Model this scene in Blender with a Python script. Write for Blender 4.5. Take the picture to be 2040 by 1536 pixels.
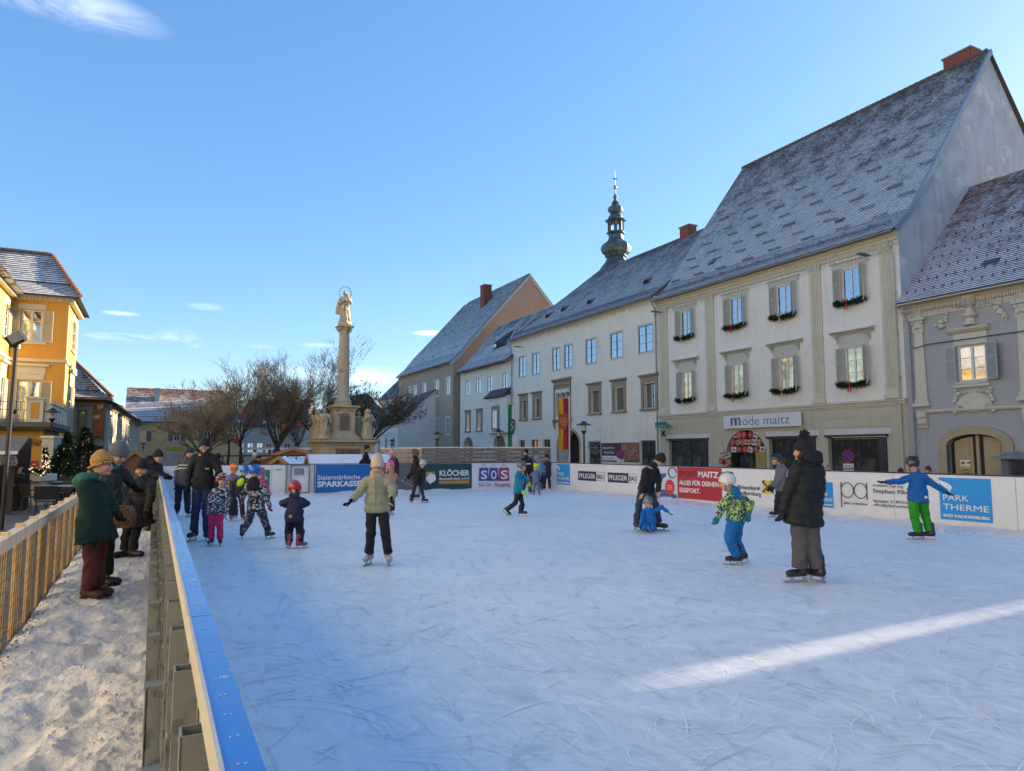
import bpy, bmesh, math, random
import numpy as np
from mathutils import Vector, Matrix, noise
random.seed(7); rng = np.random.default_rng(7)
for o in list(bpy.data.objects): bpy.data.objects.remove(o)
S = bpy.context.scene; COL = S.collection
# ---------------------------------------------------------------- camera
F_, CX_, CY_, HC = 1400., 1020., 768., 1.65           # focal length and centre in photo pixels, eye height in metres
PITCH, YAW = math.atan(130/F_), math.atan(710/F_)
FW = np.array([math.sin(YAW)*math.cos(PITCH), math.cos(YAW)*math.cos(PITCH), math.sin(PITCH)])
RT = np.array([math.cos(YAW), -math.sin(YAW), 0.]); UPV = np.cross(RT, FW); CAM = np.array([0, 0, HC])
FH = np.array([math.sin(YAW), math.cos(YAW), 0.])
cd = bpy.data.cameras.new('camera'); cam = bpy.data.objects.new('camera', cd); COL.objects.link(cam)
cd.sensor_width = 36; cd.lens = F_/2040*36; cd.clip_start = .05; cd.clip_end = 3000
cam.matrix_world = Matrix(((RT[0], UPV[0], -FW[0], CAM[0]), (RT[1], UPV[1], -FW[1], CAM[1]), (RT[2], UPV[2], -FW[2], CAM[2]), (0, 0, 0, 1)))
S.camera = cam; S.render.resolution_x = 1024; S.render.resolution_y = 771
# ---------------------------------------------------------------- sky and sun
SUN = np.array([.9986, .052, 0.]); SUN /= np.linalg.norm(SUN); SEL = math.radians(19.5); SAZ = math.atan2(SUN[0], SUN[1])
W = bpy.data.worlds.new('World'); S.world = W; W.use_nodes = True
nt = W.node_tree; nt.nodes.clear()
def N(t, kind, **kw):
    n = t.nodes.new(kind)
    for k, v in kw.items():
        if k in ('op', 'operation'): n.operation = v
        elif hasattr(n, k): setattr(n, k, v)
        else: n.inputs[k].default_value = v
    return n
sky = N(nt, 'ShaderNodeTexSky', sky_type='NISHITA', sun_disc=False, sun_elevation=SEL, sun_rotation=SAZ, altitude=200, air_density=1.0, dust_density=.5, ozone_density=2.0)
hs = N(nt, 'ShaderNodeHueSaturation'); hs.inputs['Saturation'].default_value = 1.12; hs.inputs['Value'].default_value = 1.
nt.links.new(sky.outputs[0], hs.inputs['Color'])
bg = N(nt, 'ShaderNodeBackground'); bg.inputs[1].default_value = .095
out = N(nt, 'ShaderNodeOutputWorld')
tc = N(nt, 'ShaderNodeTexCoord')
def math_(t, op, a, b=None, c=None, clamp=False):
    n = t.nodes.new('ShaderNodeMath'); n.operation = op; n.use_clamp = clamp
    for i, v in enumerate((a, b, c)):
        if v is None: continue
        if isinstance(v, (int, float)): n.inputs[i].default_value = v
        else: t.links.new(v, n.inputs[i])
    return n.outputs[0]
def ray(x, y): return FW+RT*(x-CX_)/F_-UPV*(y-CY_)/F_
def dotv(t, vec, v):
    n = t.nodes.new('ShaderNodeVectorMath'); n.operation = 'DOT_PRODUCT'; t.links.new(vec, n.inputs[0]); n.inputs[1].default_value = tuple(v); return n.outputs['Value']
fl = N(nt, 'ShaderNodeMix', data_type='RGBA'); fl.inputs[0].default_value = .35; nt.links.new(hs.outputs[0], fl.inputs[6]); fl.inputs[7].default_value = (.6, 1.7, 3.9, 1)
col = fl.outputs[2]
mp = N(nt, 'ShaderNodeMapping'); mp.inputs['Scale'].default_value = (5, 5, 16); nt.links.new(tc.outputs['Generated'], mp.inputs[0])
cn = N(nt, 'ShaderNodeTexNoise'); cn.inputs['Scale'].default_value = 1.6; cn.inputs['Detail'].default_value = 7; cn.inputs['Roughness'].default_value = .62; cn.inputs['Distortion'].default_value = .6
nt.links.new(mp.outputs[0], cn.inputs['Vector'])
wisps = [(110, -5, 220, 50, .45), (411, 611, 42, 9, .5), (262, 673, 95, 10, .8), (352, 674, 50, 22, .95), (372, 686, 30, 12, .7), (861, 664, 45, 7, .7), (240, 624, 40, 6, .4), (742, 752, 90, 26, .5), (640, 688, 50, 6, .35), (600, 745, 150, 18, .25), (520, 690, 35, 5, .25),
         (3300, -300, 700, 60, .7), (-1500, 100, 600, 50, .7), (4600, 500, 500, 40, .6)]
mask = None
for x, y, a, b, s in wisps:
    d = ray(x, y); L = np.linalg.norm(d); d = d/L
    r_ = np.cross(d, [0, 0, 1]); r_ /= np.linalg.norm(r_); u_ = np.cross(r_, d)
    e1 = math_(nt, 'MULTIPLY', dotv(nt, tc.outputs['Generated'], r_), F_*L/a); e2 = math_(nt, 'MULTIPLY', dotv(nt, tc.outputs['Generated'], u_), F_*L/b)
    q = math_(nt, 'ADD', math_(nt, 'MULTIPLY', e1, e1), math_(nt, 'MULTIPLY', e2, e2))
    m = math_(nt, 'MULTIPLY', math_(nt, 'POWER', math_(nt, 'SUBTRACT', 1, q, clamp=True), 1.3), s*.9)
    m = math_(nt, 'MULTIPLY', m, math_(nt, 'GREATER_THAN', dotv(nt, tc.outputs['Generated'], d), 0))
    mask = m if mask is None else math_(nt, 'MAXIMUM', mask, m)
nz = math_(nt, 'MULTIPLY_ADD', cn.outputs[0], 4.2, -1.6, clamp=True)
mask = math_(nt, 'MULTIPLY', mask, nz, clamp=True)
mx = N(nt, 'ShaderNodeMix', data_type='RGBA'); nt.links.new(mask, mx.inputs[0]); nt.links.new(col, mx.inputs[6]); mx.inputs[7].default_value = (6.6, 6.7, 6.9, 1)
nt.links.new(mx.outputs[2], bg.inputs[0]); nt.links.new(bg.outputs[0], out.inputs[0])
ld = bpy.data.lights.new('sun', 'SUN'); ld.energy = 5.0; ld.angle = math.radians(.5); ld.color = (1, .84, .62)
sun = bpy.data.objects.new('sun', ld); COL.objects.link(sun)
sv = Vector((SUN[0]*math.cos(SEL), SUN[1]*math.cos(SEL), math.sin(SEL))); sun.rotation_euler = sv.to_track_quat('Z', 'Y').to_euler(); sun.location = (60, -30, 60)
V = S.view_settings; S.display_settings.display_device = 'sRGB'; V.view_transform = 'Standard'; V.look = 'None'; V.gamma = 1; V.exposure = 1.55; V.use_curve_mapping = False
S.cycles.use_denoising = True; S.cycles.max_bounces = 7; S.cycles.diffuse_bounces = 4; S.cycles.sample_clamp_indirect = 8; S.cycles.caustics_reflective = False; S.cycles.caustics_refractive = False
# ---------------------------------------------------------------- photo pixel -> place
def onX(x, y, X): r = ray(x, y); return CAM+r*(X/r[0])
def onY(x, y, Y): r = ray(x, y); return CAM+r*(Y/r[1])
def onZ(x, y, Z=0): r = ray(x, y); return CAM+r*((Z-HC)/r[2])
def atD(x, y, D): r = ray(x, y); return CAM+r*(D/(r@FH))          # at horizontal distance D in front of the camera
Z5 = lambda x, y: (780+x/3.491, 520+y/3.491)
Z6 = lambda x, y: (1280+x/2.844, 440+y/2.844)
Z7 = lambda x, y: (1700+x/1.670, 80+y/1.670)
# ---------------------------------------------------------------- objects
def tag(o, label=None, cat=None, group=None, kind=None):
    if label: o['label'] = label
    if cat: o['category'] = cat
    if group: o['group'] = group
    if kind: o['kind'] = kind
    return o
def thing(name, label, cat, loc=(0, 0, 0), rz=0, group=None, kind=None):
    o = bpy.data.objects.new(name, None); COL.objects.link(o); o.location = loc; o.rotation_euler = (0, 0, rz)
    return tag(o, label, cat, group, kind)
def put(name, me, parent=None, loc=None, kind=None, rot=None, sc=None):
    o = bpy.data.objects.new(name, me); COL.objects.link(o)
    if parent is not None: o.parent = parent
    if loc is not None: o.location = loc
    if rot is not None: o.rotation_euler = rot
    if sc is not None: o.scale = sc
    if kind: o['kind'] = kind
    return o
def copy_tree(o, parent=None):
    c = o.copy(); COL.objects.link(c); c.parent = parent
    for ch in [x for x in ALLCH(o)]: copy_tree(ch, c)
    return c
def ALLCH(o): return list(o.children)
class MB:
    def __init__(s): s.v = []; s.f = []; s.m = []; s.uv = None; s.cur = 0
    def add(s, vs, fs):
        n = len(s.v); s.v += [tuple(map(float, p)) for p in vs]
        for f in fs: s.f.append([i+n for i in f]); s.m.append(s.cur)
        return s
    def poly(s, *p): return s.add(p, [list(range(len(p)))])
    def box(s, x0, x1, y0, y1, z0, z1):
        x0, x1 = sorted((x0, x1)); y0, y1 = sorted((y0, y1)); z0, z1 = sorted((z0, z1))
        return s.add([(x, y, z) for x in (x0, x1) for y in (y0, y1) for z in (z0, z1)], [(0, 1, 3, 2), (4, 6, 7, 5), (0, 4, 5, 1), (2, 3, 7, 6), (0, 2, 6, 4), (1, 5, 7, 3)])
    def obox(s, c, sx, sy, sz, M=None):
        M = M or Matrix.Identity(3); c = Vector(c)
        return s.add([c+M@Vector((x*sx/2, y*sy/2, z*sz/2)) for x in (-1, 1) for y in (-1, 1) for z in (-1, 1)], [(0, 1, 3, 2), (4, 6, 7, 5), (0, 4, 5, 1), (2, 3, 7, 6), (0, 2, 6, 4), (1, 5, 7, 3)])
    def tube(s, pts, rad, n=6, cap=True):
        pts = [Vector(p) for p in pts]; k = len(pts)
        if isinstance(rad, (int, float)): rad = [rad]*k
        base = len(s.v); prev = None
        for i, p in enumerate(pts):
            d = (pts[min(i+1, k-1)]-pts[max(i-1, 0)])
            if d.length < 1e-9: d = Vector((0, 0, 1))
            d.normalize()
            if prev is None: prev = d.orthogonal().normalized()
            prev = (prev-d*prev.dot(d))
            prev = prev.normalized() if prev.length > 1e-6 else d.orthogonal().normalized()
            b = d.cross(prev)
            for j in range(n):
                a = 2*math.pi*j/n; s.v.append(tuple(p+(prev*math.cos(a)+b*math.sin(a))*rad[i]))
        for i in range(k-1):
            for j in range(n):
                s.f.append([base+i*n+j, base+i*n+(j+1) % n, base+(i+1)*n+(j+1) % n, base+(i+1)*n+j]); s.m.append(s.cur)
        if cap:
            s.f.append([base+j for j in range(n)][::-1]); s.f.append([base+(k-1)*n+j for j in range(n)]); s.m += [s.cur]*2
        return s
    def lathe(s, prof, n=24, c=(0, 0, 0), ph=0, sq=None):
        base = len(s.v); k = len(prof)
        for r, z in prof:
            for j in range(n):
                a = 2*math.pi*j/n+ph; s.v.append((c[0]+r*math.cos(a), c[1]+r*math.sin(a), c[2]+z))
        for i in range(k-1):
            for j in range(n):
                s.f.append([base+i*n+j, base+i*n+(j+1) % n, base+(i+1)*n+(j+1) % n, base+(i+1)*n+j]); s.m.append(s.cur)
        s.f.append([base+j for j in range(n)][::-1]); s.f.append([base+(k-1)*n+j for j in range(n)]); s.m += [s.cur]*2
        return s
    def ext(s, prof, axis, a, b):                     # extrude a closed 2-D outline along an axis
        n = len(prof)
        def P(u, v, t): return {'x': (t, u, v), 'y': (u, t, v), 'z': (u, v, t)}[axis]
        vs = [P(u, v, a) for u, v in prof]+[P(u, v, b) for u, v in prof]
        return s.add(vs, [[i, (i+1) % n, n+(i+1) % n, n+i] for i in range(n)]+[list(range(n))[::-1], list(range(n, 2*n))])
    def ball(s, c, r, n=8, m=6, sc=(1, 1, 1)):
        return s.add([(c[0]+sc[0]*r*math.sin(math.pi*i/m)*math.cos(2*math.pi*j/n), c[1]+sc[1]*r*math.sin(math.pi*i/m)*math.sin(2*math.pi*j/n), c[2]+sc[2]*r*math.cos(math.pi*i/m)) for i in range(m+1) for j in range(n)],
                     [(i*n+j, (i+1)*n+j, (i+1)*n+(j+1) % n, i*n+(j+1) % n) for i in range(m) for j in range(n)])
    def mesh(s, name, mats, smooth=False, uv=None):
        me = bpy.data.meshes.new(name); me.from_pydata(s.v, [], s.f)
        for m in (mats if isinstance(mats, (list, tuple)) else [mats]): me.materials.append(m)
        if any(s.m): me.polygons.foreach_set('material_index', s.m)
        if smooth:
            me.polygons.foreach_set('use_smooth', [True]*len(me.polygons))
            if smooth == 'auto': me.set_sharp_from_angle(angle=math.radians(40))
        if s.uv:
            for i, nm in enumerate(('tile', 'roof')):
                l = me.uv_layers.new(name=nm); l.data.foreach_set('uv', np.array([c[i] for c in s.uv], dtype=np.float32).ravel())
        me.update(); return me
    def obj(s, name, mats, parent=None, loc=None, kind=None, smooth=False, rot=None):
        return put(name, s.mesh(name, mats, smooth), parent, loc, kind, rot)
# ---------------------------------------------------------------- materials
def newmat(name):
    m = bpy.data.materials.new(name); m.use_nodes = True; t = m.node_tree; return m, t, t.nodes['Principled BSDF']
def mixc(t, f, a, b):
    n = t.nodes.new('ShaderNodeMix'); n.data_type = 'RGBA'
    for i, v in ((0, f), (6, a), (7, b)):
        if isinstance(v, (int, float)): n.inputs[i].default_value = v
        elif isinstance(v, tuple): n.inputs[i].default_value = (*v[:3], 1)
        else: t.links.new(v, n.inputs[i])
    return n.outputs[2]
def noise_(t, vec, scale, detail=4, rough=.55, dist=0, sc=None):
    if sc:
        mp = t.nodes.new('ShaderNodeMapping'); mp.inputs['Scale'].default_value = sc; t.links.new(vec, mp.inputs[0]); vec = mp.outputs[0]
    n = t.nodes.new('ShaderNodeTexNoise'); n.inputs['Scale'].default_value = scale; n.inputs['Detail'].default_value = detail; n.inputs['Roughness'].default_value = rough; n.inputs['Distortion'].default_value = dist
    t.links.new(vec, n.inputs['Vector']); return n.outputs[0]
def ss(t, v, a, b):
    n = t.nodes.new('ShaderNodeMapRange'); n.interpolation_type = 'SMOOTHSTEP'; t.links.new(v, n.inputs[0]); n.inputs[1].default_value = a; n.inputs[2].default_value = b; return n.outputs[0]
def bump_(t, h, st, dist=.02, prev=None):
    n = t.nodes.new('ShaderNodeBump'); n.inputs['Strength'].default_value = st; n.inputs['Distance'].default_value = dist; t.links.new(h, n.inputs['Height'])
    if prev is not None: t.links.new(prev, n.inputs['Normal'])
    return n.outputs[0]
def objc(t): return t.nodes.new('ShaderNodeTexCoord').outputs['Object']
MC = {}
def M(name, c, rough=.8, var=.12, vs=3., bump=.25, bs=40., metal=0, spec=.5, c2=None, c2s=2., c2t=.55, streak=0, bd=.01, coat=0, emit=0, sheen=0):
    if name in MC: return MC[name]
    m, t, b = newmat(name); co = objc(t)
    n1 = noise_(t, co, vs, 5); k = math_(t, 'MULTIPLY_ADD', n1, var*2, 1-var)
    base = mixc(t, k, (0, 0, 0), tuple(c))
    n = t.nodes.new('ShaderNodeVectorMath'); n.operation = 'SCALE'; n.inputs[0].default_value = tuple(c[:3]); t.links.new(k, n.inputs['Scale']); base = n.outputs[0]
    if c2 is not None: base = mixc(t, ss(t, noise_(t, co, c2s, 6, .65), c2t, c2t+.08), base, tuple(c2))
    if streak:
        st = ss(t, noise_(t, co, 1.5, 5, .6, sc=(2.2, 2.2, .16)), .5, .8); base = mixc(t, math_(t, 'MULTIPLY', st, streak), base, tuple(x*.45 for x in c[:3]))
    t.links.new(base, b.inputs['Base Color']); b.inputs['Roughness'].default_value = rough; b.inputs['Metallic'].default_value = metal; b.inputs['Specular IOR Level'].default_value = spec; b.inputs['Coat Weight'].default_value = coat
    if sheen: b.inputs['Sheen Weight'].default_value = sheen
    if emit: b.inputs['Emission Color'].default_value = (*c[:3], 1); b.inputs['Emission Strength'].default_value = emit
    if bump: t.links.new(bump_(t, noise_(t, co, bs, 5, .6), bump, bd), b.inputs['Normal'])
    MC[name] = m; return m
def snowmat(name, c=(.82, .84, .87), grit=0, big=.5, fine=.6, warm=None):
    m, t, b = newmat(name); co = objc(t)
    base = tuple(c); n0 = noise_(t, co, 1.3, 6, .6); bc = mixc(t, ss(t, n0, .35, .75), base, tuple(x*.86 for x in c))
    if grit: bc = mixc(t, math_(t, 'MULTIPLY', ss(t, noise_(t, co, 9, 8, .75), .6, .78), grit), bc, (.22, .19, .15))
    t.links.new(bc, b.inputs['Base Color']); b.inputs['Roughness'].default_value = .7; b.inputs['Specular IOR Level'].default_value = .3
    b.inputs['Subsurface Weight'].default_value = 0
    nb = bump_(t, noise_(t, co, 7, 7, .65), big, .06); nb = bump_(t, noise_(t, co, 60, 5, .7), fine, .012, nb); t.links.new(nb, b.inputs['Normal']); return m
def tilemat(name, c1, c2, snow=.6, vgrad=.5, red=None, sc=1.2, lip=.16, cover=1.):
    """plain tiles with a thin cover of snow: tile UV v runs 0 at the lower lip, roof UV v runs 0 at the eave to 1 at the ridge"""
    m, t, b = newmat(name)
    g = t.nodes.new('ShaderNodeNewGeometry'); co = objc(t)
    u1 = t.nodes.new('ShaderNodeUVMap'); u1.uv_map = 'tile'; u2 = t.nodes.new('ShaderNodeUVMap'); u2.uv_map = 'roof'
    s1 = t.nodes.new('ShaderNodeSeparateXYZ'); t.links.new(u1.outputs[0], s1.inputs[0]); s2 = t.nodes.new('ShaderNodeSeparateXYZ'); t.links.new(u2.outputs[0], s2.inputs[0])
    rnd = g.outputs['Random Per Island']
    tile = mixc(t, rnd, tuple(c1), tuple(c2))
    if red: tile = mixc(t, ss(t, math_(t, 'ADD', s2.outputs[red[0]], math_(t, 'MULTIPLY', noise_(t, co, .5, 4), .5)), red[1], red[2]), tile, red[3])
    tile = mixc(t, ss(t, noise_(t, co, 14, 4), .35, .7), tile, tuple(x*.5 for x in c1))
    nb = noise_(t, co, sc, 6, .6)
    amt = math_(t, 'ADD', math_(t, 'MULTIPLY', nb, .95), math_(t, 'MULTIPLY_ADD', s2.outputs[1], -vgrad, snow-.55))
    amt = math_(t, 'ADD', amt, math_(t, 'MULTIPLY_ADD', rnd, .22, -.11))
    amt = math_(t, 'ADD', amt, math_(t, 'MULTIPLY_ADD', noise_(t, co, 22, 3), .5, -.25))
    sn = math_(t, 'MULTIPLY', ss(t, amt, .22, .78), .92)
    sn = math_(t, 'MULTIPLY', sn, math_(t, 'MULTIPLY', ss(t, s1.outputs[1], lip*.6, lip*1.5), cover))
    bc = mixc(t, sn, tile, (.76, .77, .77))
    t.links.new(bc, b.inputs['Base Color']); b.inputs['Roughness'].default_value = .75
    t.links.new(bump_(t, noise_(t, co, 30, 4), .4, .015), b.inputs['Normal']); return m
glass = M('window_glass', (.42, .46, .5), .04, .03, 1, .06, 1.2, metal=1, bd=.05)
glass_dark = M('shop_glass', (.07, .075, .08), .06, .5, 1.5, .05, 1.5, metal=.5, bd=.04, c2=(.20, .16, .11), c2s=1.3, c2t=.52)
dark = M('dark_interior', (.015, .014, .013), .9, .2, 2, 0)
snow_clean = snowmat('snow_roof'); snow_path = snowmat('snow_path', (.97, .89, .76), .22, .6, 1.); snow_berm = snowmat('snow_berm', (.78, .78, .80), .5, .8, .8)
steel = M('galvanised_steel', (.27, .28, .26), .5, .35, 7, .2, 30, metal=.4, c2=(.17, .18, .165), c2s=9, c2t=.54)
blackmetal = M('black_metal', (.02, .02, .022), .45, .2, 4, .1, 60, metal=.3)
zinc = M('zinc_gutter', (.3, .31, .32), .5, .15, 2, .1, 20, metal=.5)
white_paint = M('white_paint', (.72, .71, .68), .5, .06, 2, .08, 30)
brick_m = M('chimney_brick', (.30, .085, .05), .85, .35, 8, .5, 30, c2=(.18, .06, .04), c2s=12, c2t=.5)
# ---------------------------------------------------------------- text as flat lettering
def text_mesh(s, size, mat, bold=0, ext=.002, shear=0, space=1, align='LEFT', sx=1):
    cu = bpy.data.curves.new('lettering', 'FONT'); cu.body = s; cu.size = size; cu.offset = bold*size; cu.extrude = ext; cu.shear = shear; cu.space_character = space; cu.align_x = align; cu.resolution_u = 3
    o = bpy.data.objects.new('t', cu); COL.objects.link(o); dg = bpy.context.evaluated_depsgraph_get(); me = bpy.data.meshes.new_from_object(o.evaluated_get(dg))
    bpy.data.objects.remove(o); me.name = 'lettering'; me.materials.clear(); me.materials.append(mat)
    me.transform(Matrix.Diagonal((sx, 1, 1, 1))); me.transform(Matrix.Rotation(math.pi/2, 4, 'X')); return me
def letter(parent, s, x, y, z, size, mat, **kw):
    fit = kw.pop('fit', None); me = text_mesh(s, size, mat, **kw)
    if fit:
        xs = [v.co.x for v in me.vertices]; k = fit/(max(xs)-min(xs)); me.transform(Matrix.Diagonal((k, 1, 1, 1)))
    return put('lettering', me, parent, (x, y, z))
# ================================================================ smooth bodies: distance fields meshed as one continuous surface
def nets(vol, org, h):
    """surface nets of the zero level of a sampled field"""
    s = vol < 0; c = np.zeros([n-1 for n in vol.shape], np.int8)
    for i in (0, 1):
        for j in (0, 1):
            for k in (0, 1): c += s[i:i+c.shape[0], j:j+c.shape[1], k:k+c.shape[2]]
    act = (c > 0) & (c < 8); idx = np.argwhere(act)
    if len(idx) == 0: return np.zeros((0, 3)), []
    num = -np.ones(c.shape, int); num[act] = np.arange(len(idx)); acc = np.zeros((len(idx), 3)); cnt = np.zeros(len(idx))
    C8 = [(i, j, k) for i in (0, 1) for j in (0, 1) for k in (0, 1)]
    for a in C8:
        for ax in range(3):
            if a[ax]: continue
            b = list(a); b[ax] = 1; va = vol[tuple((idx+a).T)]; vb = vol[tuple((idx+b).T)]; m = (va < 0) != (vb < 0)
            t = va[m]/(va[m]-vb[m]); p = idx[m]+np.array(a, float); p[:, ax] += t; acc[m] += p; cnt[m] += 1
    V_ = org+(acc/cnt[:, None])*h; F = []
    for ax in range(3):
        sl0 = [slice(None)]*3; sl1 = [slice(None)]*3; sl0[ax] = slice(0, -1); sl1[ax] = slice(1, None)
        e = np.argwhere(s[tuple(sl0)] != s[tuple(sl1)]); o1, o2 = [(1, 2), (2, 0), (0, 1)][ax]
        ok = (e[:, o1] > 0) & (e[:, o2] > 0) & (e[:, o1] < c.shape[o1]) & (e[:, o2] < c.shape[o2]); e = e[ok]
        if not len(e): continue
        d1 = np.zeros(3, int); d1[o1] = 1; d2 = np.zeros(3, int); d2[o2] = 1
        q = np.stack([num[tuple((e-d1-d2).T)], num[tuple((e-d2).T)], num[tuple(e.T)], num[tuple((e-d1).T)]], 1); fl = s[tuple(e.T)]; q[~fl] = q[~fl][:, ::-1]; F.append(q)
    return V_, np.concatenate(F)
def nrm(v): v = np.asarray(v, float); return v/max(np.linalg.norm(v), 1e-9)
class SD:
    def __init__(s): s.p = []; s.lo = np.full(3, 1e9); s.hi = np.full(3, -1e9)
    def _b(s, r, *ps):
        for p in ps: s.lo = np.minimum(s.lo, np.asarray(p)-r); s.hi = np.maximum(s.hi, np.asarray(p)+r)
    def cone(s, a, b, ra, rb, q=0, sp=.1, k=.03, op='u'):
        a, b = np.asarray(a, float), np.asarray(b, float); s._b(max(ra, rb)+abs(q), a, b)
        def f(P):
            d = b-a; L2 = d@d+1e-9; L = math.sqrt(L2); t = np.clip((P-a)@d/L2, 0, 1); r = ra+(rb-ra)*t
            if q: r = r+q*(np.abs(np.sin(math.pi*t*L/sp))-.6)
            return np.linalg.norm(P-a-t[:, None]*d, axis=1)-r
        s.p.append((f, k, op)); return s
    def tor(s, a, b, lat, wa, da, wb, db, cap=.04, q=0, sp=.1, k=.03, op='u', tq=2.0, wr=0):
        """tapering trunk of oval section from a to b; lat = its wide direction"""
        a, b = np.asarray(a, float), np.asarray(b, float); ax = nrm(b-a); l = nrm(np.asarray(lat, float)-ax*(np.asarray(lat)@ax)); m = np.cross(ax, l); L = np.linalg.norm(b-a); s._b(max(wa, wb, da, db)+abs(q), a, b)
        def f(P):
            v = P-a; z = v@ax; t = np.clip(z/L, 0, 1); ze = z-t*L; w = wa+(wb-wa)*t; d = da+(db-da)*t
            if q: e = q*(np.abs(np.sin(math.pi*t*L/sp))-.6); w = w+e; d = d+e
            if wr:
                th = np.arctan2(v@m, v@l); e = wr*(np.sin(th*5+a[0]*7+3*t)+.6*np.sin(th*9+2+5*t))*(1-t*.6); w = w+e; d = d+e
            g = (np.abs(v@l/w)**tq+np.abs(v@m/d)**tq+np.abs(ze/cap)**tq)**(1/tq); return (g-1)*np.minimum(w, d)
        s.p.append((f, k, op)); return s
    def ell(s, c, r, R=None, k=.02, op='u'):
        c = np.asarray(c, float); r = np.asarray(r, float)*np.ones(3); R = np.eye(3) if R is None else np.asarray(R)
        if op == 'u': s._b(max(r), c)
        def f(P): v = (P-c)@R; g = np.linalg.norm(v/r, axis=1); return (g-1)*r.min() if r.max()/r.min() < 3 else g*(g-1)/np.maximum(np.linalg.norm(v/r**2, axis=1), 1e-6)
        s.p.append((f, k, op)); return s
    def cut(s, c, n): 
        c = np.asarray(c, float); n = nrm(n); s.p.append((lambda P: (P-c)@n, .005, 'i')); return s
    def val(s, P):
        d = None
        for f, k, op in s.p:
            v = f(P)
            if d is None: d = v; continue
            if op == 'u': h = np.maximum(k-np.abs(d-v), 0)/k; d = np.minimum(d, v)-h*h*k/4
            elif op == 's': h = np.maximum(k-np.abs(d+v), 0)/k; d = np.maximum(d, -v)+h*h*k/4
            else: h = np.maximum(k-np.abs(d-v), 0)/k; d = np.maximum(d, v)+h*h*k/4
        return d
    def build(s, h=.014, wob=0, wf=9., disp=None):
        lo = s.lo-2.2*h-abs(wob); hi = s.hi+2.2*h+abs(wob); n = np.ceil((hi-lo)/h).astype(int)+1
        g = [lo[i]+h*np.arange(n[i]) for i in range(3)]; P = np.stack(np.meshgrid(*g, indexing='ij'), -1).reshape(-1, 3)
        c4 = [np.arange(0, m, 4) for m in n]; gc = [lo[i]+h*(c4[i]+1.5) for i in range(3)]; dc = s.val(np.stack(np.meshgrid(*gc, indexing='ij'), -1).reshape(-1, 3)).reshape([len(x) for x in gc])
        df = dc[np.ix_(*[np.arange(m)//4 for m in n])].ravel(); m_ = np.abs(df) < 7*h+.01; d = df.copy(); d[m_] = s.val(P[m_])
        near = np.abs(d) < max(.08, 3*h)
        if wob:
            Q = P[near]*wf; w = np.sin(Q[:, 0]*1.3+1.7*np.sin(Q[:, 2]*.9+Q[:, 1]))*np.sin(Q[:, 2]*1.1+1.3*np.sin(Q[:, 0]*1.2))+.5*np.sin(Q[:, 2]*2.3+Q[:, 1]*1.9+1.5*np.sin(Q[:, 0]*2)); d[near] += wob*w
        if disp: d[near] += disp(P[near])
        return nets(d.reshape(n), lo, h)
def sobj(name, sd, mat, parent, h=.014, extra=None, **kw):
    V_, F = sd.build(h, **kw); q = MB(); q.v = [tuple(v) for v in V_.tolist()]; q.f = F.tolist() if len(F) else []; q.m = [0]*len(q.f)
    if extra: 
        n = len(q.v); q.v += extra.v; q.f += [[i+n for i in f] for f in extra.f]; q.m += extra.m
    return q.obj(name, mat, parent, smooth=True)
# ================================================================ building helpers (local x = along the wall, y = into the house, z = up)
class Fr:
    """a facade frame; O = ground point at its left end seen from the front, ang = heading of local x"""
    def __init__(s, ox, oy, rz): s.o = np.array([ox, oy, 0.]); s.rz = rz; s.ux = np.array([math.cos(rz), math.sin(rz), 0]); s.uy = np.array([-math.sin(rz), math.cos(rz), 0])
    def at(s, x, y, d=0):
        r = ray(x, y); k = ((s.o-CAM)@s.uy+d)/(r@s.uy); p = CAM+r*k-s.o; return p@s.ux, p[2]
    def rect(s, x0, x1, yt, yb, d=0):
        """photo rectangle given at its centre line -> (x0, x1, z0, z1)"""
        xc = (x0+x1)/2; a = s.at(x0, yt, d)[0]; b = s.at(x1, yt, d)[0]; zt = s.at(xc, yt, d)[1]; zb = s.at(xc, yb, d)[1]; return a, b, zb, zt
def arch_pts(x0, x1, zs, rise, n=14):
    c = (x0+x1)/2; a = (x1-x0)/2
    return [(c-a*math.cos(math.pi*i/n), zs+rise*math.sin(math.pi*i/n)) for i in range(n+1)]
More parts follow.
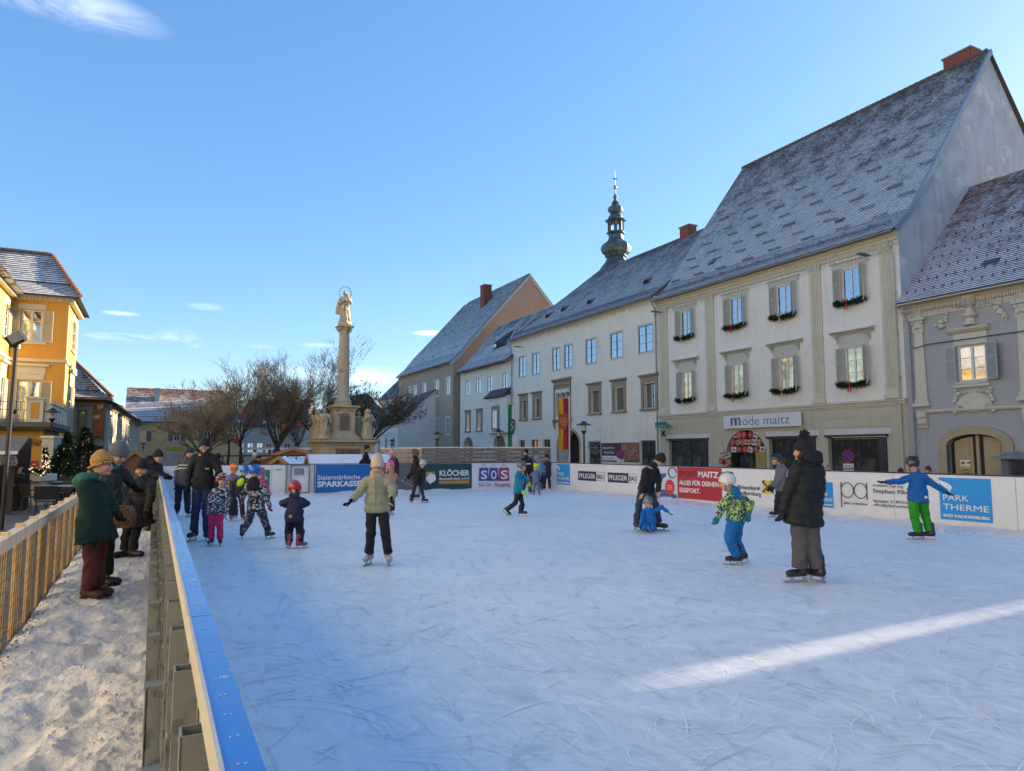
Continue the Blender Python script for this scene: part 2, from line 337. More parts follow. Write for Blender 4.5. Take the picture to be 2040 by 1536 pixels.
def wall_sheet(mb, x0, x1, z0, z1, holes, y=0):
    """a wall face with real openings: hole = (x0, x1, z0, z1, depth, rise); an arched top rises inside z1"""
    xs = sorted({x0, x1, *[h[i] for h in holes for i in (0, 1)]}); zs = sorted({z0, z1, *[h[i] for h in holes for i in (2, 3)]})
    xs = [x for x in xs if x0 <= x <= x1]; zs = [z for z in zs if z0 <= z <= z1]
    for i in range(len(xs)-1):
        for j in range(len(zs)-1):
            cx, cz = (xs[i]+xs[i+1])/2, (zs[j]+zs[j+1])/2
            if any(h[0] < cx < h[1] and h[2] < cz < h[3] for h in holes): continue
            mb.poly((xs[i], y, zs[j]), (xs[i+1], y, zs[j]), (xs[i+1], y, zs[j+1]), (xs[i], y, zs[j+1]))
    for h in holes:
        a, b, c, d, dp = h[:5]; r = h[5] if len(h) > 5 else 0
        if r:
            p = arch_pts(a, b, d-r, r)
            for i in range(len(p)-1):
                mb.poly((p[i][0], y, p[i][1]), (p[i+1][0], y, p[i+1][1]), (p[i+1][0], y, d+1e-4), (p[i][0], y, d+1e-4))
                mb.poly((p[i][0], y, p[i][1]), (p[i][0], y+dp, p[i][1]), (p[i+1][0], y+dp, p[i+1][1]), (p[i+1][0], y, p[i+1][1]))
        else: mb.poly((a, y, d), (a, y+dp, d), (b, y+dp, d), (b, y, d))
        t = d-r
        mb.poly((a, y, c), (a, y+dp, c), (a, y+dp, t), (a, y, t)); mb.poly((b, y, c), (b, y, t), (b, y+dp, t), (b, y+dp, c)); mb.poly((a, y, c), (b, y, c), (b, y+dp, c), (a, y+dp, c))
WC = {}
def window(parent, x0, x1, z0, z1, y, nx, ny, fm, fw=.07, gm=None, bar=.03, mid=.09, name='window', ty=None):
    """casement frame with its panes as parts of the house; meshes shared between alike windows"""
    w, h = round(x1-x0, 2), round(z1-z0, 2); key = (w, h, nx, ny, fm.name, fw, (gm or glass).name, bar, mid)
    if key not in WC:
        mb = MB(); D = .07
        mb.box(-w/2, -w/2+fw, 0, D, 0, h); mb.box(w/2-fw, w/2, 0, D, 0, h); mb.box(-w/2+fw, w/2-fw, 0, D, 0, fw); mb.box(-w/2+fw, w/2-fw, 0, D, h-fw, h)
        ix0, ix1, iz0, iz1 = -w/2+fw, w/2-fw, fw, h-fw; cells = []
        cw = (ix1-ix0)/nx; ch = (iz1-iz0)/ny
        for i in range(1, nx):
            b = mid if (nx % 2 == 0 and i == nx//2) else bar; x = ix0+cw*i; mb.box(x-b/2, x+b/2, -.005, D-.01, iz0, iz1)
        for j in range(1, ny):
            z = iz0+ch*j
            for i in range(nx): mb.box(ix0+cw*i+.014, ix0+cw*(i+1)-.014, .012, D-.012, z-bar/2, z+bar/2)
        pm = MB(); pm.box(-cw/2+.002, cw/2-.002, .035, .042, -ch/2+.002, ch/2-.002)
        WC[key] = (mb.mesh(name, fm), pm.mesh('pane', gm or glass), [(ix0+cw*(i+.5), iz0+ch*(j+.5)) for i in range(nx) for j in range(ny)])
    a, p, cs = WC[key]; o = put(name, a, parent, ((x0+x1)/2, y, z0))
    for cx, cz in cs:
        q = put('pane', p, o, (cx, 0, cz)); q.rotation_euler = (random.uniform(-.006, .006), 0, random.uniform(-.008, .008))
    return o
def shutter_mesh(w, h, mat, slats=True, panels=2, pm=None):
    mb = MB(); f = min(.055, w*.14); T = .045
    mb.box(0, f, 0, T, 0, h); mb.box(w-f, w, 0, T, 0, h)
    n = panels; zs = [0]+[h*(.62 if n == 2 else (i/n)) for i in range(1, n)]+[h]
    for z in zs: mb.box(f, w-f, 0, T, max(0, z-f/2 if 0 < z < h else (0 if z == 0 else h-f)), (z+f/2 if 0 < z < h else (f if z == 0 else h)))
    if slats:
        for i in range(n):
            a, b = zs[i]+f, zs[i+1]-f; k = max(3, int((b-a)/.055))
            for j in range(k):
                z = a+(b-a)*(j+.5)/k; mb.obox((w/2, T/2, z), w-2*f, .012, (b-a)/k*1.05, Matrix.Rotation(.75, 3, 'X'))
    else:
        mb.cur = 1
        for i in range(n): mb.box(f, w-f, .014, .03, zs[i]+f*.5, zs[i+1]-f*.5)
    return mb.mesh('shutter', [mat, pm or mat])
def shutters(parent, x0, x1, z0, z1, mat, ww, ang=(.0, .0), y=-.03, slats=True, pm=None):
    key = ('sh', round(ww, 2), round(z1-z0, 2), mat.name, slats)
    if key not in WC: WC[key] = shutter_mesh(round(ww, 2), round(z1-z0, 2), mat, slats, 2, pm)
    a = put('shutter', WC[key], parent, (x0, y-.045, z0)); a.rotation_euler = (0, 0, math.pi-ang[0]); a.location = (x0, y, z0)
    b = put('shutter', WC[key], parent, (x1, y-.045, z0)); b.rotation_euler = (0, 0, ang[1])
    b.rotation_euler = (0, 0, -ang[1])
def mould(mb, prof, x0, x1): mb.ext([(-d, z) for d, z in prof], 'x', x0, x1)   # profile as (projection, height)
def tiles(parent, prof, xl, xr, tw, tc, mat, name='roof_tiles', deck=None, thick=.022, lift=.03, jag=.006, lip=.04):
    """courses of round-ended plain tiles laid up a profile [(y, z)] from eave to ridge between xl(v) and xr(v)"""
    P = np.array(prof, float); seg = np.linalg.norm(np.diff(P, axis=0), axis=1); cum = np.r_[0, np.cumsum(seg)]; L = cum[-1]
    rows = int(L/tc); mb = MB(); V_, F_l, UV = [], [], []
    for r in range(rows+1):
        s = min(r*tc, L-1e-4); k = min(np.searchsorted(cum, s, 'right')-1, len(seg)-1); d = (P[k+1]-P[k])/seg[k]; p = P[k]+d*(s-cum[k]); nrm = np.array([-d[1], d[0]])
        if nrm[1] < 0: nrm = -nrm
        v = s/L; a, b = xl(v), xr(v)
        if b-a < tw*.3: continue
        n = max(1, int(round((b-a)/tw))); off = (r % 2)*.5
        for i in range(-1, n+1):
            x0 = a+(i+off)*(b-a)/n; x1 = x0+(b-a)/n*.985; x0, x1 = max(x0, a), min(x1, b)
            if x1-x0 < tw*.15: continue
            j = random.uniform(-jag, jag); lf = lift+random.uniform(-.006, .006)
            lo = p+nrm*lf+d*j; hi = p+d*tc*1.08+nrm*.004; w = x1-x0
            base = len(V_); e = lip
            A = (x0, *(lo+d*e)); B = (x0+w*.25, *(lo+d*e*.2)); C = (x0+w*.75, *(lo+d*e*.2)); D = (x1, *(lo+d*e)); E_ = (x1, *hi); G = (x0, *hi)
            dn = -nrm*thick
            V_ += [A, B, C, D, E_, G, (A[0], A[1]+dn[0], A[2]+dn[1]), (B[0], B[1]+dn[0], B[2]+dn[1]), (C[0], C[1]+dn[0], C[2]+dn[1]), (D[0], D[1]+dn[0], D[2]+dn[1])]
            F_l += [[base, base+1, base+2, base+3, base+4, base+5], [base+6, base+7, base+1, base], [base+7, base+8, base+2, base+1], [base+8, base+9, base+3, base+2]]
            ru = ((x0+x1)/2, v); h = (e/tc)
            UV += [((0, h), ru), ((.25, .02), ru), ((.75, .02), ru), ((1, h), ru), ((1, 1), ru), ((0, 1), ru)]+[((0, 0), ru)]*12
    mb.v = V_; mb.f = F_l; mb.m = [0]*len(F_l)
    xm0, xm1 = xl(0), xr(0); span = max(xm1-xm0, .1); mb.uv = [(a, ((u[0]-xm0)/span, u[1])) for a, u in UV]
    o = put(name, mb.mesh(name, mat), parent, kind='stuff')
    return o
def roof_deck(mb, prof, xl, xr, y_back=None, t=.08):
    P = list(prof); Lc = [0]
    for i in range(len(P)-1): Lc.append(Lc[-1]+math.dist(P[i], P[i+1]))
    for i in range(len(P)-1):
        a, b = Lc[i]/Lc[-1], Lc[i+1]/Lc[-1]; p, q = P[i], P[i+1]
        for dz in (-.012, -.012-t): mb.poly((xl(a), p[0], p[1]+dz), (xr(a), p[0], p[1]+dz), (xr(b), q[0], q[1]+dz), (xl(b), q[0], q[1]+dz))
        for f in (xl, xr): mb.poly((f(a), p[0], p[1]-.012), (f(b), q[0], q[1]-.012), (f(b), q[0], q[1]-.012-t), (f(a), p[0], p[1]-.012-t))
    mb.poly((xl(0), P[0][0], P[0][1]-.012), (xr(0), P[0][0], P[0][1]-.012), (xr(0), P[0][0], P[0][1]-.012-t), (xl(0), P[0][0], P[0][1]-.012-t))
def chimney(parent, x, y, z0, z1, w, d, m=None, cap=True):
    """a stack laid of brick courses"""
    mb = MB(); m = m or brick_m; z = z0; r = 0
    while z < z1-.01:
        h = min(.085, z1-z)
        for sx in (0, 1):
            n = max(2, int(w/.25))
            for i in range(n):
                a = -w/2+(i+(.0 if r % 2 else .0))*w/n; mb.box(x+a+.005, x+a+w/n-.005, y-d/2+sx*d-.06-random.uniform(0, .008), y-d/2+sx*d+.06, z+.005, z+h-.005)
            n = max(2, int(d/.25))
            for i in range(n): mb.box(x-w/2+sx*w-.06, x-w/2+sx*w+.06+random.uniform(0, .006), y-d/2+i*d/n+.005, y-d/2+(i+1)*d/n-.005, z+.005, z+h-.005)
        z += .085; r += 1
    c = put('chimney', mb.mesh('chimney', m), parent)
    k = MB(); k.box(x-w/2+.02, x+w/2-.02, y-d/2+.02, y+d/2-.02, z0, z1-.01)
    if cap: k.box(x-w/2-.12, x+w/2+.12, y-d/2-.12, y+d/2+.12, z1, z1+.1)
    k.obj('chimney_cap', M('mortar', (.25, .2, .17)), c); return c
def downpipe(parent, x, ztop, mat=zinc, y=-.14, r=.055, dx=0):
    mb = MB(); mb.tube([(x+dx, y-.42, ztop), (x+dx, y-.4, ztop-.25), (x, y-.05, ztop-.75), (x, y, ztop-1.0), (x, y, .1)], r, 8)
    for i in range(int(ztop/2.2)): mb.box(x-.075, x+.075, y-.075, y+.12, 1+i*2.2, 1.04+i*2.2)
    return mb.obj('downpipe', mat, parent, smooth='auto')
def gutter(parent, x0, x1, y, z, mat=zinc, r=.08):
    mb = MB(); n = 7; pr = [(y+r*math.cos(math.pi+math.pi*i/n), z+r*math.sin(math.pi+math.pi*i/n)) for i in range(n+1)]; pr += [(a*1.0+(y-a)*.12, b+.006) for a, b in pr[::-1]]
    mb.ext(pr, 'x', x0, x1); return mb.obj('gutter', mat, parent)
def icicle_lights(parent, x0, x1, y, z, n):
    mb = MB(); mb.tube([(x0+(x1-x0)*i/20, y, z+.02*math.sin(i*1.7)) for i in range(21)], .006, 3)
    for i in range(n):
        x = x0+(x1-x0)*(i+random.random()*.6)/n; h = random.choice((.25, .4, .55, .35)); mb.tube([(x, y, z), (x+random.uniform(-.03, .03), y, z-h*.5), (x+random.uniform(-.05, .05), y, z-h)], .007, 3)
        for q in range(2): mb.tube([(x, y, z-h*(.4+.3*q)), (x+random.choice((-.06, .06)), y, z-h*(.5+.3*q))], .006, 3)
    return mb.obj('string_lights', M('light_wire', (.10, .08, .05), .6, 0, 1, 0), parent, kind='stuff')
def gable(mb, x, prof, yb, zb=0, mirror=True):
    """end wall under a roof profile at local x, down to zb"""
    pts = [(x, 0, zb)]+[(x, max(p[0], 0), p[1]-.06) for p in prof]
    if mirror: r = prof[-1]; pts += [(x, min(2*r[0]-p[0], yb), p[1]-.06) for p in prof[::-1][1:]]
    pts += [(x, yb, zb)]; c = (x, prof[-1][0], zb)
    for i in range(len(pts)-1): mb.poly(c, pts[i], pts[i+1])
# ================================================================ right-hand row of houses, facades in the plane X = 34
RZ = -math.pi/2; BZ = -.45
glowpane = M('reflected_glow_pane', (.50, .42, .27), .05, .8, 1.6, .05, 1.2, metal=.8, emit=.07)  # lower panes glow in place of reflections of the sunlit yellow houses
stone_trim = M('cream_trim', (.60, .54, .41), .8, .15, 2, .2, 25, streak=.35)
def prof(yr, zr, ze, ov=.55, kick=.45, rise=None):
    """roof profile with the slightly flatter foot of an old roof"""
    y0 = -ov; return [(y0, ze), (y0+1.3, ze+1.3*kick*1.5), (y0+2.6, ze+(zr-ze)*2.6/(yr-y0)*.93), (yr, zr)]
# ---------------- shop house
fm_ = Fr(34, 42.3, RZ); WM = 19.6
H1 = thing('shop_house', 'tall cream three-storey shop house with white steep snowy roof and green garlands under its windows', 'building', (34, 42.3, 0), RZ)
cream_wall = M('pale_plaster', (.76, .71, .62), .9, .10, .8, .25, 25, c2=(.66, .62, .54), c2s=.7, c2t=.6, streak=.4)
beige_wall = M('beige_plaster', (.50, .45, .34), .9, .1, .9, .25, 20, c2=(.56, .55, .52), c2s=.55, c2t=.63, streak=.3)
up = [Z6(247, 600), Z6(526, 500), Z6(801, 450), Z6(1184, 350)]; lo_ = [Z6(250, 940), Z6(542, 900), Z6(817, 860), Z6(1197, 820)]
ux_ = [fm_.at(*p)[0] for p in up]; lx_ = [fm_.at(*p)[0] for p in lo_]; wx = [(a+b)/2 for a, b in zip(ux_, lx_)]; hw = .56
ZU = (9.78, 11.78); ZL = (5.24, 7.3)
sh = [fm_.rect(*[Z6(a, 0)[0] for a in (148, 370)], Z6(0, 1243)[1], Z6(0, 1390)[1]), fm_.rect(*[Z6(a, 0)[0] for a in (715, 980)], Z6(0, 1233)[1], Z6(0, 1400)[1]), fm_.rect(*[Z6(a, 0)[0] for a in (1050, 1382)], Z6(0, 1226)[1], Z6(0, 1400)[1])]
ar = fm_.rect(*[Z6(a, 0)[0] for a in (470, 697)], Z6(0, 1183)[1], Z6(0, 1390)[1])
holesU = [(x-hw, x+hw, *z, .16) for x in wx for z in (ZU, ZL)]
ST = 2.42
holesG = [(s[0], s[1], BZ+.6, ST, .35) for s in sh]+[(ar[0], ar[1], BZ, ar[3], .5, (ar[1]-ar[0])/2*.98)]
mb = MB(); wall_sheet(mb, 0, WM, 4.0, 13.1, holesU); mb.obj('wall', cream_wall, H1)
mb = MB(); wall_sheet(mb, 0, WM, BZ, 4.0, holesG); mb.obj('ground_floor_wall', beige_wall, H1)
# rusticated joints of the ground floor: each long plaster band is a part standing proud of the wall
key_x = sorted([0.0, WM]+[v for h in holesG for v in (h[0], h[1])])
for j in range(9):
    z0 = BZ+.05+j*.48; z1 = z0+.465
    if z0 > 3.75: break
    spans = []; cuts = sorted([(h[0]-.3, h[1]+.3) for h in holesG if z0 < h[3]+(.25 if len(h) == 5 else -.1)]); a = 0.0
    for c in cuts: spans.append((a, c[0])); a = c[1]
    spans.append((a, WM))
    for a, b in spans:
        if b-a > .25: q = MB(); q.box(a+.01, b-.01, -.028, -.003, z0, min(z1, 3.98)); q.obj('plaster_band', beige_wall, H1)
mb = MB(); PR = [(0, 0), (.06, 0), (.06, .06), (.12, .1), (.12, .17), (.2, .24), (.2, .3), (0, .36)]
mould(mb, PR, -.02, WM+.02); o = mb.obj('belt_cornice', stone_trim, H1, (0, 0, 3.98))
mb = MB(); mould(mb, [(0, 0), (.08, 0), (.08, .22), (.16, .28), (.16, .36), (.34, .5), (.34, .6), (.42, .66), (0, .72)], -.02, WM+.02); mb.obj('eaves_cornice', stone_trim, H1, (0, 0, 12.36))
pil = [(fm_.at(*Z6(100, 800))[0], fm_.at(*Z6(147, 800))[0]), (fm_.at(*Z6(362, 760))[0], fm_.at(*Z6(412, 760))[0]), (fm_.at(*Z6(962, 650))[0], fm_.at(*Z6(1024, 650))[0]), (fm_.at(*Z6(1362, 550))[0], fm_.at(*Z6(1432, 550))[0])]
for a, b in pil:
    b = min(b, WM-.1); mb = MB(); mb.box(a, b, -.09, 0, 4.55, 12.36); w = b-a
    for i in range(4): x = a+w*(.14+.72*(i+.5)/4); mb.box(x-w*.055, x+w*.055, -.125, -.088, 4.95, 12.0)
    mb.box(a-.06, b+.06, -.16, -.001, 4.34, 4.56); mb.box(a-.04, b+.04, -.14, -.09, 12.1, 12.34); mb.obj('pilaster', stone_trim, H1)
shm = M('shutter_paint', (.50, .47, .39), .75, .15, 6, .2, 30, streak=.3)
trimw = M('window_surround', (.52, .50, .44), .8, .1, 4, .15, 30, streak=.2)
for i, x in enumerate(wx):
    for z in (ZU, ZL):
        window(H1, x-hw, x+hw, *z, .07, 2, 3, white_paint, .06, gm=glowpane if z is ZL else None)
        shutters(H1, x-hw-.02, x+hw+.02, z[0]-.02, z[1]+.04, shm, .56, (.10, .62), y=-.06)
        mb = MB(); mb.box(x-hw-.62, x+hw+.62, -.05, -.004, z[1]+.08, z[1]+.34) if z is ZU else None
        if z is ZU: mb.box(x-hw-.7, x+hw+.7, -.1, -.004, z[1]+.345, z[1]+.42)
        else:
            mb.box(x-hw-.35, x+hw+.35, -.05, -.004, z[1]+.08, z[1]+.26); mb.box(x-hw-.5, x+hw+.5, -.035, -.004, z[1]+.265, z[1]+.75)
            mould(mb, [(0, .76), (.1, .76), (.22, .86), (.36, .9), (.36, .95), (0, 1.03)], x-hw-.75, x+hw+.75)
            for s in (-1, 1): mb.ext([(-.3, .76+z[1]*0), (0, .76), (0, .36), (-.07, .38), (-.12, .55), (-.27, .66)], 'x', x+s*(hw+.42)-.07, x+s*(hw+.42)+.07)
            mb.v = [(a, b, c+z[1]) if c < 1.2 else (a, b, c) for a, b, c in mb.v]
        mb.obj('window_crown', trimw, H1)
        mb = MB(); mb.box(x-hw-.08, x+hw+.08, -.12, .07, z[0]-.07, z[0]-.005); mb.obj('window_sill', trimw, H1)
# shop fronts
for k, s in enumerate(sh):
    window(H1, s[0]+.02, s[1]-.02, BZ+.62, ST-.02, .26, 2 if k != 0 else 2, 1, M('shopfront_frame', (.025, .025, .027), .4, .1, 3, 0), .1, glass_dark, name='shop_window')
    mb = MB(); mb.box(s[0]-.12, s[1]+.12, -.16, .1, ST-.02, ST+.1); mb.box(s[1]-.42, s[1]+.02, -.08, .24, BZ+.5, ST-.03); mb.obj('shopfront_frame', M('shopfront_frame', (.025, .025, .027)), H1)
    mb = MB(); mb.box(s[0]-.2, s[1]+.3, -.034, -.029, ST+.12, ST+.42); mb.obj('repair_patch', M('fresh_filler', (.58, .58, .56), .9, .08, 2, .3, 30), H1)
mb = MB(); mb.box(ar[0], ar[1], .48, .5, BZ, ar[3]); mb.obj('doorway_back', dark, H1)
# hanging parcels in the arch: gift boxes each its own part
redp, goldp, whitep = M('red_gift_paper', (.42, .03, .05), .5), M('gold_gift_paper', (.50, .36, .16), .4, .3, 30, .2), M('white_gift_paper', (.62, .55, .5), .6)
gr = random.Random(3); acx = (ar[0]+ar[1])/2; ahw = (ar[1]-ar[0])/2; azs = ar[3]-ahw*.98
spots = []
for row in range(3):
    for i in range(7-row): spots.append((acx+(i-(6-row)/2)*.44, azs+ahw*(.78-.27*row)))
spots += [(ar[0]-.22+q*.03, 1.5-.55*q) for q in range(4)]+[(ar[0]+.2, 1.35-.5*q) for q in range(3)]+[(ar[1]-.25, 2.15), (ar[1]-.62, 2.1), (ar[1]-.2, 1.75)]
for x, z in spots:
    if ((x-acx)/ahw)**2+(max(0, z-azs)/ahw)**2 > .93 and x > ar[0]: continue
    w = gr.uniform(.3, .44); h = gr.uniform(.26, .42); m1, m2 = gr.choice([(redp, goldp), (goldp, redp), (whitep, redp), (redp, goldp), (goldp, redp), (redp, redp)]); y = gr.uniform(-.1, .12) if x > ar[0] else -.2
    x_, z_ = x, z; x = z = 0; q = MB(); q.box(x-w/2, x+w/2, y-.08, y+.08, z-h/2, z+h/2); g = q.obj('gift_box', m1, H1, (x_, 0, z_), rot=(0, gr.uniform(-.3, .3), gr.uniform(-.2, .2)))
    q = MB(); q.box(x-.018, x+.018, y-.087, y+.087, z-h/2-.005, z+h/2+.005); q.box(x-w/2-.004, x+w/2+.004, y-.086, y-.081, z-.015, z+.015); q.ball((x-.06, y-.1, z), .05, 6, 4); q.ball((x+.06, y-.1, z), .05, 6, 4); q.obj('ribbon', m2, g)
q = MB(); q.box(ar[1]-.95, ar[1]-.1, .05, .4, BZ, 1.72); q.obj('glitter_panel', M('gold_glitter', (.45, .32, .10), .35, .6, 60, .8, 80, metal=.5), H1)
needle = M('fir_green', (.022, .045, .022), .8, .4, 12, 0)
def sprigs(mb, path, n, r, L, th=.012, up=.1, rg=random):
    for _ in range(n):
        t = rg.random()*(len(path)-1); i = min(int(t), len(path)-2); p = Vector(path[i]).lerp(Vector(path[i+1]), t-i)
        d = Vector((rg.gauss(0, 1), rg.gauss(0, 1), rg.gauss(up, 1))).normalized(); a = p+d*rg.uniform(0, r*.6); e = a+d*L*rg.uniform(.5, 1.1)
        s = d.orthogonal().normalized()*th; u = d.cross(s).normalized()*th
        mb.add([a-s, a+s, e, a+u, a-u], [(0, 1, 2), (3, 4, 2)])
q = MB(); sprigs(q, [(ar[0]+.62, .15, BZ+.2), (ar[0]+.64, .15, azs), (acx, .15, azs+ahw*.42), (ar[1]-1.05, .15, azs), (ar[1]-1.0, .15, BZ+.2)], 1500, .26, .2, .02); q.obj('door_garland', needle, H1)
q = MB(); q.box(ar[0]+.9, acx-.03, .3, .34, BZ, 1.9); q.box(acx+.03, ar[1]-1.2, .3, .34, BZ, 1.9); q.obj('glass_door', glass_dark, H1)
# shop sign
sg = [fm_.at(*Z6(478, 1142)), fm_.at(*Z6(918, 1122))]; x0, x1 = sg[0][0], sg[1][0]; zc = (sg[0][1]+sg[1][1])/2
q = MB(); q.box(x0, x1, -.3, -.24, zc-.42, zc+.42); sgn = q.obj('sign_board', M('sign_white', (.66, .66, .66), .5, .03, 1, 0), H1)
ink = M('sign_ink', (.07, .075, .09), .5, 0, 1, 0)
letter(sgn, 'm', x0+.60, -.302, zc-.25, 1.15, ink, bold=.0, sx=1.15); letter(sgn, 'ode maitz', x0+1.66, -.302, zc-.25, .82, ink, bold=-.012, fit=(x1-x0)-2.55)
q = MB(); [q.box(x0+.66+i*.17, x0+.70+i*.17, -.304, -.302, zc-.22, zc+.22) for i in range(5)]; q.obj('logo_stroke', ink, sgn)
# roof
P1 = [(-.6, 13.05), (.8, 14.25), (2.4, 16.3), (9.2, 25.3)]
t_maitz = tilemat('snowy_tiles', (.085, .066, .055), (.15, .105, .08), snow=.98, vgrad=.5, sc=.7, lip=.22)
tiles(H1, P1, lambda v: .05, lambda v: WM+.15, .18, .158, t_maitz)
mb = MB(); roof_deck(mb, P1, lambda v: 0, lambda v: WM+.2); mb.poly((0, 9.2, 25.29), (WM+.2, 9.2, 25.29), (WM+.2, 19, 13), (0, 19, 13)); mb.obj('roof', M('roof_boards', (.09, .07, .06)), H1)
mb = MB(); gable(mb, WM, P1, 18.6, BZ); gw = M('gable_plaster', (.50, .49, .47), .95, .35, .9, .5, 14, c2=(.68, .61, .53), c2s=.6, c2t=.55, streak=.6); mb.obj('gable_wall', gw, H1)
mb = MB(); gable(mb, .02, P1, 18.6, BZ); mb.obj('gable_wall', gw, H1)
mb = MB(); 
for i in range(3): p, q_ = P1[i], P1[i+1]; mb.poly((WM+.1, p[0]-.02, p[1]+.05), (WM+.26, p[0]-.02, p[1]+.05), (WM+.26, q_[0]-.02, q_[1]+.05), (WM+.1, q_[0]-.02, q_[1]+.05)); mb.poly((WM+.26, p[0]-.02, p[1]+.05), (WM+.26, p[0]+.1, p[1]-.2), (WM+.26, q_[0]+.1, q_[1]-.2), (WM+.26, q_[0]-.02, q_[1]+.05))
mb.obj('verge_flashing', zinc, H1)
for i in range(50): 
    q = MB(); x = i*WM/50; q.tube([(x, 9.2, 25.34), (x+WM/50*1.05, 9.2, 25.36)], [.13, .15], 8); q.obj('ridge_tile', M('ridge_clay', (.13, .08, .06), .8, .3, 6), H1)
chimney(H1, WM-2.0, 10.1, 23.5, 26.3, 1.6, .9)
def on_roof(P, s):
    for i in range(len(P)-1):
        L = math.dist(P[i], P[i+1])
        if s <= L or i == len(P)-2: d = ((P[i+1][0]-P[i][0])/L, (P[i+1][1]-P[i][1])/L); return (P[i][0]+d[0]*s, P[i][1]+d[1]*s), math.atan2(d[1], d[0])
        s -= L
# snow guards: little wire grids
q = MB()
for i in range(9): x = i*.11-.44; q.tube([(x, 0, 0), (x+.03, -.05, .17), (x+.11, 0, .02)], .011, 4)
for z in (.06, .15): q.tube([(-.46, -.03, z), (.55, -.03, z)], .01, 4)
q.tube([(-.3, .25, .02), (-.3, -.03, .15)], .012, 4); q.tube([(.3, .25, .02), (.3, -.03, .15)], .012, 4)
sgm = q.mesh('snow_guard', M('guard_wire', (.09, .09, .09), .6, .2, 5, 0))
gx = [Z6(a, b) for a, b in ()]
rows_ = [(1.9, 0, 8), (3.1, .5, 8), (4.4, 0, 8), (5.7, .5, 8), (7.0, 0, 8), (8.3, .5, 7), (9.7, 0, 8), (11.2, .5, 7)]
for s_, off, n in rows_:
    for i in range(n):
        (yy, zz), an = on_roof(P1, s_+random.uniform(-.12, .12)); put('snow_guard', sgm, H1, (1.1+(i+off)*2.42+random.uniform(-.15, .15), yy, zz+.05), rot=(an-.5, 0, random.uniform(-.05, .05)))
def snow_rail(parent, x0, x1, P, s=.55):
    (yy, zz), an = on_roof(P, s); mb = MB()
    for k in range(4): mb.tube([(x0, yy-.02, zz+.06+k*.075), (x1, yy-.02, zz+.06+k*.075)], .009, 3)
    n = int((x1-x0)/.16)
    for i in range(n): x = x0+(x1-x0)*i/n; mb.tube([(x, yy-.02, zz+.04), (x, yy-.02, zz+.3)], .008, 3)
    for i in range(int((x1-x0)/1.6)+1): x = x0+.2+i*1.6; mb.tube([(x, yy+.35, zz+.35), (x, yy-.02, zz+.33), (x, yy-.02, zz)], .022, 4)
    return mb.obj('snow_rail', M('guard_wire', (.09, .09, .09)), parent, kind='stuff')
snow_rail(H1, .3, WM-.2, P1)
def skylight(parent, x, P, s, w=.55, l=.6):
    (yy, zz), an = on_roof(P, s); mb = MB(); mb.box(-w/2, w/2, 0, l, .0, .14); o = mb.obj('roof_hatch', M('hatch_lead', (.10, .11, .12), .5, .2, 3, .1, 20, metal=.4), parent, (x, yy, zz)); o.rotation_euler = (an-.3, 0, 0)
    return o
def roof_x(fr, P, x, y):
    """photo point -> (local x, distance up the roof) on a roof profile"""
    best = None
    for k in range(0, 140):
        s = k*.1; (yy, zz), an = on_roof(P, s); a, z = fr.at(x, y, yy)
        if best is None or abs(z-zz) < best[0]: best = (abs(z-zz), a, s)
    return best[1], best[2]
for px, py in ((1420, 521), (1676, 437)): a, s_ = roof_x(fm_, P1, px, py); skylight(H1, a, P1, s_-.3)
gutter(H1, -.02, WM+.1, -.66, 12.98); downpipe(H1, WM-.28, 12.6, M('cream_pipe', (.5, .47, .38), .5)); icicle_lights(H1, .1, WM, -.45, 12.42, 150)
for a in (.55, WM-1.6):
    q = MB(); q.tube([(a, 0, 12.1), (a, -.35, 12.12)], .03, 6); q.box(a-.1, a+.1, -1.05, -.35, 12.05, 12.15); q.obj('wall_lamp', M('lamp_grey', (.15, .14, .12), .5), H1)
# ---------------- town hall (white)
fw_ = Fr(34, 67.1, RZ); WW = 24.8
H2 = thing('town_hall', 'long white two-storey house with arched gateway, stone framed windows and snow dusted hipped roof', 'building', (34, 67.1, 0), RZ)
white_wall = M('white_plaster', (.78, .72, .60), .9, .10, .6, .25, 25, c2=(.68, .62, .51), c2s=.5, c2t=.6, streak=.4)
tanstone = M('sandstone_frame', (.32, .245, .17), .85, .2, 5, .3, 30, streak=.3)
uw = [(888, 933, 657, 805), (980, 1028, 632, 788), (1119, 1168, 597, 762), (1202, 1255, 570, 742), (1352, 1421, 527, 710), (1523, 1604, 483, 680), (1717, 1814, 440, 650)]
lw = [(903, 938, 960, 1092), (993, 1034, 950, 1088), (1385, 1445, 905, 1065), (1550, 1616, 885, 1050), (1755, 1835, 862, 1035)]
HU = []; 
for a, b, t, l in uw: r = fw_.rect(Z5(a, 0)[0], Z5(b, 0)[0], Z5(0, t)[1], Z5(0, l)[1]); HU.append([r[0], r[1], r[2], r[3], .1])
for h in HU: h[2], h[3] = 9.35, 11.45
HL = []
for a, b, t, l in lw: r = fw_.rect(Z5(a, 0)[0], Z5(b, 0)[0], Z5(0, t)[1], Z5(0, l)[1]); HL.append([r[0], r[1], 4.95, 6.85, .42])
tri = fw_.rect(Z5(1140, 0)[0], Z5(1238, 0)[0], Z5(0, 905)[1], Z5(0, 1080)[1]); HT = [(tri[0]+k*(tri[1]-tri[0])/3+.06, tri[0]+(k+1)*(tri[1]-tri[0])/3-.06, 4.9, 7.15, .3, .25) for k in range(3)]
gt = fw_.rect(Z5(1155, 0)[0], Z5(1310, 0)[0], Z5(0, 1225)[1], Z5(0, 1390)[1]); HG = [(gt[0]+.1, gt[1]-.05, BZ, 3.55, 1.2, 1.35)]
gs = [(1368, 1455, 1308), (1730, 1838, 1308)]
HS = []
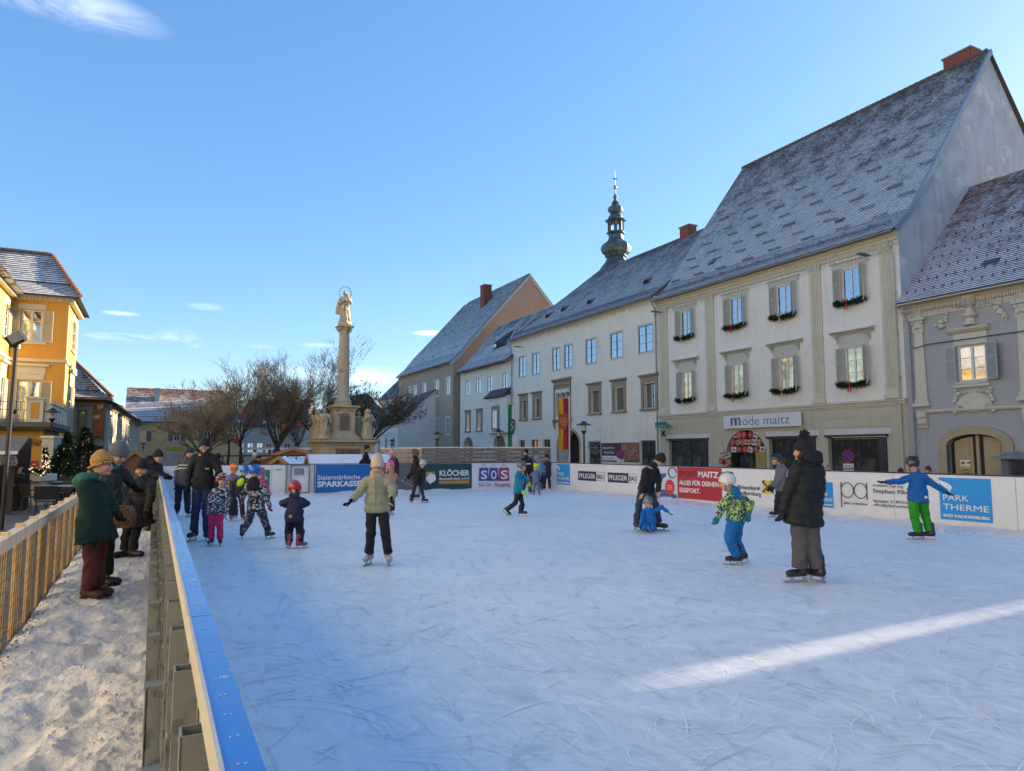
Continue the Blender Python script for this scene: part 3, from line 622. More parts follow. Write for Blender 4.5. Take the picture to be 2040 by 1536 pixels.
for a, b, t in gs: r = fw_.rect(Z5(a, 0)[0], Z5(b, 0)[0], Z5(0, t)[1], Z5(0, 1400)[1]); HS.append((r[0], r[1], BZ+.2, 2.45, .25))
for a, b in ((888, 928), (970, 1028), (1054, 1104)): r = fw_.rect(Z5(a, 0)[0], Z5(b, 0)[0], Z5(0, 1278)[1], Z5(0, 1300)[1]); HS.append((r[0], r[1], BZ+.2, 2.75, .25))
mb = MB(); wall_sheet(mb, 0, WW, BZ, 13.5, [tuple(h) for h in HU+HL]+HT+HG+HS); mb.obj('wall', white_wall, H2)
browf = M('brown_frame', (.20, .16, .12), .6, .1, 5, .1)
for h in HU:
    window(H2, h[0], h[1], h[2], h[3], .02, 2, 3, browf, .05, bar=.025, mid=.07)
    q = MB(); e = .16
    for bx in ((h[0]-e, h[0]-.002, h[2]-e, h[3]+e), (h[1]+.002, h[1]+e, h[2]-e, h[3]+e), (h[0], h[1], h[3]+.002, h[3]+e), (h[0], h[1], h[2]-e, h[2]-.002)): q.box(bx[0], bx[1], -.018, -.002, bx[2], bx[3])
    q.obj('window_surround', M('cream_surround', (.58, .55, .47), .85, .05, 3, .1), H2)
for h in HL:
    window(H2, h[0], h[1], h[2], h[3], .3, 2, 2, browf, .06, mid=.1, bar=.06)
    q = MB(); e = .3
    q.box(h[0]-e, h[0]-.003, -.09, .02, h[2]-.05, h[3]+.1); q.box(h[1]+.003, h[1]+e, -.09, .02, h[2]-.05, h[3]+.1); q.box(h[0]-e, h[1]+e, -.1, .02, h[3]+.102, h[3]+.5)
    mould(q, [(0, 0), (.16, 0), (.28, .12), (.3, .2), (0, .26)], h[0]-e-.1, h[1]+e+.1)
    q.v = [(a, b, c+h[3]+.5) if c < .3 else (a, b, c) for a, b, c in q.v]; mould2 = None
    q.box(h[0]-e-.08, h[1]+e+.08, -.2, .02, h[2]-.2, h[2]-.06); q.obj('stone_frame', tanstone, H2)
q = MB(); a, b = tri[0]-.25, tri[1]+.25
for x in (a, b-.2): q.box(x, x+.2, -.1, .0, 4.6, 8.15)
for k in range(1, 3): x = tri[0]+k*(tri[1]-tri[0])/3; q.tube([(x, -.06, 4.7), (x, -.06, 7.0)], .07, 8)
q.box(a, b, -.06, -.005, 7.45, 8.15)
for k in range(10): x = a+.3+(b-a-.6)*k/9; q.ball((x, -.07, 7.8), .12, 6, 4)
mould(q, [(0, 8.152), (.14, 8.152), (.3, 8.3), (.3, 8.42), (0, 8.5)], a-.1, b+.1); mould(q, [(0, 4.3), (.2, 4.42), (.25, 4.6), (0, 4.6)], a-.1, b+.1)
for x in (a, b-.22): q.ext([(-.22, 4.29), (0, 4.29), (0, 3.7), (-.08, 3.8)], 'x', x, x+.22)
q.obj('triple_arch_frame', tanstone, H2)
for h in HT: q = MB(); q.box(h[0], h[1], .28, .3, h[2], h[3]); q.obj('pane', glass, H2)
q = MB(); p1 = arch_pts(gt[0]+.1, gt[1]-.05, 2.2, 1.35); p2 = arch_pts(gt[0]-.12, gt[1]+.17, 2.2, 1.58)
for i in range(14):
    for y0 in (-.06,): q.add([(p1[i][0], y0, p1[i][1]), (p1[i+1][0], y0, p1[i+1][1]), (p2[i+1][0], y0, p2[i+1][1]), (p2[i][0], y0, p2[i][1]), (p1[i][0], .05, p1[i][1]), (p1[i+1][0], .05, p1[i+1][1]), (p2[i+1][0], .05, p2[i+1][1]), (p2[i][0], .05, p2[i][1])], [(0, 1, 2, 3), (3, 2, 6, 7), (0, 4, 5, 1)])
q.box(gt[0]-.12, gt[0]+.1, -.06, .05, BZ, 2.2); q.box(gt[1]-.05, gt[1]+.17, -.06, .05, BZ, 2.2); q.obj('gateway_arch', M('gate_stone', (.45, .33, .2), .85, .2, 4, .3), H2)
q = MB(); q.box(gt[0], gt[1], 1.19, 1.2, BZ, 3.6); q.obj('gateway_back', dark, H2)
for h in HS: window(H2, h[0]+.01, h[1]-.01, h[2], h[3], .18, 2 if h[1]-h[0] > 1 else 1, 1, M('shopfront_frame', (.025, .025, .027)), .08, glass_dark, name='shop_window')
P2 = [(-.55, 13.5), (.8, 14.5), (2.2, 15.75), (8, 21.)]
t_white = tilemat('dusted_tiles', (.08, .072, .068), (.13, .105, .09), snow=.86, vgrad=.35, sc=.6, lip=.18)
hipL = lambda v: -.1+5.2*v
tiles(H2, P2, hipL, lambda v: WW, .2, .17, t_white)
mb = MB(); roof_deck(mb, P2, hipL, lambda v: WW); mb.poly((5.1, 8, 20.98), (WW, 8, 20.98), (WW, 16.5, 13.4), (-.2, 16.5, 13.4)); mb.poly((-.1, -.55, 13.45), (5.1, 8, 20.95), (-.1, 16.5, 13.4)); mb.obj('roof', M('roof_boards', (.09, .07, .06)), H2)
mb = MB(); mb.poly((0, 0, BZ), (0, 0, 13.5), (0, 16, 13.5), (0, 16, BZ)); mb.poly((WW, 0, BZ), (WW, 0, 13.5), (WW, 16, 13.5), (WW, 16, BZ)); mb.obj('side_wall', white_wall, H2)
chimney(H2, fw_.at(1371, 470, 8)[0], 8, 20.2, fw_.at(1371, 453, 8)[1], 1.2, .8)
def vent_dormer(parent, x, P, s, w=.8, red=True):
    (yy, zz), an = on_roof(P, s); mb = MB(); h = w*.55; pts = arch_pts(-w/2, w/2, 0, h, 8)
    vs = [(p[0], 0, p[1]) for p in pts]+[(0, w*1.1, h*.98*0+w*1.1*math.tan(an))]
    for i in range(8): mb.poly(vs[i], vs[i+1], vs[-1])
    o = mb.obj('vent_dormer', M('dormer_clay', (.22, .09, .07), .8, .2, 8), parent, (x, yy, zz+.02)); q = MB(); q.ext([(p[0], p[1]*.96) for p in pts], 'y', .06, .08)
    q.v = [(a, b, c) for a, b, c in q.v]; q.obj('vent_opening', dark, o); return o
for px, py in ((1089, 634), (1121, 621), (1173, 607), (1286, 567)): a, s_ = roof_x(fw_, P2, px, py); vent_dormer(H2, a, P2, s_)
snow_rail(H2, .4, WW-.2, P2); gutter(H2, -.05, WW-.05, -.63, 13.42); downpipe(H2, WW-.18, 13.3); downpipe(H2, .2, 13.3); icicle_lights(H2, .1, WW, -.4, 13.3, 150)
mb = MB(); mould(mb, [(0, 0), (.06, 0), (.1, .1), (.3, .2), (.36, .3), (0, .34)], 0, WW); mb.obj('eaves_cornice', white_wall, H2, (0, 0, 13.14))
q = MB(); q.tube([(2.9, 0, 12.4), (2.9, -.4, 12.42)], .03, 6); q.box(2.8, 3.0, -1.1, -.4, 12.36, 12.46); q.obj('wall_lamp', M('lamp_grey', (.15, .14, .12)), H2)
bn = fw_.rect(Z5(1463, 0)[0], Z5(1727, 0)[0], Z5(0, 1318)[1], Z5(0, 1400)[1])
BN = thing('event_banner', 'brown printed event banner with white lettering on the white house wall', 'banner', tuple(fw_.o+fw_.ux*bn[0]-fw_.uy*.04+np.array([0, 0, .75])), RZ)
bw = bn[1]-bn[0]; q = MB(); q.box(0, bw, -.02, 0, 0, 1.55); q.obj('banner_sheet', M('banner_brown', (.07, .03, .035), .6, .3, 3, 0), BN)
q = MB(); q.box(bw*.55, bw-.02, -.026, -.021, .05, 1.5); q.obj('banner_photo', M('banner_photo', (.25, .09, .05), .6, .8, 5, 0, c2=(.5, .33, .2), c2s=5, c2t=.52), BN)
q = MB(); q.box(.12, bw*.5, -.026, -.021, .1, .48); q.obj('banner_strip', white_paint, BN)
tw_ = M('lettering_white', (.75, .75, .75), .5, 0, 1, 0)
letter(BN, 'Adventdorf am', .2, -.024, 1.05, .3, tw_, fit=1.7); letter(BN, 'Hauptplatz', .4, -.024, .68, .3, tw_, fit=1.5); letter(BN, '28.11. - 31.12.2024', .2, -.028, .2, .22, ink, fit=1.6, bold=.01)
# ---------------- middle house
fi = Fr(34, 81.4, RZ); WI = 14.3
H3 = thing('middle_house', 'low white house with stone window frames and small bay, squeezed between two taller houses', 'building', (34, 81.4, 0), RZ)
uw = [(515, 545, 805, 917), (586, 622, 783, 903), (667, 701, 765, 885), (771, 808, 741, 864)]; lw = [(527, 546, 1045, 1150), (605, 627, 1022, 1143), (680, 692, 1012, 1140), (745, 773, 998, 1130)]
HU = []; HL = []
for a, b, t, l in uw: r = fi.rect(Z5(a, 0)[0], Z5(b, 0)[0], Z5(0, t)[1], Z5(0, l)[1]); HU.append((r[0], r[1], 8.35, 10.2, .1))
for a, b, t, l in lw: r = fi.rect(Z5(a-6, 0)[0], Z5(b, 0)[0], Z5(0, t)[1], Z5(0, l)[1]); HL.append((r[0], r[1], 4.1, 6.1, .4))
ga = [fi.rect(Z5(500, 0)[0], Z5(566, 0)[0], Z5(0, 1240)[1], Z5(0, 1300)[1]), fi.rect(Z5(708, 0)[0], Z5(790, 0)[0], Z5(0, 1222)[1], Z5(0, 1300)[1])]
HG = [(g[0], g[1], BZ, 3.3 if k == 0 else 3.45, .8, 1.2) for k, g in enumerate(ga)]
mb = MB(); wall_sheet(mb, 0, WI, BZ, 11.5, HU+HL+HG); mb.obj('wall', white_wall, H3)
for h in HU: window(H3, h[0], h[1], h[2], h[3], .02, 2, 3, M('beige_frame', (.4, .36, .3)), .07)
for k, h in enumerate(HL):
    window(H3, h[0]+.1, h[1]-.05, h[2], h[3], .28, 2, 2, white_paint, .08)
    q = MB(); e = .26; q.box(h[0]-e, h[0]-.003, -.09, .02, h[2]-.05, h[3]+.1); q.box(h[1]+.003, h[1]+e, -.09, .02, h[2]-.05, h[3]+.1); q.box(h[0]-e, h[1]+e, -.1, .02, h[3]+.102, h[3]+.35); q.box(h[0]-e-.12, h[1]+e+.12, -.22, .02, h[3]+.352, h[3]+.5); q.box(h[0]-e-.1, h[1]+e+.1, -.2, .02, h[2]-.2, h[2]-.06); q.obj('stone_frame', tanstone, H3)
for g in HG: q = MB(); q.box(g[0]-.1, g[1]+.1, .79, .8, BZ, 3.6); q.obj('arch_back', M('arch_shade', (.25, .2, .14)), H3)
bx = fi.at(*Z5(690, 930))[0]; q = MB(); q.box(bx, WI, -.55, -.006, 3.6, 7.6); bay = q.obj('bay', white_wall, H3); 
q = MB(); q.poly((bx-.2, -.95, 7.55), (WI, -.95, 7.55), (WI, 0, 8.5), (bx+.3, 0, 8.5)); q.poly((bx-.2, -.95, 7.5), (WI, -.95, 7.5), (WI, 0, 7.5), (bx-.2, 0, 7.5)); q.poly((bx-.2, -.95, 7.55), (bx+.3, 0, 8.5), (bx-.2, 0, 7.5)); q.obj('bay_roof', M('bay_slate', (.06, .06, .065), .6, .3, 3), bay)
h = HL[3]; q = MB(); q.box(h[0]-.3, h[1]+.3, -.66, -.552, 3.95, 6.6); q.obj('stone_frame', tanstone, bay); w_ = window(H3, h[0]+.1, h[1]-.05, h[2], h[3], -.71, 2, 2, white_paint, .08)
P3 = [(-.7, 11.45), (.7, 12.55), (5.3, 17.8)]
tiles(H3, P3, lambda v: 0, lambda v: WI, .22, .2, t_white)
mb = MB(); roof_deck(mb, P3, lambda v: 0, lambda v: WI+.4); mb.poly((0, 5.3, 17.78), (WI+.4, 5.3, 17.78), (WI+.4, 11, 11.4), (0, 11, 11.4)); mb.obj('roof', M('roof_boards', (.09, .07, .06)), H3)
mb = MB(); gable(mb, .01, P3, 11, BZ); gable(mb, WI, P3, 11, BZ); mb.obj('side_wall', white_wall, H3)
a, s_ = roof_x(fi, P3, *Z5(735, 615)); (yy, zz), an = on_roof(P3, s_); q = MB(); q.add([(a-1.4, yy+.2, zz+.1), (a-.6, yy-.3, zz+.75), (a+.8, yy-.3, zz+.8), (a+2.2, yy+.3, zz+.2), (a, yy+2.2, zz+2.6)], [(0, 1, 4), (1, 2, 4), (2, 3, 4), (0, 3, 2, 1)]); dm = q.obj('eyebrow_dormer', M('dormer_dark', (.05, .05, .05)), H3)
q = MB(); q.box(a-.35, a+.35, yy-.34, yy-.3, zz+.2, zz+.62); q.obj('dormer_window', white_paint, dm)
gutter(H3, 0, WI-.1, -.78, 11.38); icicle_lights(H3, .1, WI-.2, -.5, 11.3, 80)
# ---------------- beige corner house
fb = Fr(33.4, 104.6, RZ); WB = 22.3
H4 = thing('beige_house', 'tall beige house with peach gable, brick chimney and very steep snow dusted roof', 'building', (33.4, 104.6, 0), RZ)
tan_wall = M('tan_plaster', (.40, .315, .23), .9, .06, .6, .2, 20, streak=.25); peach = M('peach_plaster', (.50, .30, .19), .9, .08, .5, .25, 15, streak=.4)
uw = [(118, 138, 868, 972), (153, 177, 857, 965), (217, 243, 838, 955), (301, 331, 812, 935), (380, 410, 787, 915)]; lw = [(112, 135, 1105, 1215), (150, 173, 1100, 1213), (213, 241, 1093, 1208), (298, 329, 1080, 1205), (378, 408, 1068, 1198)]
HU = []
for l_, z in ((uw, (8.9, 11.0)), (lw, (3.75, 5.9))):
    for a, b, t, l in l_: r = fb.rect(Z5(a, 0)[0], Z5(b, 0)[0], Z5(0, t)[1], Z5(0, l)[1]); HU.append((r[0]+.1, r[1]-.1, *z, .08))
mb = MB(); wall_sheet(mb, 0, WB, BZ, 12.9, HU); mb.obj('wall', tan_wall, H4)
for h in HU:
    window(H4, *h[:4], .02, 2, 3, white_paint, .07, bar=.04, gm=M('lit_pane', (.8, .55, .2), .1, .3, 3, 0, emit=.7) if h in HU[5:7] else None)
    q = MB(); e = .13
    for bx in ((h[0]-e, h[0]-.002, h[2]-e, h[3]+e), (h[1]+.002, h[1]+e, h[2]-e, h[3]+e), (h[0], h[1], h[3]+.002, h[3]+e), (h[0], h[1], h[2]-e, h[2]-.002)): q.box(bx[0], bx[1], -.03, -.002, bx[2], bx[3])
    q.obj('window_surround', white_paint, H4)
P4 = [(-.5, 12.95), (.9, 14.2), (2.4, 16.1), (11., 25.6)]
t_b = tilemat('frosted_tiles', (.07, .065, .06), (.11, .10, .09), snow=.80, vgrad=.2, sc=1.5, lip=.2)
hl = lambda v: -.2+1.8*v*v
tiles(H4, P4, hl, lambda v: WB+.1, .24, .2, t_b)
mb = MB(); roof_deck(mb, P4, hl, lambda v: WB+.12); mb.poly((1.5, 11, 25.58), (WB+.12, 11, 25.58), (WB+.12, 22.5, 12.9), (0, 22.5, 12.9)); mb.obj('roof', M('roof_boards', (.09, .07, .06)), H4)
mb = MB(); gable(mb, WB, P4, 22.4, 12.0); mb.obj('gable_wall', peach, H4); mb = MB(); gable(mb, WB-.01, [(0, 13.), (.01, 13.02)], 22.4, BZ, False); mb.box(WB-.3, WB-.012, .01, 22.4, BZ, 13.2); mb.obj('side_wall', tan_wall, H4)
mb = MB(); gable(mb, .01, P4, 22.4, BZ); mb.obj('side_wall', tan_wall, H4)
q = MB()
for sgn_ in (1, -1):
    for i in range(3):
        p, r = P4[i], P4[i+1]; 
        if sgn_ < 0: p, r = (22-p[0], p[1]), (22-r[0], r[1])
        q.add([(WB+.12, p[0], p[1]-.05), (WB+.12, r[0], r[1]-.05), (WB+.12, r[0], r[1]-.65), (WB+.12, p[0], p[1]-.65), (WB, p[0], p[1]-.05), (WB, r[0], r[1]-.05), (WB, r[0], r[1]-.65), (WB, p[0], p[1]-.65)], [(0, 1, 2, 3), (3, 2, 6, 7), (0, 4, 5, 1)])
q.obj('verge_trim', M('verge_plaster', (.5, .44, .37)), H4)
a, z = fb.at(968, 620, 8.6); chimney(H4, a, 8.6, 20.5, fb.at(968, 570, 8.6)[1], 1.35, 1.1); gutter(H4, 0, WB, -.58, 12.88)
mb = MB(); mould(mb, [(0, 0), (.1, 0), (.1, .1), (.3, .25), (0, .3)], 0, WB); mb.obj('eaves_cornice', tan_wall, H4, (0, 0, 12.6))
for px, py in ((899, 660), (907, 693), (861, 713), (885, 668)): a, s_ = roof_x(fb, P4, px, py); o = skylight(H4, a, P4, s_, .3, 1.1)
# ---------------- grey house on the right
fg = Fr(34, 22.7, RZ); WG = 16.4
H5 = thing('grey_house', 'blue-grey plastered house with cream stucco ornaments and arched double gate', 'building', (34, 22.7, 0), RZ)
grey_wall = M('lavender_plaster', (.385, .38, .385), .9, .06, .6, .2, 25, streak=.15); stucco = M('stucco_cream', (.58, .54, .44), .85, .12, 6, .35, 25)
Z9 = lambda x, y: (1780+x/4.042, 560+y/4.042)
W1 = [fg.at(*Z9(520, 660))[0], fg.at(*Z9(745, 640))[0]]; WZ = [fg.at(*Z9(640, 800))[1], fg.at(*Z9(640, 515))[1]]
G1 = [fg.at(*Z9(437, 1400))[0], fg.at(*Z9(905, 1400))[0]]; GZ = fg.at(*Z9(665, 1232))[1]
rep = 8.2
mb = MB(); hol = [(W1[0], W1[1], WZ[0], WZ[1], .14), (W1[0]+rep, W1[1]+rep, WZ[0], WZ[1], .14), (G1[0], G1[1], BZ, GZ, .4, .55)]
wall_sheet(mb, 0, WG, BZ, 9.2, hol); mb.obj('wall', grey_wall, H5)
curt = M('warm_glass', (.42, .40, .36), .05, .1, 2, .05, 2, metal=1, bd=.05)
shg = M('grey_shutter_frame', (.42, .42, .40), .7, .05, 3, 0); shp = M('grey_shutter_panel', (.30, .31, .29), .8, .05, 3, 0)
for dx in (0, rep):
    window(H5, W1[0]+dx, W1[1]+dx, WZ[0], WZ[1], .05, 2, 3, white_paint, .07, curt, mid=.12)
    shutters(H5, W1[0]+dx-.06, W1[1]+dx+.06, WZ[0]-.03, WZ[1]+.03, shg, (W1[1]-W1[0])*.56, (.18, .5), y=-.06, slats=False, pm=shp)
    a, b = W1[0]+dx, W1[1]+dx; q = MB(); q.box(a-.12, b+.12, -.06, -.003, WZ[1]+.04, WZ[1]+.62); mould(q, [(0, WZ[1]+.63), (.12, WZ[1]+.63), (.26, WZ[1]+.76), (.3, WZ[1]+.86), (0, WZ[1]+.92)], a-.35, b+.3); q.box(a-.1, b+.1, -.16, -.003, WZ[0]-.14, WZ[0]-.05); q.box(a-.2, b+.16, -.13, -.003, WZ[0]-.3, WZ[0]-.15)
    q.obj('window_crown', stucco, H5)
    q = MB(); c = (a+b)/2; zc = WZ[0]-1.0     # cartouche under the window with scrolls
    q.add([(c+.62*math.cos(t)*(1+.12*math.cos(4*t)), -.09, zc+.42*math.sin(t)*(1+.10*math.cos(4*t))) for t in [2*math.pi*i/28 for i in range(28)]]+[(c+.7*math.cos(t)*(1+.12*math.cos(4*t)), -.002, zc+.5*math.sin(t)*(1+.1*math.cos(4*t))) for t in [2*math.pi*i/28 for i in range(28)]], [list(range(28))]+[[i, (i+1) % 28, 28+(i+1) % 28, 28+i] for i in range(28)])
    for s in (-1, 1):
        for k in range(7): th = k*.9; q.ball((c+s*(.78+.08*math.cos(k*1.9)), -.06, zc-.45+k*.17), .11, 7, 5)
        for k in range(5): q.ball((c+s*(.15+k*.16), -.06, zc+.5-.02*k), .08, 6, 4)
    q.obj('cartouche', stucco, H5)
    q = MB(); zc = WZ[1]+.95                   # vase and garlands over the window
    q.lathe([(.3, 0), (.3, .1), (.2, .16), (.2, .3), (.34, .42), (.34, .5), (.2, .56), (.17, .8), (.3, .95), (.36, 1.2), (.3, 1.4)], 12, (c+.1, -.1, zc)); 
    rg = random.Random(5)
    for s in (-1, 1):
        for k in range(34):
            t = k/34; q.ball((c+.1+s*(.45+1.15*t)+rg.uniform(-.1, .1), -.07, zc+.95-.62*t+.25*math.sin(t*5)+rg.uniform(-.13, .13)), rg.uniform(.05, .11), 6, 4)
    q.obj('stucco_garland', stucco, H5)
def pilaster5(x0, x1):
    q = MB(); zb = fg.at(*Z9(230, 1030))[1]; zt = 8.15; m = (x0+x1)/2; w = x1-x0
    q.add([(x0-.05, -.12, zb+.5), (x1+.05, -.12, zb+.5), (x1-.02, -.12, zt-.6), (x0+.02, -.12, zt-.6), (x0-.05, -.002, zb+.5), (x1+.05, -.002, zb+.5), (x1-.02, -.002, zt-.6), (x0+.02, -.002, zt-.6)], [(0, 1, 2, 3), (0, 3, 7, 4), (1, 5, 6, 2)])
    q.box(x0-.1, x1+.1, -.17, -.002, zb+.3, zb+.5); q.box(x0-.18, x1+.18, -.22, -.002, zb+.12, zb+.3)
    for s in (-1, 1): q.ball((m+s*w*.48, -.17, zt-.12), .1, 8, 6); q.ball((m+s*w*.3, -.15, zt-.38), .1, 8, 6)
    q.box(x0-.04, x1+.04, -.14, -.002, zt-.6, zt-.02); q.box(x0-.16, x1+.16, -.22, -.002, zt, zt+.12); q.box(x0, x1, -.13, -.002, zt+.12, 8.75)
    for k in range(5): q.ball((m+(k-2)*w*.22, -.16, zt-.35), .07, 6, 4)
    q.ext([(-.28, zb-.1), (0, zb-.1), (0, zb-1.0), (-.1, zb-.95), (-.2, zb-.55)], 'x', x0, x1)
    for k in range(6): q.ball((x0+w*(.2+.3*(k % 3)), -.2, zb-.4-.3*(k//3)), .1, 7, 5)
    q.obj('pilaster', stucco, H5)
px0, px1 = fg.at(*Z9(188, 700))[0], fg.at(*Z9(262, 700))[0]; pilaster5(px0, px1); x5 = fg.at(*Z9(1030, 700))[0]; pilaster5(x5, x5+px1-px0)
zb = fg.at(*Z9(500, 1040))[1]; q = MB(); mould(q, [(0, -.1), (.1, -.08), (.16, .0), (.16, .06), (0, .1)], .55, WG); q.obj('belt_cornice', stucco, H5, (0, 0, zb))
q = MB(); mould(q, [(0, 0), (.06, 0), (.06, .28), (.14, .32), (.16, .5), (.4, .72), (.45, .84), (0, .86)], 0, WG); q.obj('eaves_cornice', stucco, H5, (0, 0, 8.3))
q = MB(); i_, o_ = arch_pts(G1[0], G1[1], GZ-.55, .55), arch_pts(G1[0]-.38, G1[1]+.38, GZ-.55, .95); y0 = -.12
for i in range(14): q.add([(i_[i][0], y0, i_[i][1]), (i_[i+1][0], y0, i_[i+1][1]), (o_[i+1][0], y0, o_[i+1][1]), (o_[i][0], y0, o_[i][1]), (i_[i][0], .1, i_[i][1]), (i_[i+1][0], .1, i_[i+1][1]), (o_[i+1][0], 0, o_[i+1][1]), (o_[i][0], 0, o_[i][1])], [(0, 1, 2, 3), (3, 2, 6, 7), (0, 4, 5, 1)])
q.box(G1[0]-.38, G1[0], y0, .1, BZ, GZ-.55); q.box(G1[1], G1[1]+.38, y0, .1, BZ, GZ-.55); q.obj('gate_surround', M('gate_sandstone', (.40, .32, .21), .85, .2, 4, .3), H5)
gb = M('gate_beige', (.42, .31, .17), .6, .08, 3, .1); gk = M('gate_black', (.012, .012, .012), .5)
c = (G1[0]+G1[1])/2; q = MB(); q.box(G1[0], G1[1], .3, .33, BZ, GZ); q.obj('gate_frame', gk, H5)
for s in (0, 1):
    a, b = (G1[0]+.2, c-.24) if s == 0 else (c+.24, G1[1]-.2); q = MB(); n = 8; hw_ = (G1[1]-G1[0])/2
    top = [(a+(b-a)*i/n, GZ-.55-.1+.55*math.sqrt(max(0, 1-((a+(b-a)*i/n-c)/hw_)**2))) for i in range(n+1)]
    q.ext([(a, BZ+.1), (b, BZ+.1)]+[(x, z) for x, z in top[::-1]], 'y', .24, .29)
    q2 = MB(); 
    g_ = q.obj('gate_leaf', gb, H5); q2.ext([(a+.14, BZ+.3), (b-.14, BZ+.3)]+[(a+.14+(x-a)*(b-a-.28)/(b-a), z-.16) for x, z in top[::-1]], 'y', .215, .238); q2.obj('gate_panel', gb, g_)
q = MB(); q.box(c-.07, c+.07, .18, .29, BZ, GZ-.06); q.obj('gate_post', gb, H5)
a, z = fg.at(*Z9(517, 1440)); b, z2 = fg.at(*Z9(602, 1520)); q = MB(); q.box(a, b, .19, .21, z2, z-.3); gsn = q.obj('notice', M('notice_yellow', (.55, .42, .05), .6, 0, 1, 0), H5)
q = MB(); q.box(a, b, .19, .21, z-.29, z); gs2 = q.obj('notice', white_paint, H5); q = MB(); q.ext([((a+.13)+.08*math.cos(t), (z-.14)+.08*math.sin(t)) for t in [i*math.pi/6 for i in range(12)]], 'y', .186, .189); q.obj('red_ring', M('red_sign', (.5, .03, .03), .5, 0, 1, 0), gs2); q = MB(); q.box(a+.3, b-.08, .186, .189, z-.17, z-.12); q.box(a+.38, a+.46, .186, .189, z-.17, z-.08); q.obj('tow_symbol', ink, gs2)
for k, s in enumerate(('Ausfahrt', 'Tag und Nacht', 'freihalten!')): letter(gsn, s, a+.05, .188, z-.5-k*.16, .14, ink, fit=(b-a)-.1, bold=.01)
P5 = [(-.55, 9.1), (.7, 10.25), (6.6, 16.5)]
t_g = tilemat('red_brown_tiles', (.10, .055, .045), (.17, .085, .06), snow=.9, vgrad=.42, sc=.8, lip=.22, red=(0, .45, .22, (.24, .09, .05)))
tiles(H5, P5, lambda v: -.02, lambda v: WG, .19, .165, t_g)
mb = MB(); roof_deck(mb, P5, lambda v: 0, lambda v: WG); mb.poly((0, 6.6, 16.48), (WG, 6.6, 16.48), (WG, 13.5, 9.1), (0, 13.5, 9.1)); mb.obj('roof', M('roof_boards', (.09, .07, .06)), H5)
mb = MB(); gable(mb, WG, P5, 13, BZ); mb.poly((0, 13, BZ), (0, 13, 9.1), (WG, 13, 9.1), (WG, 13, BZ)); mb.obj('side_wall', grey_wall, H5)
q = MB()
for r in range(7):
    for i in range(30):
        x = .3+i*.46+(r % 2)*.23; (yy, zz), an = on_roof(P5, .7+r*.95)
        q.add([(x-.03, yy, zz+.03), (x+.03, yy, zz+.03), (x+.03, yy+.04, zz+.2), (x-.03, yy+.04, zz+.2), (x, yy+.16, zz+.15)], [(0, 1, 2, 3), (0, 3, 4), (1, 4, 2)])
q.obj('snow_hooks', M('guard_wire', (.09, .09, .09)), H5, kind='stuff')
a, s_ = roof_x(fg, P5, 1972, 527); skylight(H5, a, P5, s_, .75, .8)
gutter(H5, -.05, WG, -.62, 9.02, M('cream_pipe', (.5, .47, .38))); downpipe(H5, .38, 8.9, M('grey_pipe', (.33, .34, .36), .5)); icicle_lights(H5, .1, WG, -.5, 8.75, 160)
q = MB(); q.tube([(.6, -.2, fg.at(*Z9(105, 540))[1])]+[(fg.at(*Z9(x, y))[0], -.2, fg.at(*Z9(x, y))[1]) for x, y in ((185, 545), (300, 510), (450, 490), (700, 455), (1040, 408))]+[(9, -.2, 7.2), (13, -.2, 7.6)], .025, 5); q.obj('cable', blackmetal, H5)
# ---------------- houses further along the row, beyond the frame
def plain_house(name, label, ox, oy, rz, w, d, ze, zr, wm, rm, nwin, floors, fm=white_paint, ww=1.05, wh=1.7, hip=0):
    H = thing(name, label, 'building', (ox, oy, 0), rz); hs_ = []
    for f in range(floors):
        zb = 1.3+f*(ze-.9)/floors
        for i in range(nwin): x = (i+.5)*w/nwin; hs_.append((x-ww/2, x+ww/2, zb, zb+wh, .12))
    q = MB(); wall_sheet(q, 0, w, BZ, ze, hs_); q.obj('wall', wm, H)
    for h in hs_: window(H, *h[:4], .05, 2, 2, fm, .08)
    P = [(-.4, ze), (d/2, zr)]; q = MB(); roof_deck(q, P, lambda v: -.2+hip*v, lambda v: w+.2-hip*v); q.poly((hip-.2, d/2, zr-.01), (w+.2-hip, d/2, zr-.01), (w+.2, d+.4, ze-.01), (-.2, d+.4, ze-.01)); 
    if hip: q.poly((-.2, -.4, ze), (hip-.2, d/2, zr-.01), (-.2, d+.4, ze)); q.poly((w+.2, -.4, ze), (w+.2-hip, d/2, zr-.01), (w+.2, d+.4, ze))
    q.obj('roof', rm, H)
    q = MB(); gable(q, 0, P if not hip else [(0, ze), (d/2, ze+.02)], d, BZ); gable(q, w, P if not hip else [(0, ze), (d/2, ze+.02)], d, BZ); q.poly((0, d, BZ), (w, d, BZ), (w, d, ze), (0, d, ze)); q.obj('side_wall', wm, H)
    return H
snowroof = M('snowed_roof', (.62, .64, .68), .8, .2, .8, .3, 10, c2=(.14, .09, .07), c2s=1.6, c2t=.5)
plain_house('cream_house', 'cream house farther along the row past the grey one', 34, 5.515, RZ+.052, 13.8, 15, 14, 23, cream_wall, snowroof, 6, 3)
plain_house('ochre_house', 'ochre house at the near end of the row', 34, -9.0, RZ, 30, 15, 14, 23, M('ochre_plaster', (.45, .33, .18)), snowroof, 9, 3)
BLOCKER = thing('sun_blocker_bridge', 'added unseen block shaped like a covered passage, cutting off sunlight through the gap between two houses', 'building', (40, 6.0, 0), 0); q = MB(); q.box(0, 4, -1.2, .9, 14.4, 17.1); q.obj('wall', cream_wall, BLOCKER); q = MB(); q.ext([(-1.3, 17.102), (1.0, 17.102), (-.15, 17.9)], 'x', -.1, 4.1); q.obj('roof', snowroof, BLOCKER)  # block added out of view to shorten the sun streak on the ice
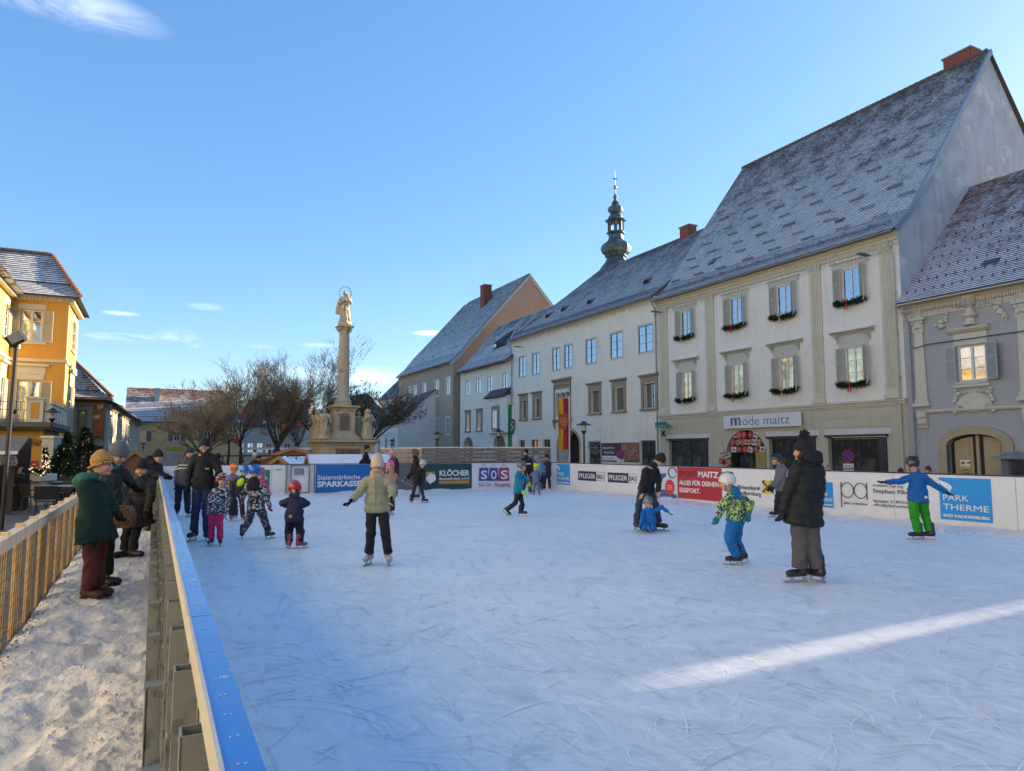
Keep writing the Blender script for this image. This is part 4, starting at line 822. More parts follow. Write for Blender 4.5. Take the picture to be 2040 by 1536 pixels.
# ---------------- church tower behind
TW = thing('church_tower', 'green copper onion-dome church tower with open lantern and golden ball behind the snowy roofs', 'tower', (0, 0, 0))
D = 86.; c0 = atD(1228, 560, D); cx, cy = c0[0], c0[1]; zz_ = lambda y: atD(1228, 330+y/6.68, D)[2]; rr = lambda w: w/6.68/2/F_*D*1.02
copper = M('patina_copper', (.10, .12, .115), .5, .3, 3, .2, 20, metal=.55, c2=(.17, .20, .17), c2s=3, c2t=.52)
n8 = 8; ph = .25
def T8(name, prof, mat=copper, n=8): q = MB(); q.lathe([(rr(w), zz_(y)) for w, y in prof], n, (cx, cy, 0), ph); return q.obj(name, mat, TW)
T8('dome', [(640, 1700), (560, 1500), (400, 1350), (300, 1290), (260, 1250), (250, 1235), (300, 1215), (290, 1200), (370, 1165), (405, 1120), (395, 1080), (340, 1040), (250, 1015), (205, 985), (190, 960), (185, 925)])
T8('lantern_base', [(180, 930), (190, 920), (250, 905), (240, 890), (190, 880)])
for k in range(8):
    a = ph+k*math.pi/4; r = rr(188); q = MB(); q.obox((cx+r*math.cos(a), cy+r*math.sin(a), (zz_(880)+zz_(750))/2), .22, .22, zz_(750)-zz_(880)+.02, Matrix.Rotation(a, 3, 'Z')); q.obj('lantern_post', copper, TW)
q = MB()
for k in range(8):
    a0, a1 = ph+k*math.pi/4, ph+(k+1)*math.pi/4; r = rr(188); A = Vector((cx+r*math.cos(a0), cy+r*math.sin(a0), 0)); B = Vector((cx+r*math.cos(a1), cy+r*math.sin(a1), 0)); zt = zz_(745); zs = zz_(790)
    for i in range(8):
        u0, u1 = i/8, (i+1)/8; f = lambda u: zs+(zt-zs)*.85*math.sin(math.pi*(.1+.8*u)); p, r_ = A.lerp(B, u0), A.lerp(B, u1); q.poly((p.x, p.y, f(u0)), (r_.x, r_.y, f(u1)), (r_.x, r_.y, zt+.1), (p.x, p.y, zt+.1))
q.obj('lantern_arches', copper, TW)
T8('lantern_roof', [(185, 760), (290, 738), (280, 730), (200, 705), (185, 680), (140, 650), (130, 640), (160, 632), (200, 605), (205, 585), (185, 555), (130, 535), (90, 515), (80, 508), (105, 500), (80, 485), (50, 465), (35, 440), (60, 418), (62, 410), (30, 395), (18, 370), (14, 320)])
q = MB(); q.ball((cx, cy, zz_(290)), rr(52), 16, 12); q.obj('golden_ball', M('gilding', (.75, .42, .08), .3, .1, 3, 0, metal=1), TW, smooth=True)
q = MB(); q.tube([(cx, cy, zz_(262)), (cx, cy, zz_(60))], [.05, .02], 5); q.box(cx-.35, cx+.35, cy-.03, cy+.03, zz_(175)-.05, zz_(175)+.05); q.obj('spire_rod', blackmetal, TW)
q = MB(); q.lathe([(rr(620), -1), (rr(620), zz_(1700))], 8, (cx, cy, 0), ph); q.obj('tower_wall', white_wall, TW)
# ================================================================ left side of the square and far end
ZA = lambda x, y: (x/5.908, 600+y/5.908)
ZB = lambda x, y: (x/5.488, 820+y/5.488)
ZC = lambda x, y: (140+x/6.375, 720+y/6.375)
yel = M('orange_yellow_plaster', (.70, .35, .06), .9, .07, .7, .15, 25, c2=(.50, .23, .03), c2s=1, c2t=.68, streak=.12); yel2 = M('bright_yellow_plaster', (.68, .47, .11), .9, .05, .7, .15, 25); yt = M('cream_white_trim', (.66, .60, .46), .8, .06, 3, .1)  # house front deeper, sides paler: shade and sun put into the plaster colours
t_y = tilemat('old_tiles_thin_snow', (.09, .06, .045), (.17, .10, .06), snow=.86, vgrad=.2, sc=1.4, lip=.3)
H6 = thing('yellow_house', 'orange-yellow three-storey house with white shutters, snowy hipped roof and terrace at the left edge', 'building', (-7.4, 47, 0))
ff = Fr(-7.4, 47, 0.); FWd = 2.68
def rA(fr, a, b, t, l, Zf=ZA): return fr.rect(Zf(a, 0)[0], Zf(b, 0)[0], Zf(0, t)[1], Zf(0, l)[1])
u = rA(ff, 255, 505, 105, 480); l = rA(ff, 212, 480, 935, 1350); cz = ff.at(*ZA(440, 690))[1]
HF = [(u[0], u[1], u[2], u[3], .14), (l[0], l[1], 2.95, l[3], .14)]
fs = Fr(-4.72, 47, math.pi/2); SDP = 5.6
us = rA(fs, 860, 893, 200, 545); ls = rA(fs, 815, 850, 990, 1330)
HS_ = [(us[0]-.1, us[1]+.1, u[2], u[3], .14), (ls[0]-.1, ls[1]+.1, 2.95, l[3], .14)]
q = MB(); wall_sheet(q, 0, FWd, BZ, 10.4, HF); q.obj('wall', yel, H6)
side = thing('side_wall', None, None); side.parent = H6; side.location = (FWd, 0, 0); side.rotation_euler = (0, 0, math.pi/2)
q = MB(); wall_sheet(q, 0, SDP, BZ, 10.4, HS_); q.obj('wall', yel2, side)
wing = thing('wing_wall', None, None); wing.parent = H6; wing.location = (0, -9, 0); wing.rotation_euler = (0, 0, math.pi/2)
HW_ = [(x-.55, x+.55, z0, z1, .14) for x in (1.2, 4.3, 7.6) for z0, z1 in ((u[2], u[3]), (3.2, l[3]))]
q = MB(); wall_sheet(q, 0, 9, BZ, 10.4, HW_); q.obj('wall', yel2, wing)
for par, hs_ in ((H6, HF), (side, HS_), (wing, HW_)):
    for h in hs_:
        if par is H6: window(par, h[0], h[1], h[2], h[3], .06, 2, 3, white_paint, .07, bar=.04, mid=.12)
        else: q = MB(); 
        if par is not H6:
            q.box(h[0], h[1], .08, .1, h[2], h[3]); q.obj('pane', glass, par); q = MB(); m_ = (h[0]+h[1])/2; q.box(m_-.05, m_+.05, .03, .078, h[2], h[3]); [q.box(h[0]+.0, h[1], .04, .07, h[2]+k*(h[3]-h[2])/3-.02, h[2]+k*(h[3]-h[2])/3+.02) for k in (1, 2)]; q.box(h[0], h[0]+.07, .03, .078, h[2], h[3]); q.box(h[1]-.07, h[1], .03, .078, h[2], h[3]); q.obj('window', white_paint, par)
        sm_ = shutter_mesh(.52, round(h[3]-h[2], 2), M('cream_shutter', (.58, .55, .44), .7, .06, 4, .1))
        for s in (0, 1):
            o = put('shutter', sm_, par, ((h[0]-.02, -.05, h[2]) if s == 0 else (h[1]+.02, -.05, h[2]))); o.rotation_euler = (0, 0, math.pi-.08 if s == 0 else -.1)
            if s == 0: o.location.y = -.02
        q = MB(); q.box(h[0]-.15, h[1]+.15, -.04, -.003, h[3]+.05, h[3]+.35); 
        if h[2] < 4: q.box(h[0]-.2, h[1]+.2, -.05, -.003, h[3]+.36, h[3]+.8); q.box(h[0]-.35, h[1]+.35, -.18, -.003, h[3]+.81, h[3]+.95)
        q.box(h[0]-.25, h[1]+.25, -.12, .05, h[2]-.12, h[2]-.01); q.obj('window_crown', yt, par)
q = MB(); q.box(-.0, FWd+.1, -.1, -.002, cz-.1, cz+.06); q.obj('belt_cornice', yt, H6); q = MB(); q.box(-.0, SDP, -.1, -.002, cz-.1, cz+.06); q.box(.02, .28, -.03, -.003, cz+.07, 10.2); q.box(.02, .28, -.03, -.003, 2.9, cz-.11); q.obj('belt_cornice', yt, side); q = MB(); q.box(0, 8.9, -.1, -.002, cz-.1, cz+.06); q.obj('belt_cornice', yt, wing)
q = MB(); q.box(.0, FWd+.3, -.3, -.002, 10.1, 10.4); q.obj('eaves_cornice', yt, H6); q = MB(); q.box(-.0, SDP, -.3, -.002, 10.1, 10.4); q.obj('eaves_cornice', yt, side); q = MB(); q.box(0, 8.7, -.3, -.002, 10.1, 10.4); q.obj('eaves_cornice', yt, wing)
icicle_lights(H6, .1, FWd+.5, -.55, 10.3, 24)
YP = [(-.65, 10.35), (.5, 11.15), (2.6, 13.35)]
tiles(H6, YP, lambda v: -1.5, lambda v: FWd+.62-1.9*v, .24, .2, t_y)
q = MB(); roof_deck(q, YP, lambda v: -6, lambda v: FWd+.6-1.9*v); a = FWd+.6
q.poly((a, -.65, 10.33), (a, 6.2, 10.33), (a-1.9, 5, 13.3), (a-1.9, 2.6, 13.33)); q.poly((-6, 2.6, 13.33), (a-1.9, 2.6, 13.33), (a-1.9, 5, 13.3), (-6, 5, 13.3)); q.poly((-6, 5, 13.3), (a-1.9, 5, 13.3), (a, 6.2, 10.33), (-6, 6.2, 10.33)); q.poly((a, -.65, 10.33), (a, 6.2, 10.33), (-6, 6.2, 10.33), (-6, -.65, 10.33))
q.obj('roof', M('roof_boards', (.09, .07, .06)), H6)
for i in range(14):
    t0 = i/14; p0 = Vector((FWd+.62, -.65, 10.4)); p1 = Vector((FWd+.62-1.9, 2.6, 13.42)); a0, a1 = p0.lerp(p1, t0), p0.lerp(p1, t0+1.25/14); q = MB(); q.tube([a0+Vector((0, 0, .05)), a1+Vector((0, 0, .0))], [.12, .09], 7); q.obj('hip_tile', M('hip_clay', (.30, .12, .06), .8, .3, 6), H6)
for i in range(12): q = MB(); q.tube([(FWd-1.3-.32*i, 2.6, 13.42), (FWd-1.3-.32*(i+1.2), 2.6, 13.46)], [.12, .14], 7); q.obj('ridge_tile', M('ridge_clay', (.13, .08, .06)), H6)
q = MB(); q.poly((.65, -.65, 10.35), (.65, -9.5, 10.35), (-4, -9.5, 14.2), (-4, -.65, 14.2)); q.poly((.65, -.65, 10.25), (.65, -9.5, 10.25), (-4, -9.5, 10.25), (-4, -.65, 10.25)); q.poly((.65, -9.5, 10.25), (.65, -9.5, 10.35), (-4, -9.5, 14.2), (-4, -9.5, 10.25)); q.obj('wing_roof', snowroof, H6); 
q = MB(); q.poly((0, -9, BZ), (0, -9, 10.4), (-6, -9, 10.4), (-6, -9, BZ)); q.poly((-6, -9, BZ), (-6, -9, 10.4), (-6, 5.6, 10.4), (-6, 5.6, BZ)); q.poly((-6, 5.6, BZ), (-6, 5.6, 10.4), (FWd, 5.6, 10.4), (FWd, 5.6, BZ)); q.obj('back_wall', yel2, H6)
# pavilion with terrace in front of the yellow house
pc = onX(*ZB(460, 400), -4.6)[1]; PV = thing('cafe_pavilion', 'flat-roofed orange cafe pavilion with terrace railing in front of the yellow house', 'building', (-4.6, pc, 0))
q = MB(); q.box(-9, 0, 0, 44.5-pc, BZ, 2.6); q.obj('wall', yel, PV); q = MB(); q.box(.003, .03, 0, 44.5-pc, BZ, 2.6); q.obj('side_wall', M('taupe_plaster', (.38, .30, .20), .9), PV)
q = MB(); q.box(-9.3, .35, -.45, 45.8-pc, 2.62, 2.72); q.box(-9.3, .45, -.6, 45.8-pc, 2.722, 2.95); q.obj('terrace_slab', M('slab_grey', (.14, .12, .11), .7), PV)
fp = Fr(-4.6, pc, 0.)
a, z1 = fp.at(*ZB(290, 0), -.4); b = fp.at(*ZB(470, 0), -.4)[0]; q = MB(); q.box(a, b, -.4, .1, 2.96, 4.0); q.box(a-.06, b+.06, -.46, .16, 4.0, 4.08); pr = q.obj('parapet', yt, PV); q = MB(); q.box(a+.15, b-.15, -.42, -.402, 3.12, 3.85); q.obj('parapet_panel', yel, pr)
q = MB(); q.box(.05, .3, -.2, 45-pc, 2.96, 3.8); q.box(.0, .36, -.25, 45-pc, 3.8, 3.88); [q.box(.301, .33, .3+k*1.3, 1.2+k*1.3, 3.1, 3.65) for k in range(4)]; q.obj('parapet', yt, PV)
for k in range(22): q = MB(); x = a-.1-k*.16; q.tube([(x, -.3, 2.95), (x, -.3, 3.85)], .011, 4); q.obj('baluster', blackmetal, PV)
q = MB(); [q.tube([(a, -.3, z), (a-4, -.3, z)], .016, 4) for z in (3.05, 3.5, 3.86)]; q.obj('railing', blackmetal, PV)
for k in range(5): q = MB(); q.lathe([(.12, 0), (.17, .28), (.16, .3)], 8, (a-.5-.7*k, -.05, 3.0)); pt = q.obj('flower_pot', M('pot_white', (.6, .58, .55)), PV); q = MB(); sprigs(q, [(a-.5-.7*k, -.05, 3.3), (a-.5-.7*k, -.05, 3.42)], 60, .12, .16, .015, 1); q.obj('shrub', needle, pt)
ya, yz = fp.at(*ZB(205, 345)); lime = M('lime_sign', (.52, .50, .02), .5, 0, 1, 0)
q = MB(); q.add([(ya-.55, -.08, yz+.32), (ya-.25, -.08, yz+.34), (ya-.02, -.08, yz+.0), (ya+.1, -.08, yz+.34), (ya+.3, -.08, yz+.3), (ya+.1, -.08, yz-.1), (ya+.02, -.08, yz-.75), (ya-.22, -.08, yz-.7), (ya-.18, -.08, yz-.15)], [list(range(9))]); q.v += [(x, y+.05, z) for x, y, z in q.v]; q.f.append(list(range(9, 18))[::-1]); q.m.append(0); q.obj('sign_mark', lime, PV)
letter(PV, 'diesso', ya+.1, -.1, yz-.1, .5, M('sign_brown', (.05, .035, .02), .5, 0, 1, 0), shear=.4, fit=1.5)
q = MB(); x0, z0 = fp.at(*ZB(332, 605)); x1, z1 = fp.at(*ZB(418, 537)); q.box(x0, x1, -.05, -.01, z0, z1); rs = q.obj('poster', M('red_poster', (.55, .03, .02), .5, 0, 1, 0), PV); q = MB(); q.box(x0+.1, x1-.1, -.056, -.051, (z0+z1)/2-.05, (z0+z1)/2); q.obj('print_line', white_paint, rs)
q = MB(); q.box(.04, .07, 2.4, 2.9, 1.0, 2.55); q.obj('lime_banner', M('lime_green', (.20, .42, .02), .5, 0, 1, 0), PV)
# orange house
H7 = thing('orange_house', 'weathered orange house with grey window surround and peeling plaster beside the yellow house', 'building', (-9, 56, 0)); fo = Fr(-9, 56, 0.); OW = 5.8
ora = M('burnt_orange_plaster', (.33, .105, .03), .9, .1, 1, .2, 20, c2=(.25, .075, .025), c2s=.8, c2t=.55); gtr = M('grey_surround', (.24, .225, .19), .85, .15, 5, .2)
w = rA(fo, 95, 215, 620, 920, ZC); q = MB(); wall_sheet(q, 0, OW, BZ, 5.2, [(w[0], w[1], w[2], w[3], .15)]); q.obj('wall', ora, H7); window(H7, w[0], w[1], w[2], w[3], .1, 1, 3, M('brown_frame', (.2, .16, .12)), .1)
q = MB(); q.box(w[0]-.3, w[0]-.01, -.06, .02, w[2]-.1, w[3]+.35); q.box(w[1]+.01, w[1]+.35, -.06, .02, w[2]-.1, w[3]+.35); q.box(w[0], w[1], -.05, .02, w[3]+.01, w[3]+.35); q.box(w[0]-.5, w[1]+.55, -.2, .02, w[3]+.36, w[3]+.5); zb = fo.at(*ZC(200, 1010))[1]; q.box(0, OW+.1, -.25, -.003, zb-.35, zb); q.box(0, OW, -.03, -.003, zb+.01, zb+.12); q.box(0, OW, -.12, -.003, fo.at(*ZC(200, 935))[1]-.04, fo.at(*ZC(200, 935))[1]); q.obj('window_surround', gtr, H7)
q = MB(); rg = random.Random(2)
for (cx_, cz_, r) in ((380, 570, .2), (400, 560, .12), (340, 700, .16), (310, 705, .12), (362, 690, .1), (362, 630, .04)): x, z = fo.at(*ZC(cx_, cz_)); q.poly(*[(x+r*rg.uniform(.6, 1.3)*math.cos(t), -.004-.0005*cx_/100, z+r*rg.uniform(.5, 1.1)*math.sin(t)) for t in [k*math.pi/5 for k in range(10)]])
q.obj('peeling_patch', M('bare_plaster', (.5, .42, .3)), H7)
q = MB(); q.poly((OW, 0, BZ), (OW, 0, 5.2), (OW, 1.6, 5.2), (OW, 1.6, BZ)); [q.box(OW-.02, OW+.06, .02+.03*(k % 2), .55, .1+k*.42, .45+k*.42) for k in range(12)]; q.obj('corner_stones', M('dark_quoin', (.13, .12, .12), .8, .5, 3), H7)
OP = [(-.5, 5.25), (.5, 5.75), (2.2, 7.9)]; t_o = tilemat('orange_tiles_thin_snow', (.26, .10, .04), (.36, .15, .06), snow=.62, vgrad=-.1, sc=1.0, lip=.35)
tiles(H7, OP, lambda v: 2, lambda v: OW+.5-2.6*v, .2, .17, t_o); q = MB(); roof_deck(q, OP, lambda v: 0, lambda v: OW+.5-2.6*v); q.poly((OW+.5, -.5, 5.23), (OW+.5, 6, 5.23), (OW-2.1, 4, 7.88), (OW-2.1, 2.2, 7.88)); q.poly((0, 2.2, 7.88), (OW-2.1, 2.2, 7.88), (OW-2.1, 4, 7.88), (0, 4, 7.88)); q.poly((0, -.5, 5.1), (OW+.5, -.5, 5.1), (OW+.5, 6, 5.1), (0, 6, 5.1)); q.obj('roof', M('roof_boards', (.09, .07, .06)), H7)
for i in range(16):
    p0 = Vector((OW+.5, -.5, 5.35)); p1 = Vector((OW-2.1, 2.2, 8.0)); a0, a1 = p0.lerp(p1, i/16), p0.lerp(p1, (i+1.25)/16); q = MB(); q.tube([a0+Vector((0, 0, .03)), a1], [.11, .085], 6); q.obj('hip_tile', M('hip_clay', (.30, .12, .06)), H7)
gutter(H7, 0, OW+.5, -.55, 5.18); icicle_lights(H7, .5, OW+.3, -.4, 5.1, 30)
q = MB(); ax_, az_ = fo.at(*ZC(230, 190), 1.6); q.tube([(ax_, 1.6, az_-1), (ax_, 1.6, az_+.35)], .02, 4); q.tube([(ax_-.3, 1.6, az_+.3), (ax_+.1, 1.6, az_+.33)], .012, 4); q.tube([(ax_, 1.6, az_-.2), (ax_+1.0, 1.6, az_-.2)], .012, 4); q.obj('aerial', blackmetal, H7)
# white row receding along the left
dx_, dy_ = 1.3, 41.; H8 = thing('white_stucco_house', 'sunlit white stucco house receding behind the orange house', 'building', (-3.1, 58, 0), math.atan2(dy_, dx_)); L8 = 40.
hs_ = [(1.5+i*3.1, 2.5+i*3.1, 2.7, 4.1, .12) for i in range(12)]+[(1.5+i*3.1, 2.5+i*3.1, .2, 1.8, .12) for i in range(12)]
q = MB(); wall_sheet(q, 0, L8, BZ, 5.0, hs_); q.obj('wall', M('white_stucco', (.66, .62, .52), .85, .15, 2, .4, 10), H8)
for h in hs_:
    window(H8, *h[:4], .05, 2, 2, white_paint, .07); q = MB(); q.box(h[0]-.15, h[1]+.15, -.1, -.003, h[3]+.05, h[3]+.2); q.box(h[0]-.12, h[0]-.005, -.05, .0, h[2], h[3]); q.box(h[1]+.005, h[1]+.12, -.05, .0, h[2], h[3]); q.obj('window_surround', yt, H8)
q = MB(); [q.box(k*3.1+.2, k*3.1+.7, -.12, -.003, BZ, 4.7) for k in range(13)]; q.box(0, L8, -.25, -.003, 4.71, 4.98); q.obj('pilasters_and_cornice', yt, H8)
P8 = [(-.7, 5.0), (5, 7.6)]; q = MB(); roof_deck(q, P8, lambda v: 0, lambda v: L8); q.poly((0, 5, 7.59), (L8, 5, 7.59), (L8, 10, 5), (0, 10, 5)); q.obj('roof', M('roof_dark', (.07, .05, .045)), H8); gutter(H8, 0, L8, -.75, 4.95, M('zinc_gutter', (.3, .31, .32)))
q = MB(); gable(q, 0, [(0, 5.0), (5, 7.55)], 10, BZ); q.obj('side_wall', M('white_stucco', (.66, .62, .52)), H8)
# far yellow house
H9 = thing('far_yellow_house', 'long pale yellow house across the far end under a red and snowy roof', 'building', (-3.5, 100, 0)); fy = Fr(-3.5, 100, 0.); L9 = 14.
pal = M('pale_yellow_plaster', (.88, .50, .22), .9, .06, .5, .15, 15); HH = []
for a, b in ((872, 968), (1312, 1402), (1695, 1790)): r = rA(fy, a, b, 882, 1012, ZC); HH.append((r[0], r[1], r[2], r[3], .12))
q = MB(); wall_sheet(q, 0, L9, BZ, 5.3, HH); q.obj('wall', pal, H9)
bs = M('blue_grey_shutter', (.28, .29, .28), .7, .1, 3, 0)
for h in HH:
    window(H9, *h[:4], .05, 2, 2, white_paint, .12); sm_ = shutter_mesh(.52, round(h[3]-h[2], 2), bs); a = put('shutter', sm_, H9, (h[0]-.56, -.06, h[2])); a = put('shutter', sm_, H9, (h[1]+.04, -.06, h[2])); q = MB(); q.box(h[0]-.15, h[1]+.15, -.1, -.003, h[2]-.14, h[2]-.03); q.box(h[0]-.1, h[1]+.1, -.04, -.003, h[3]+.02, h[3]+.12); q.obj('window_sill', white_paint, H9)
r = rA(fy, 1218, 1465, 1085, 1122, ZC); q = MB(); q.box(r[0], r[1], -.1, -.01, r[2], r[3]); q.obj('yellow_sign', M('sign_yellow', (.62, .48, .02), .5, .05, 1, 0), H9)
P9 = [(-.5, 5.3), (.8, 5.95), (4.4, 9.75)]; t_f = tilemat('red_tiles_half_snow', (.19, .085, .05), (.24, .11, .06), snow=1.12, vgrad=.75, sc=.35, lip=.25, cover=.8)
tiles(H9, P9, lambda v: 0, lambda v: L9+.4-2.6*v, .33, .3, t_f); q = MB(); roof_deck(q, P9, lambda v: 0, lambda v: L9+.4-2.6*v); q.poly((L9+.4, -.5, 5.28), (L9-2.2, 4.4, 9.73), (L9+.4, 9, 5.28)); q.poly((0, 4.4, 9.73), (L9-2.2, 4.4, 9.73), (L9+.4, 9, 5.28), (0, 9, 5.28)); q.obj('roof', M('roof_boards', (.09, .07, .06)), H9)
q = MB(); q.box(0, L9, -.28, -.003, 5.0, 5.28); q.obj('eaves_cornice', yt, H9); q = MB(); q.poly((L9, 0, BZ), (L9, 0, 5.3), (L9, 9, 5.3), (L9, 9, BZ)); q.poly((0, 0, BZ), (0, 0, 5.3), (0, 9, 5.3), (0, 9, BZ)); q.obj('side_wall', pal, H9)
a, z = fy.at(313, 790, 3); q = MB(); q.box(a-.28, a+.28, 2.8, 3.4, 7, fy.at(313, 776, 3)[1]); q.box(a-.36, a+.36, 2.72, 3.48, fy.at(313, 776, 3)[1], fy.at(313, 774, 3)[1]+.05); q.obj('chimney', M('chimney_white', (.6, .57, .5)), H9)
# houses glimpsed behind the trees
darkroof = M('streaky_roof', (.085, .075, .075), .8, .3, .8, .3, 10, c2=(.5, .52, .56), c2s=1.1, c2t=.56)
def house_between(name, label, x0, D0, x1, D1, d, ye, yr, wm, rm, n, f, **k):
    a, b = atD(x0, 900, D0), atD(x1, 900, D1); v = b-a; w = math.hypot(v[0], v[1])
    return plain_house(name, label, float(a[0]), float(a[1]), math.atan2(v[1], v[0]), w, d, HC+(898-ye)/F_*D0, HC+(898-yr)/F_*D0, wm, rm, n, f, **k)
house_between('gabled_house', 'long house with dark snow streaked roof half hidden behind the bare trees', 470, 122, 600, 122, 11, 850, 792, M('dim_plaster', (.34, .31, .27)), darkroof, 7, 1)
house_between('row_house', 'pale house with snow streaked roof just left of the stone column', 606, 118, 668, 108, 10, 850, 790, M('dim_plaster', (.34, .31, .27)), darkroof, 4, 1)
house_between('low_house', 'low white house with brown shutters right of the stone column', 724, 112, 792, 92, 10, 852, 795, cream_wall, darkroof, 5, 1, ww=1.3, wh=2.2)
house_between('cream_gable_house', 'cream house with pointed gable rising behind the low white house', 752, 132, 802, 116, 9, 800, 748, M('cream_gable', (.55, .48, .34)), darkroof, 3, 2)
house_between('baroque_house', 'narrow white stucco house tucked against the tall beige house', 787, 112, 806, 104, 6, 795, 782, M('white_stucco', (.66, .62, .52)), darkroof, 1, 2)
# sunlit houses beyond the left edge, raised and lightened to bounce warm light
plain_house('sunlit_yellow_house', 'warm yellow house along the left side of the square', -14, 14.5, math.pi/2, 21, 12, 15, 20, M('sunny_yellow_plaster', (.80, .66, .34)), snowroof, 7, 3)
plain_house('sunlit_cream_house', 'cream house along the left side of the square beside the yellow one', -14, -7, math.pi/2, 21, 12, 15, 20, M('warm_cream_plaster', (.80, .70, .48)), snowroof, 7, 3)
plain_house('sunlit_ochre_house', 'ochre house at the near end of the left side', -14, -33, math.pi/2, 25, 12, 15, 20, M('warm_cream_plaster', (.80, .70, .48)), snowroof, 8, 3)
plain_house('closing_house', 'yellow house behind the market closing the near side of the square', 30, -34, math.pi, 40, 12, 9, 14, yel2, snowroof, 10, 3)
# ================================================================ ground, ice and snow
pave, t, b = newmat('granite_setts'); co = objc(t); br = t.nodes.new('ShaderNodeTexBrick'); t.links.new(co, br.inputs[0]); br.inputs['Scale'].default_value = 1; br.inputs['Brick Width'].default_value = .2; br.inputs['Row Height'].default_value = .12; br.inputs['Mortar Size'].default_value = .012
br.inputs['Color1'].default_value = (.14, .135, .13, 1); br.inputs['Color2'].default_value = (.085, .08, .078, 1); br.inputs['Mortar'].default_value = (.035, .033, .03, 1)
bc = mixc(t, math_(t, 'MULTIPLY', ss(t, noise_(t, co, .9, 6, .7), .55, .7), .35), br.outputs[0], (.45, .45, .46)); t.links.new(bc, b.inputs['Base Color']); b.inputs['Roughness'].default_value = .7; t.links.new(bump_(t, br.outputs['Fac'], -.5, .01), b.inputs['Normal'])
q = MB(); q.poly((-900, -900, -.5), (900, -900, -.5), (900, 1500, -.5), (-900, 1500, -.5)); q.obj('ground', M('far_ground', (.28, .28, .29), .9), kind='structure')
def zg(x, y): return -.08 if x < 15 else max(-.46, -.08-.38*(x-15)/4)
q = MB(); xs = [-16, 0, 15.6, 17, 19.6, 36]; 
for i in range(5): q.poly((xs[i], -34, zg(xs[i], 0)), (xs[i+1], -34, zg(xs[i+1], 0)), (xs[i+1], 112, zg(xs[i+1], 0)), (xs[i], 112, zg(xs[i], 0)))
q.obj('square_paving', pave, kind='structure')
for k in range(0): pass
# single setts near the left fence, where they show large enough
RX0, RX1, RY0, RY1 = .12, 15.3, -1.5, 27.2
ice, t, b = newmat('rink_ice'); co = objc(t)
base = mixc(t, ss(t, noise_(t, co, .35, 6, .6), .3, .75), (.70, .725, .73), (.80, .81, .80))
def scratches(sc, w, rot, dist, strength, stretch=(1, 1, 1)):
    mp = t.nodes.new('ShaderNodeMapping'); mp.inputs['Rotation'].default_value = (0, 0, rot); mp.inputs['Scale'].default_value = stretch; t.links.new(co, mp.inputs[0])
    nv = t.nodes.new('ShaderNodeTexNoise'); nv.inputs['Scale'].default_value = .7; nv.inputs['Detail'].default_value = 2; t.links.new(mp.outputs[0], nv.inputs['Vector'])
    ad = t.nodes.new('ShaderNodeVectorMath'); ad.operation = 'MULTIPLY_ADD'; t.links.new(nv.outputs['Color'], ad.inputs[0]); ad.inputs[1].default_value = (dist, dist, 0); t.links.new(mp.outputs[0], ad.inputs[2])
    v = t.nodes.new('ShaderNodeTexVoronoi'); v.feature = 'DISTANCE_TO_EDGE'; v.voronoi_dimensions = '2D'; v.inputs['Scale'].default_value = sc; t.links.new(ad.outputs[0], v.inputs['Vector'])
    k = math_(t, 'SUBTRACT', 1, ss(t, v.outputs['Distance'], 0, w)); g = ss(t, noise_(t, co, sc*.9+.3, 4, .6), .45, .62)
    return math_(t, 'MULTIPLY', math_(t, 'MULTIPLY', k, g), strength)
S1 = [scratches(.9, .035, .3, 1.8, 1, (1, .35, 1)), scratches(1.3, .04, 1.5, 2.2, 1, (1, .3, 1)), scratches(2.2, .07, 2.4, 1.5, .9, (1, .3, 1)), scratches(3.4, .1, .9, 1, .8, (1, .25, 1)), scratches(.4, .012, 2.0, 3, 1, (1, .5, 1)), scratches(4.5, .12, 2.0, 1, .8, (1, .2, 1)), scratches(2.8, .08, -.3, 1.4, .8, (1, .22, 1)), scratches(6.5, .16, 1.2, 1.2, .7, (1, .2, 1))]
sm = S1[0]
for s_ in S1[1:]: sm = math_(t, 'MAXIMUM', sm, s_)
fr = noise_(t, co, 26, 6, .8, sc=(1, .5, 1)); sp = ss(t, noise_(t, co, 3, 7, .75), .5, .66)
bc = mixc(t, math_(t, 'MULTIPLY', sm, .6), base, (.93, .93, .92)); bc = mixc(t, math_(t, 'MULTIPLY', math_(t, 'MULTIPLY', sp, ss(t, fr, .5, .66)), .9), bc, (.93, .93, .93))
dk = math_(t, 'MULTIPLY', math_(t, 'MAXIMUM', scratches(1.6, .05, 1.1, 2, 1, (1, .3, 1)), scratches(3.6, .09, .1, 2, 1, (1, .3, 1))), .45); bc = mixc(t, dk, bc, (.40, .44, .46))
t.links.new(bc, b.inputs['Base Color']); rr_ = math_(t, 'MULTIPLY_ADD', sm, .3, .42, clamp=True); t.links.new(rr_, b.inputs['Roughness']); b.inputs['Specular IOR Level'].default_value = .35
nb = bump_(t, sm, -.7, .012); nb = bump_(t, fr, .25, .006, nb); nb = bump_(t, noise_(t, co, 2.2, 4), .12, .04, nb); t.links.new(nb, b.inputs['Normal'])
q = MB(); q.poly((RX0, RY0, 0), (RX1, RY0, 0), (RX1, RY1, 0), (RX0, RY1, 0)); q.obj('rink_ice', ice, kind='structure')
def bumpy(name, mat, pts_fn, nu, nv, kind='stuff'):
    vs = [pts_fn(i/nu, j/nv) for i in range(nu+1) for j in range(nv+1)]; fs = [(i*(nv+1)+j, (i+1)*(nv+1)+j, (i+1)*(nv+1)+j+1, i*(nv+1)+j+1) for i in range(nu) for j in range(nv)]
    m_ = MB().add(vs, fs); return m_.obj(name, mat, kind=kind, smooth=True)
nz3 = lambda x, y, z, s: noise.noise(Vector((x*s, y*s, z*s)))
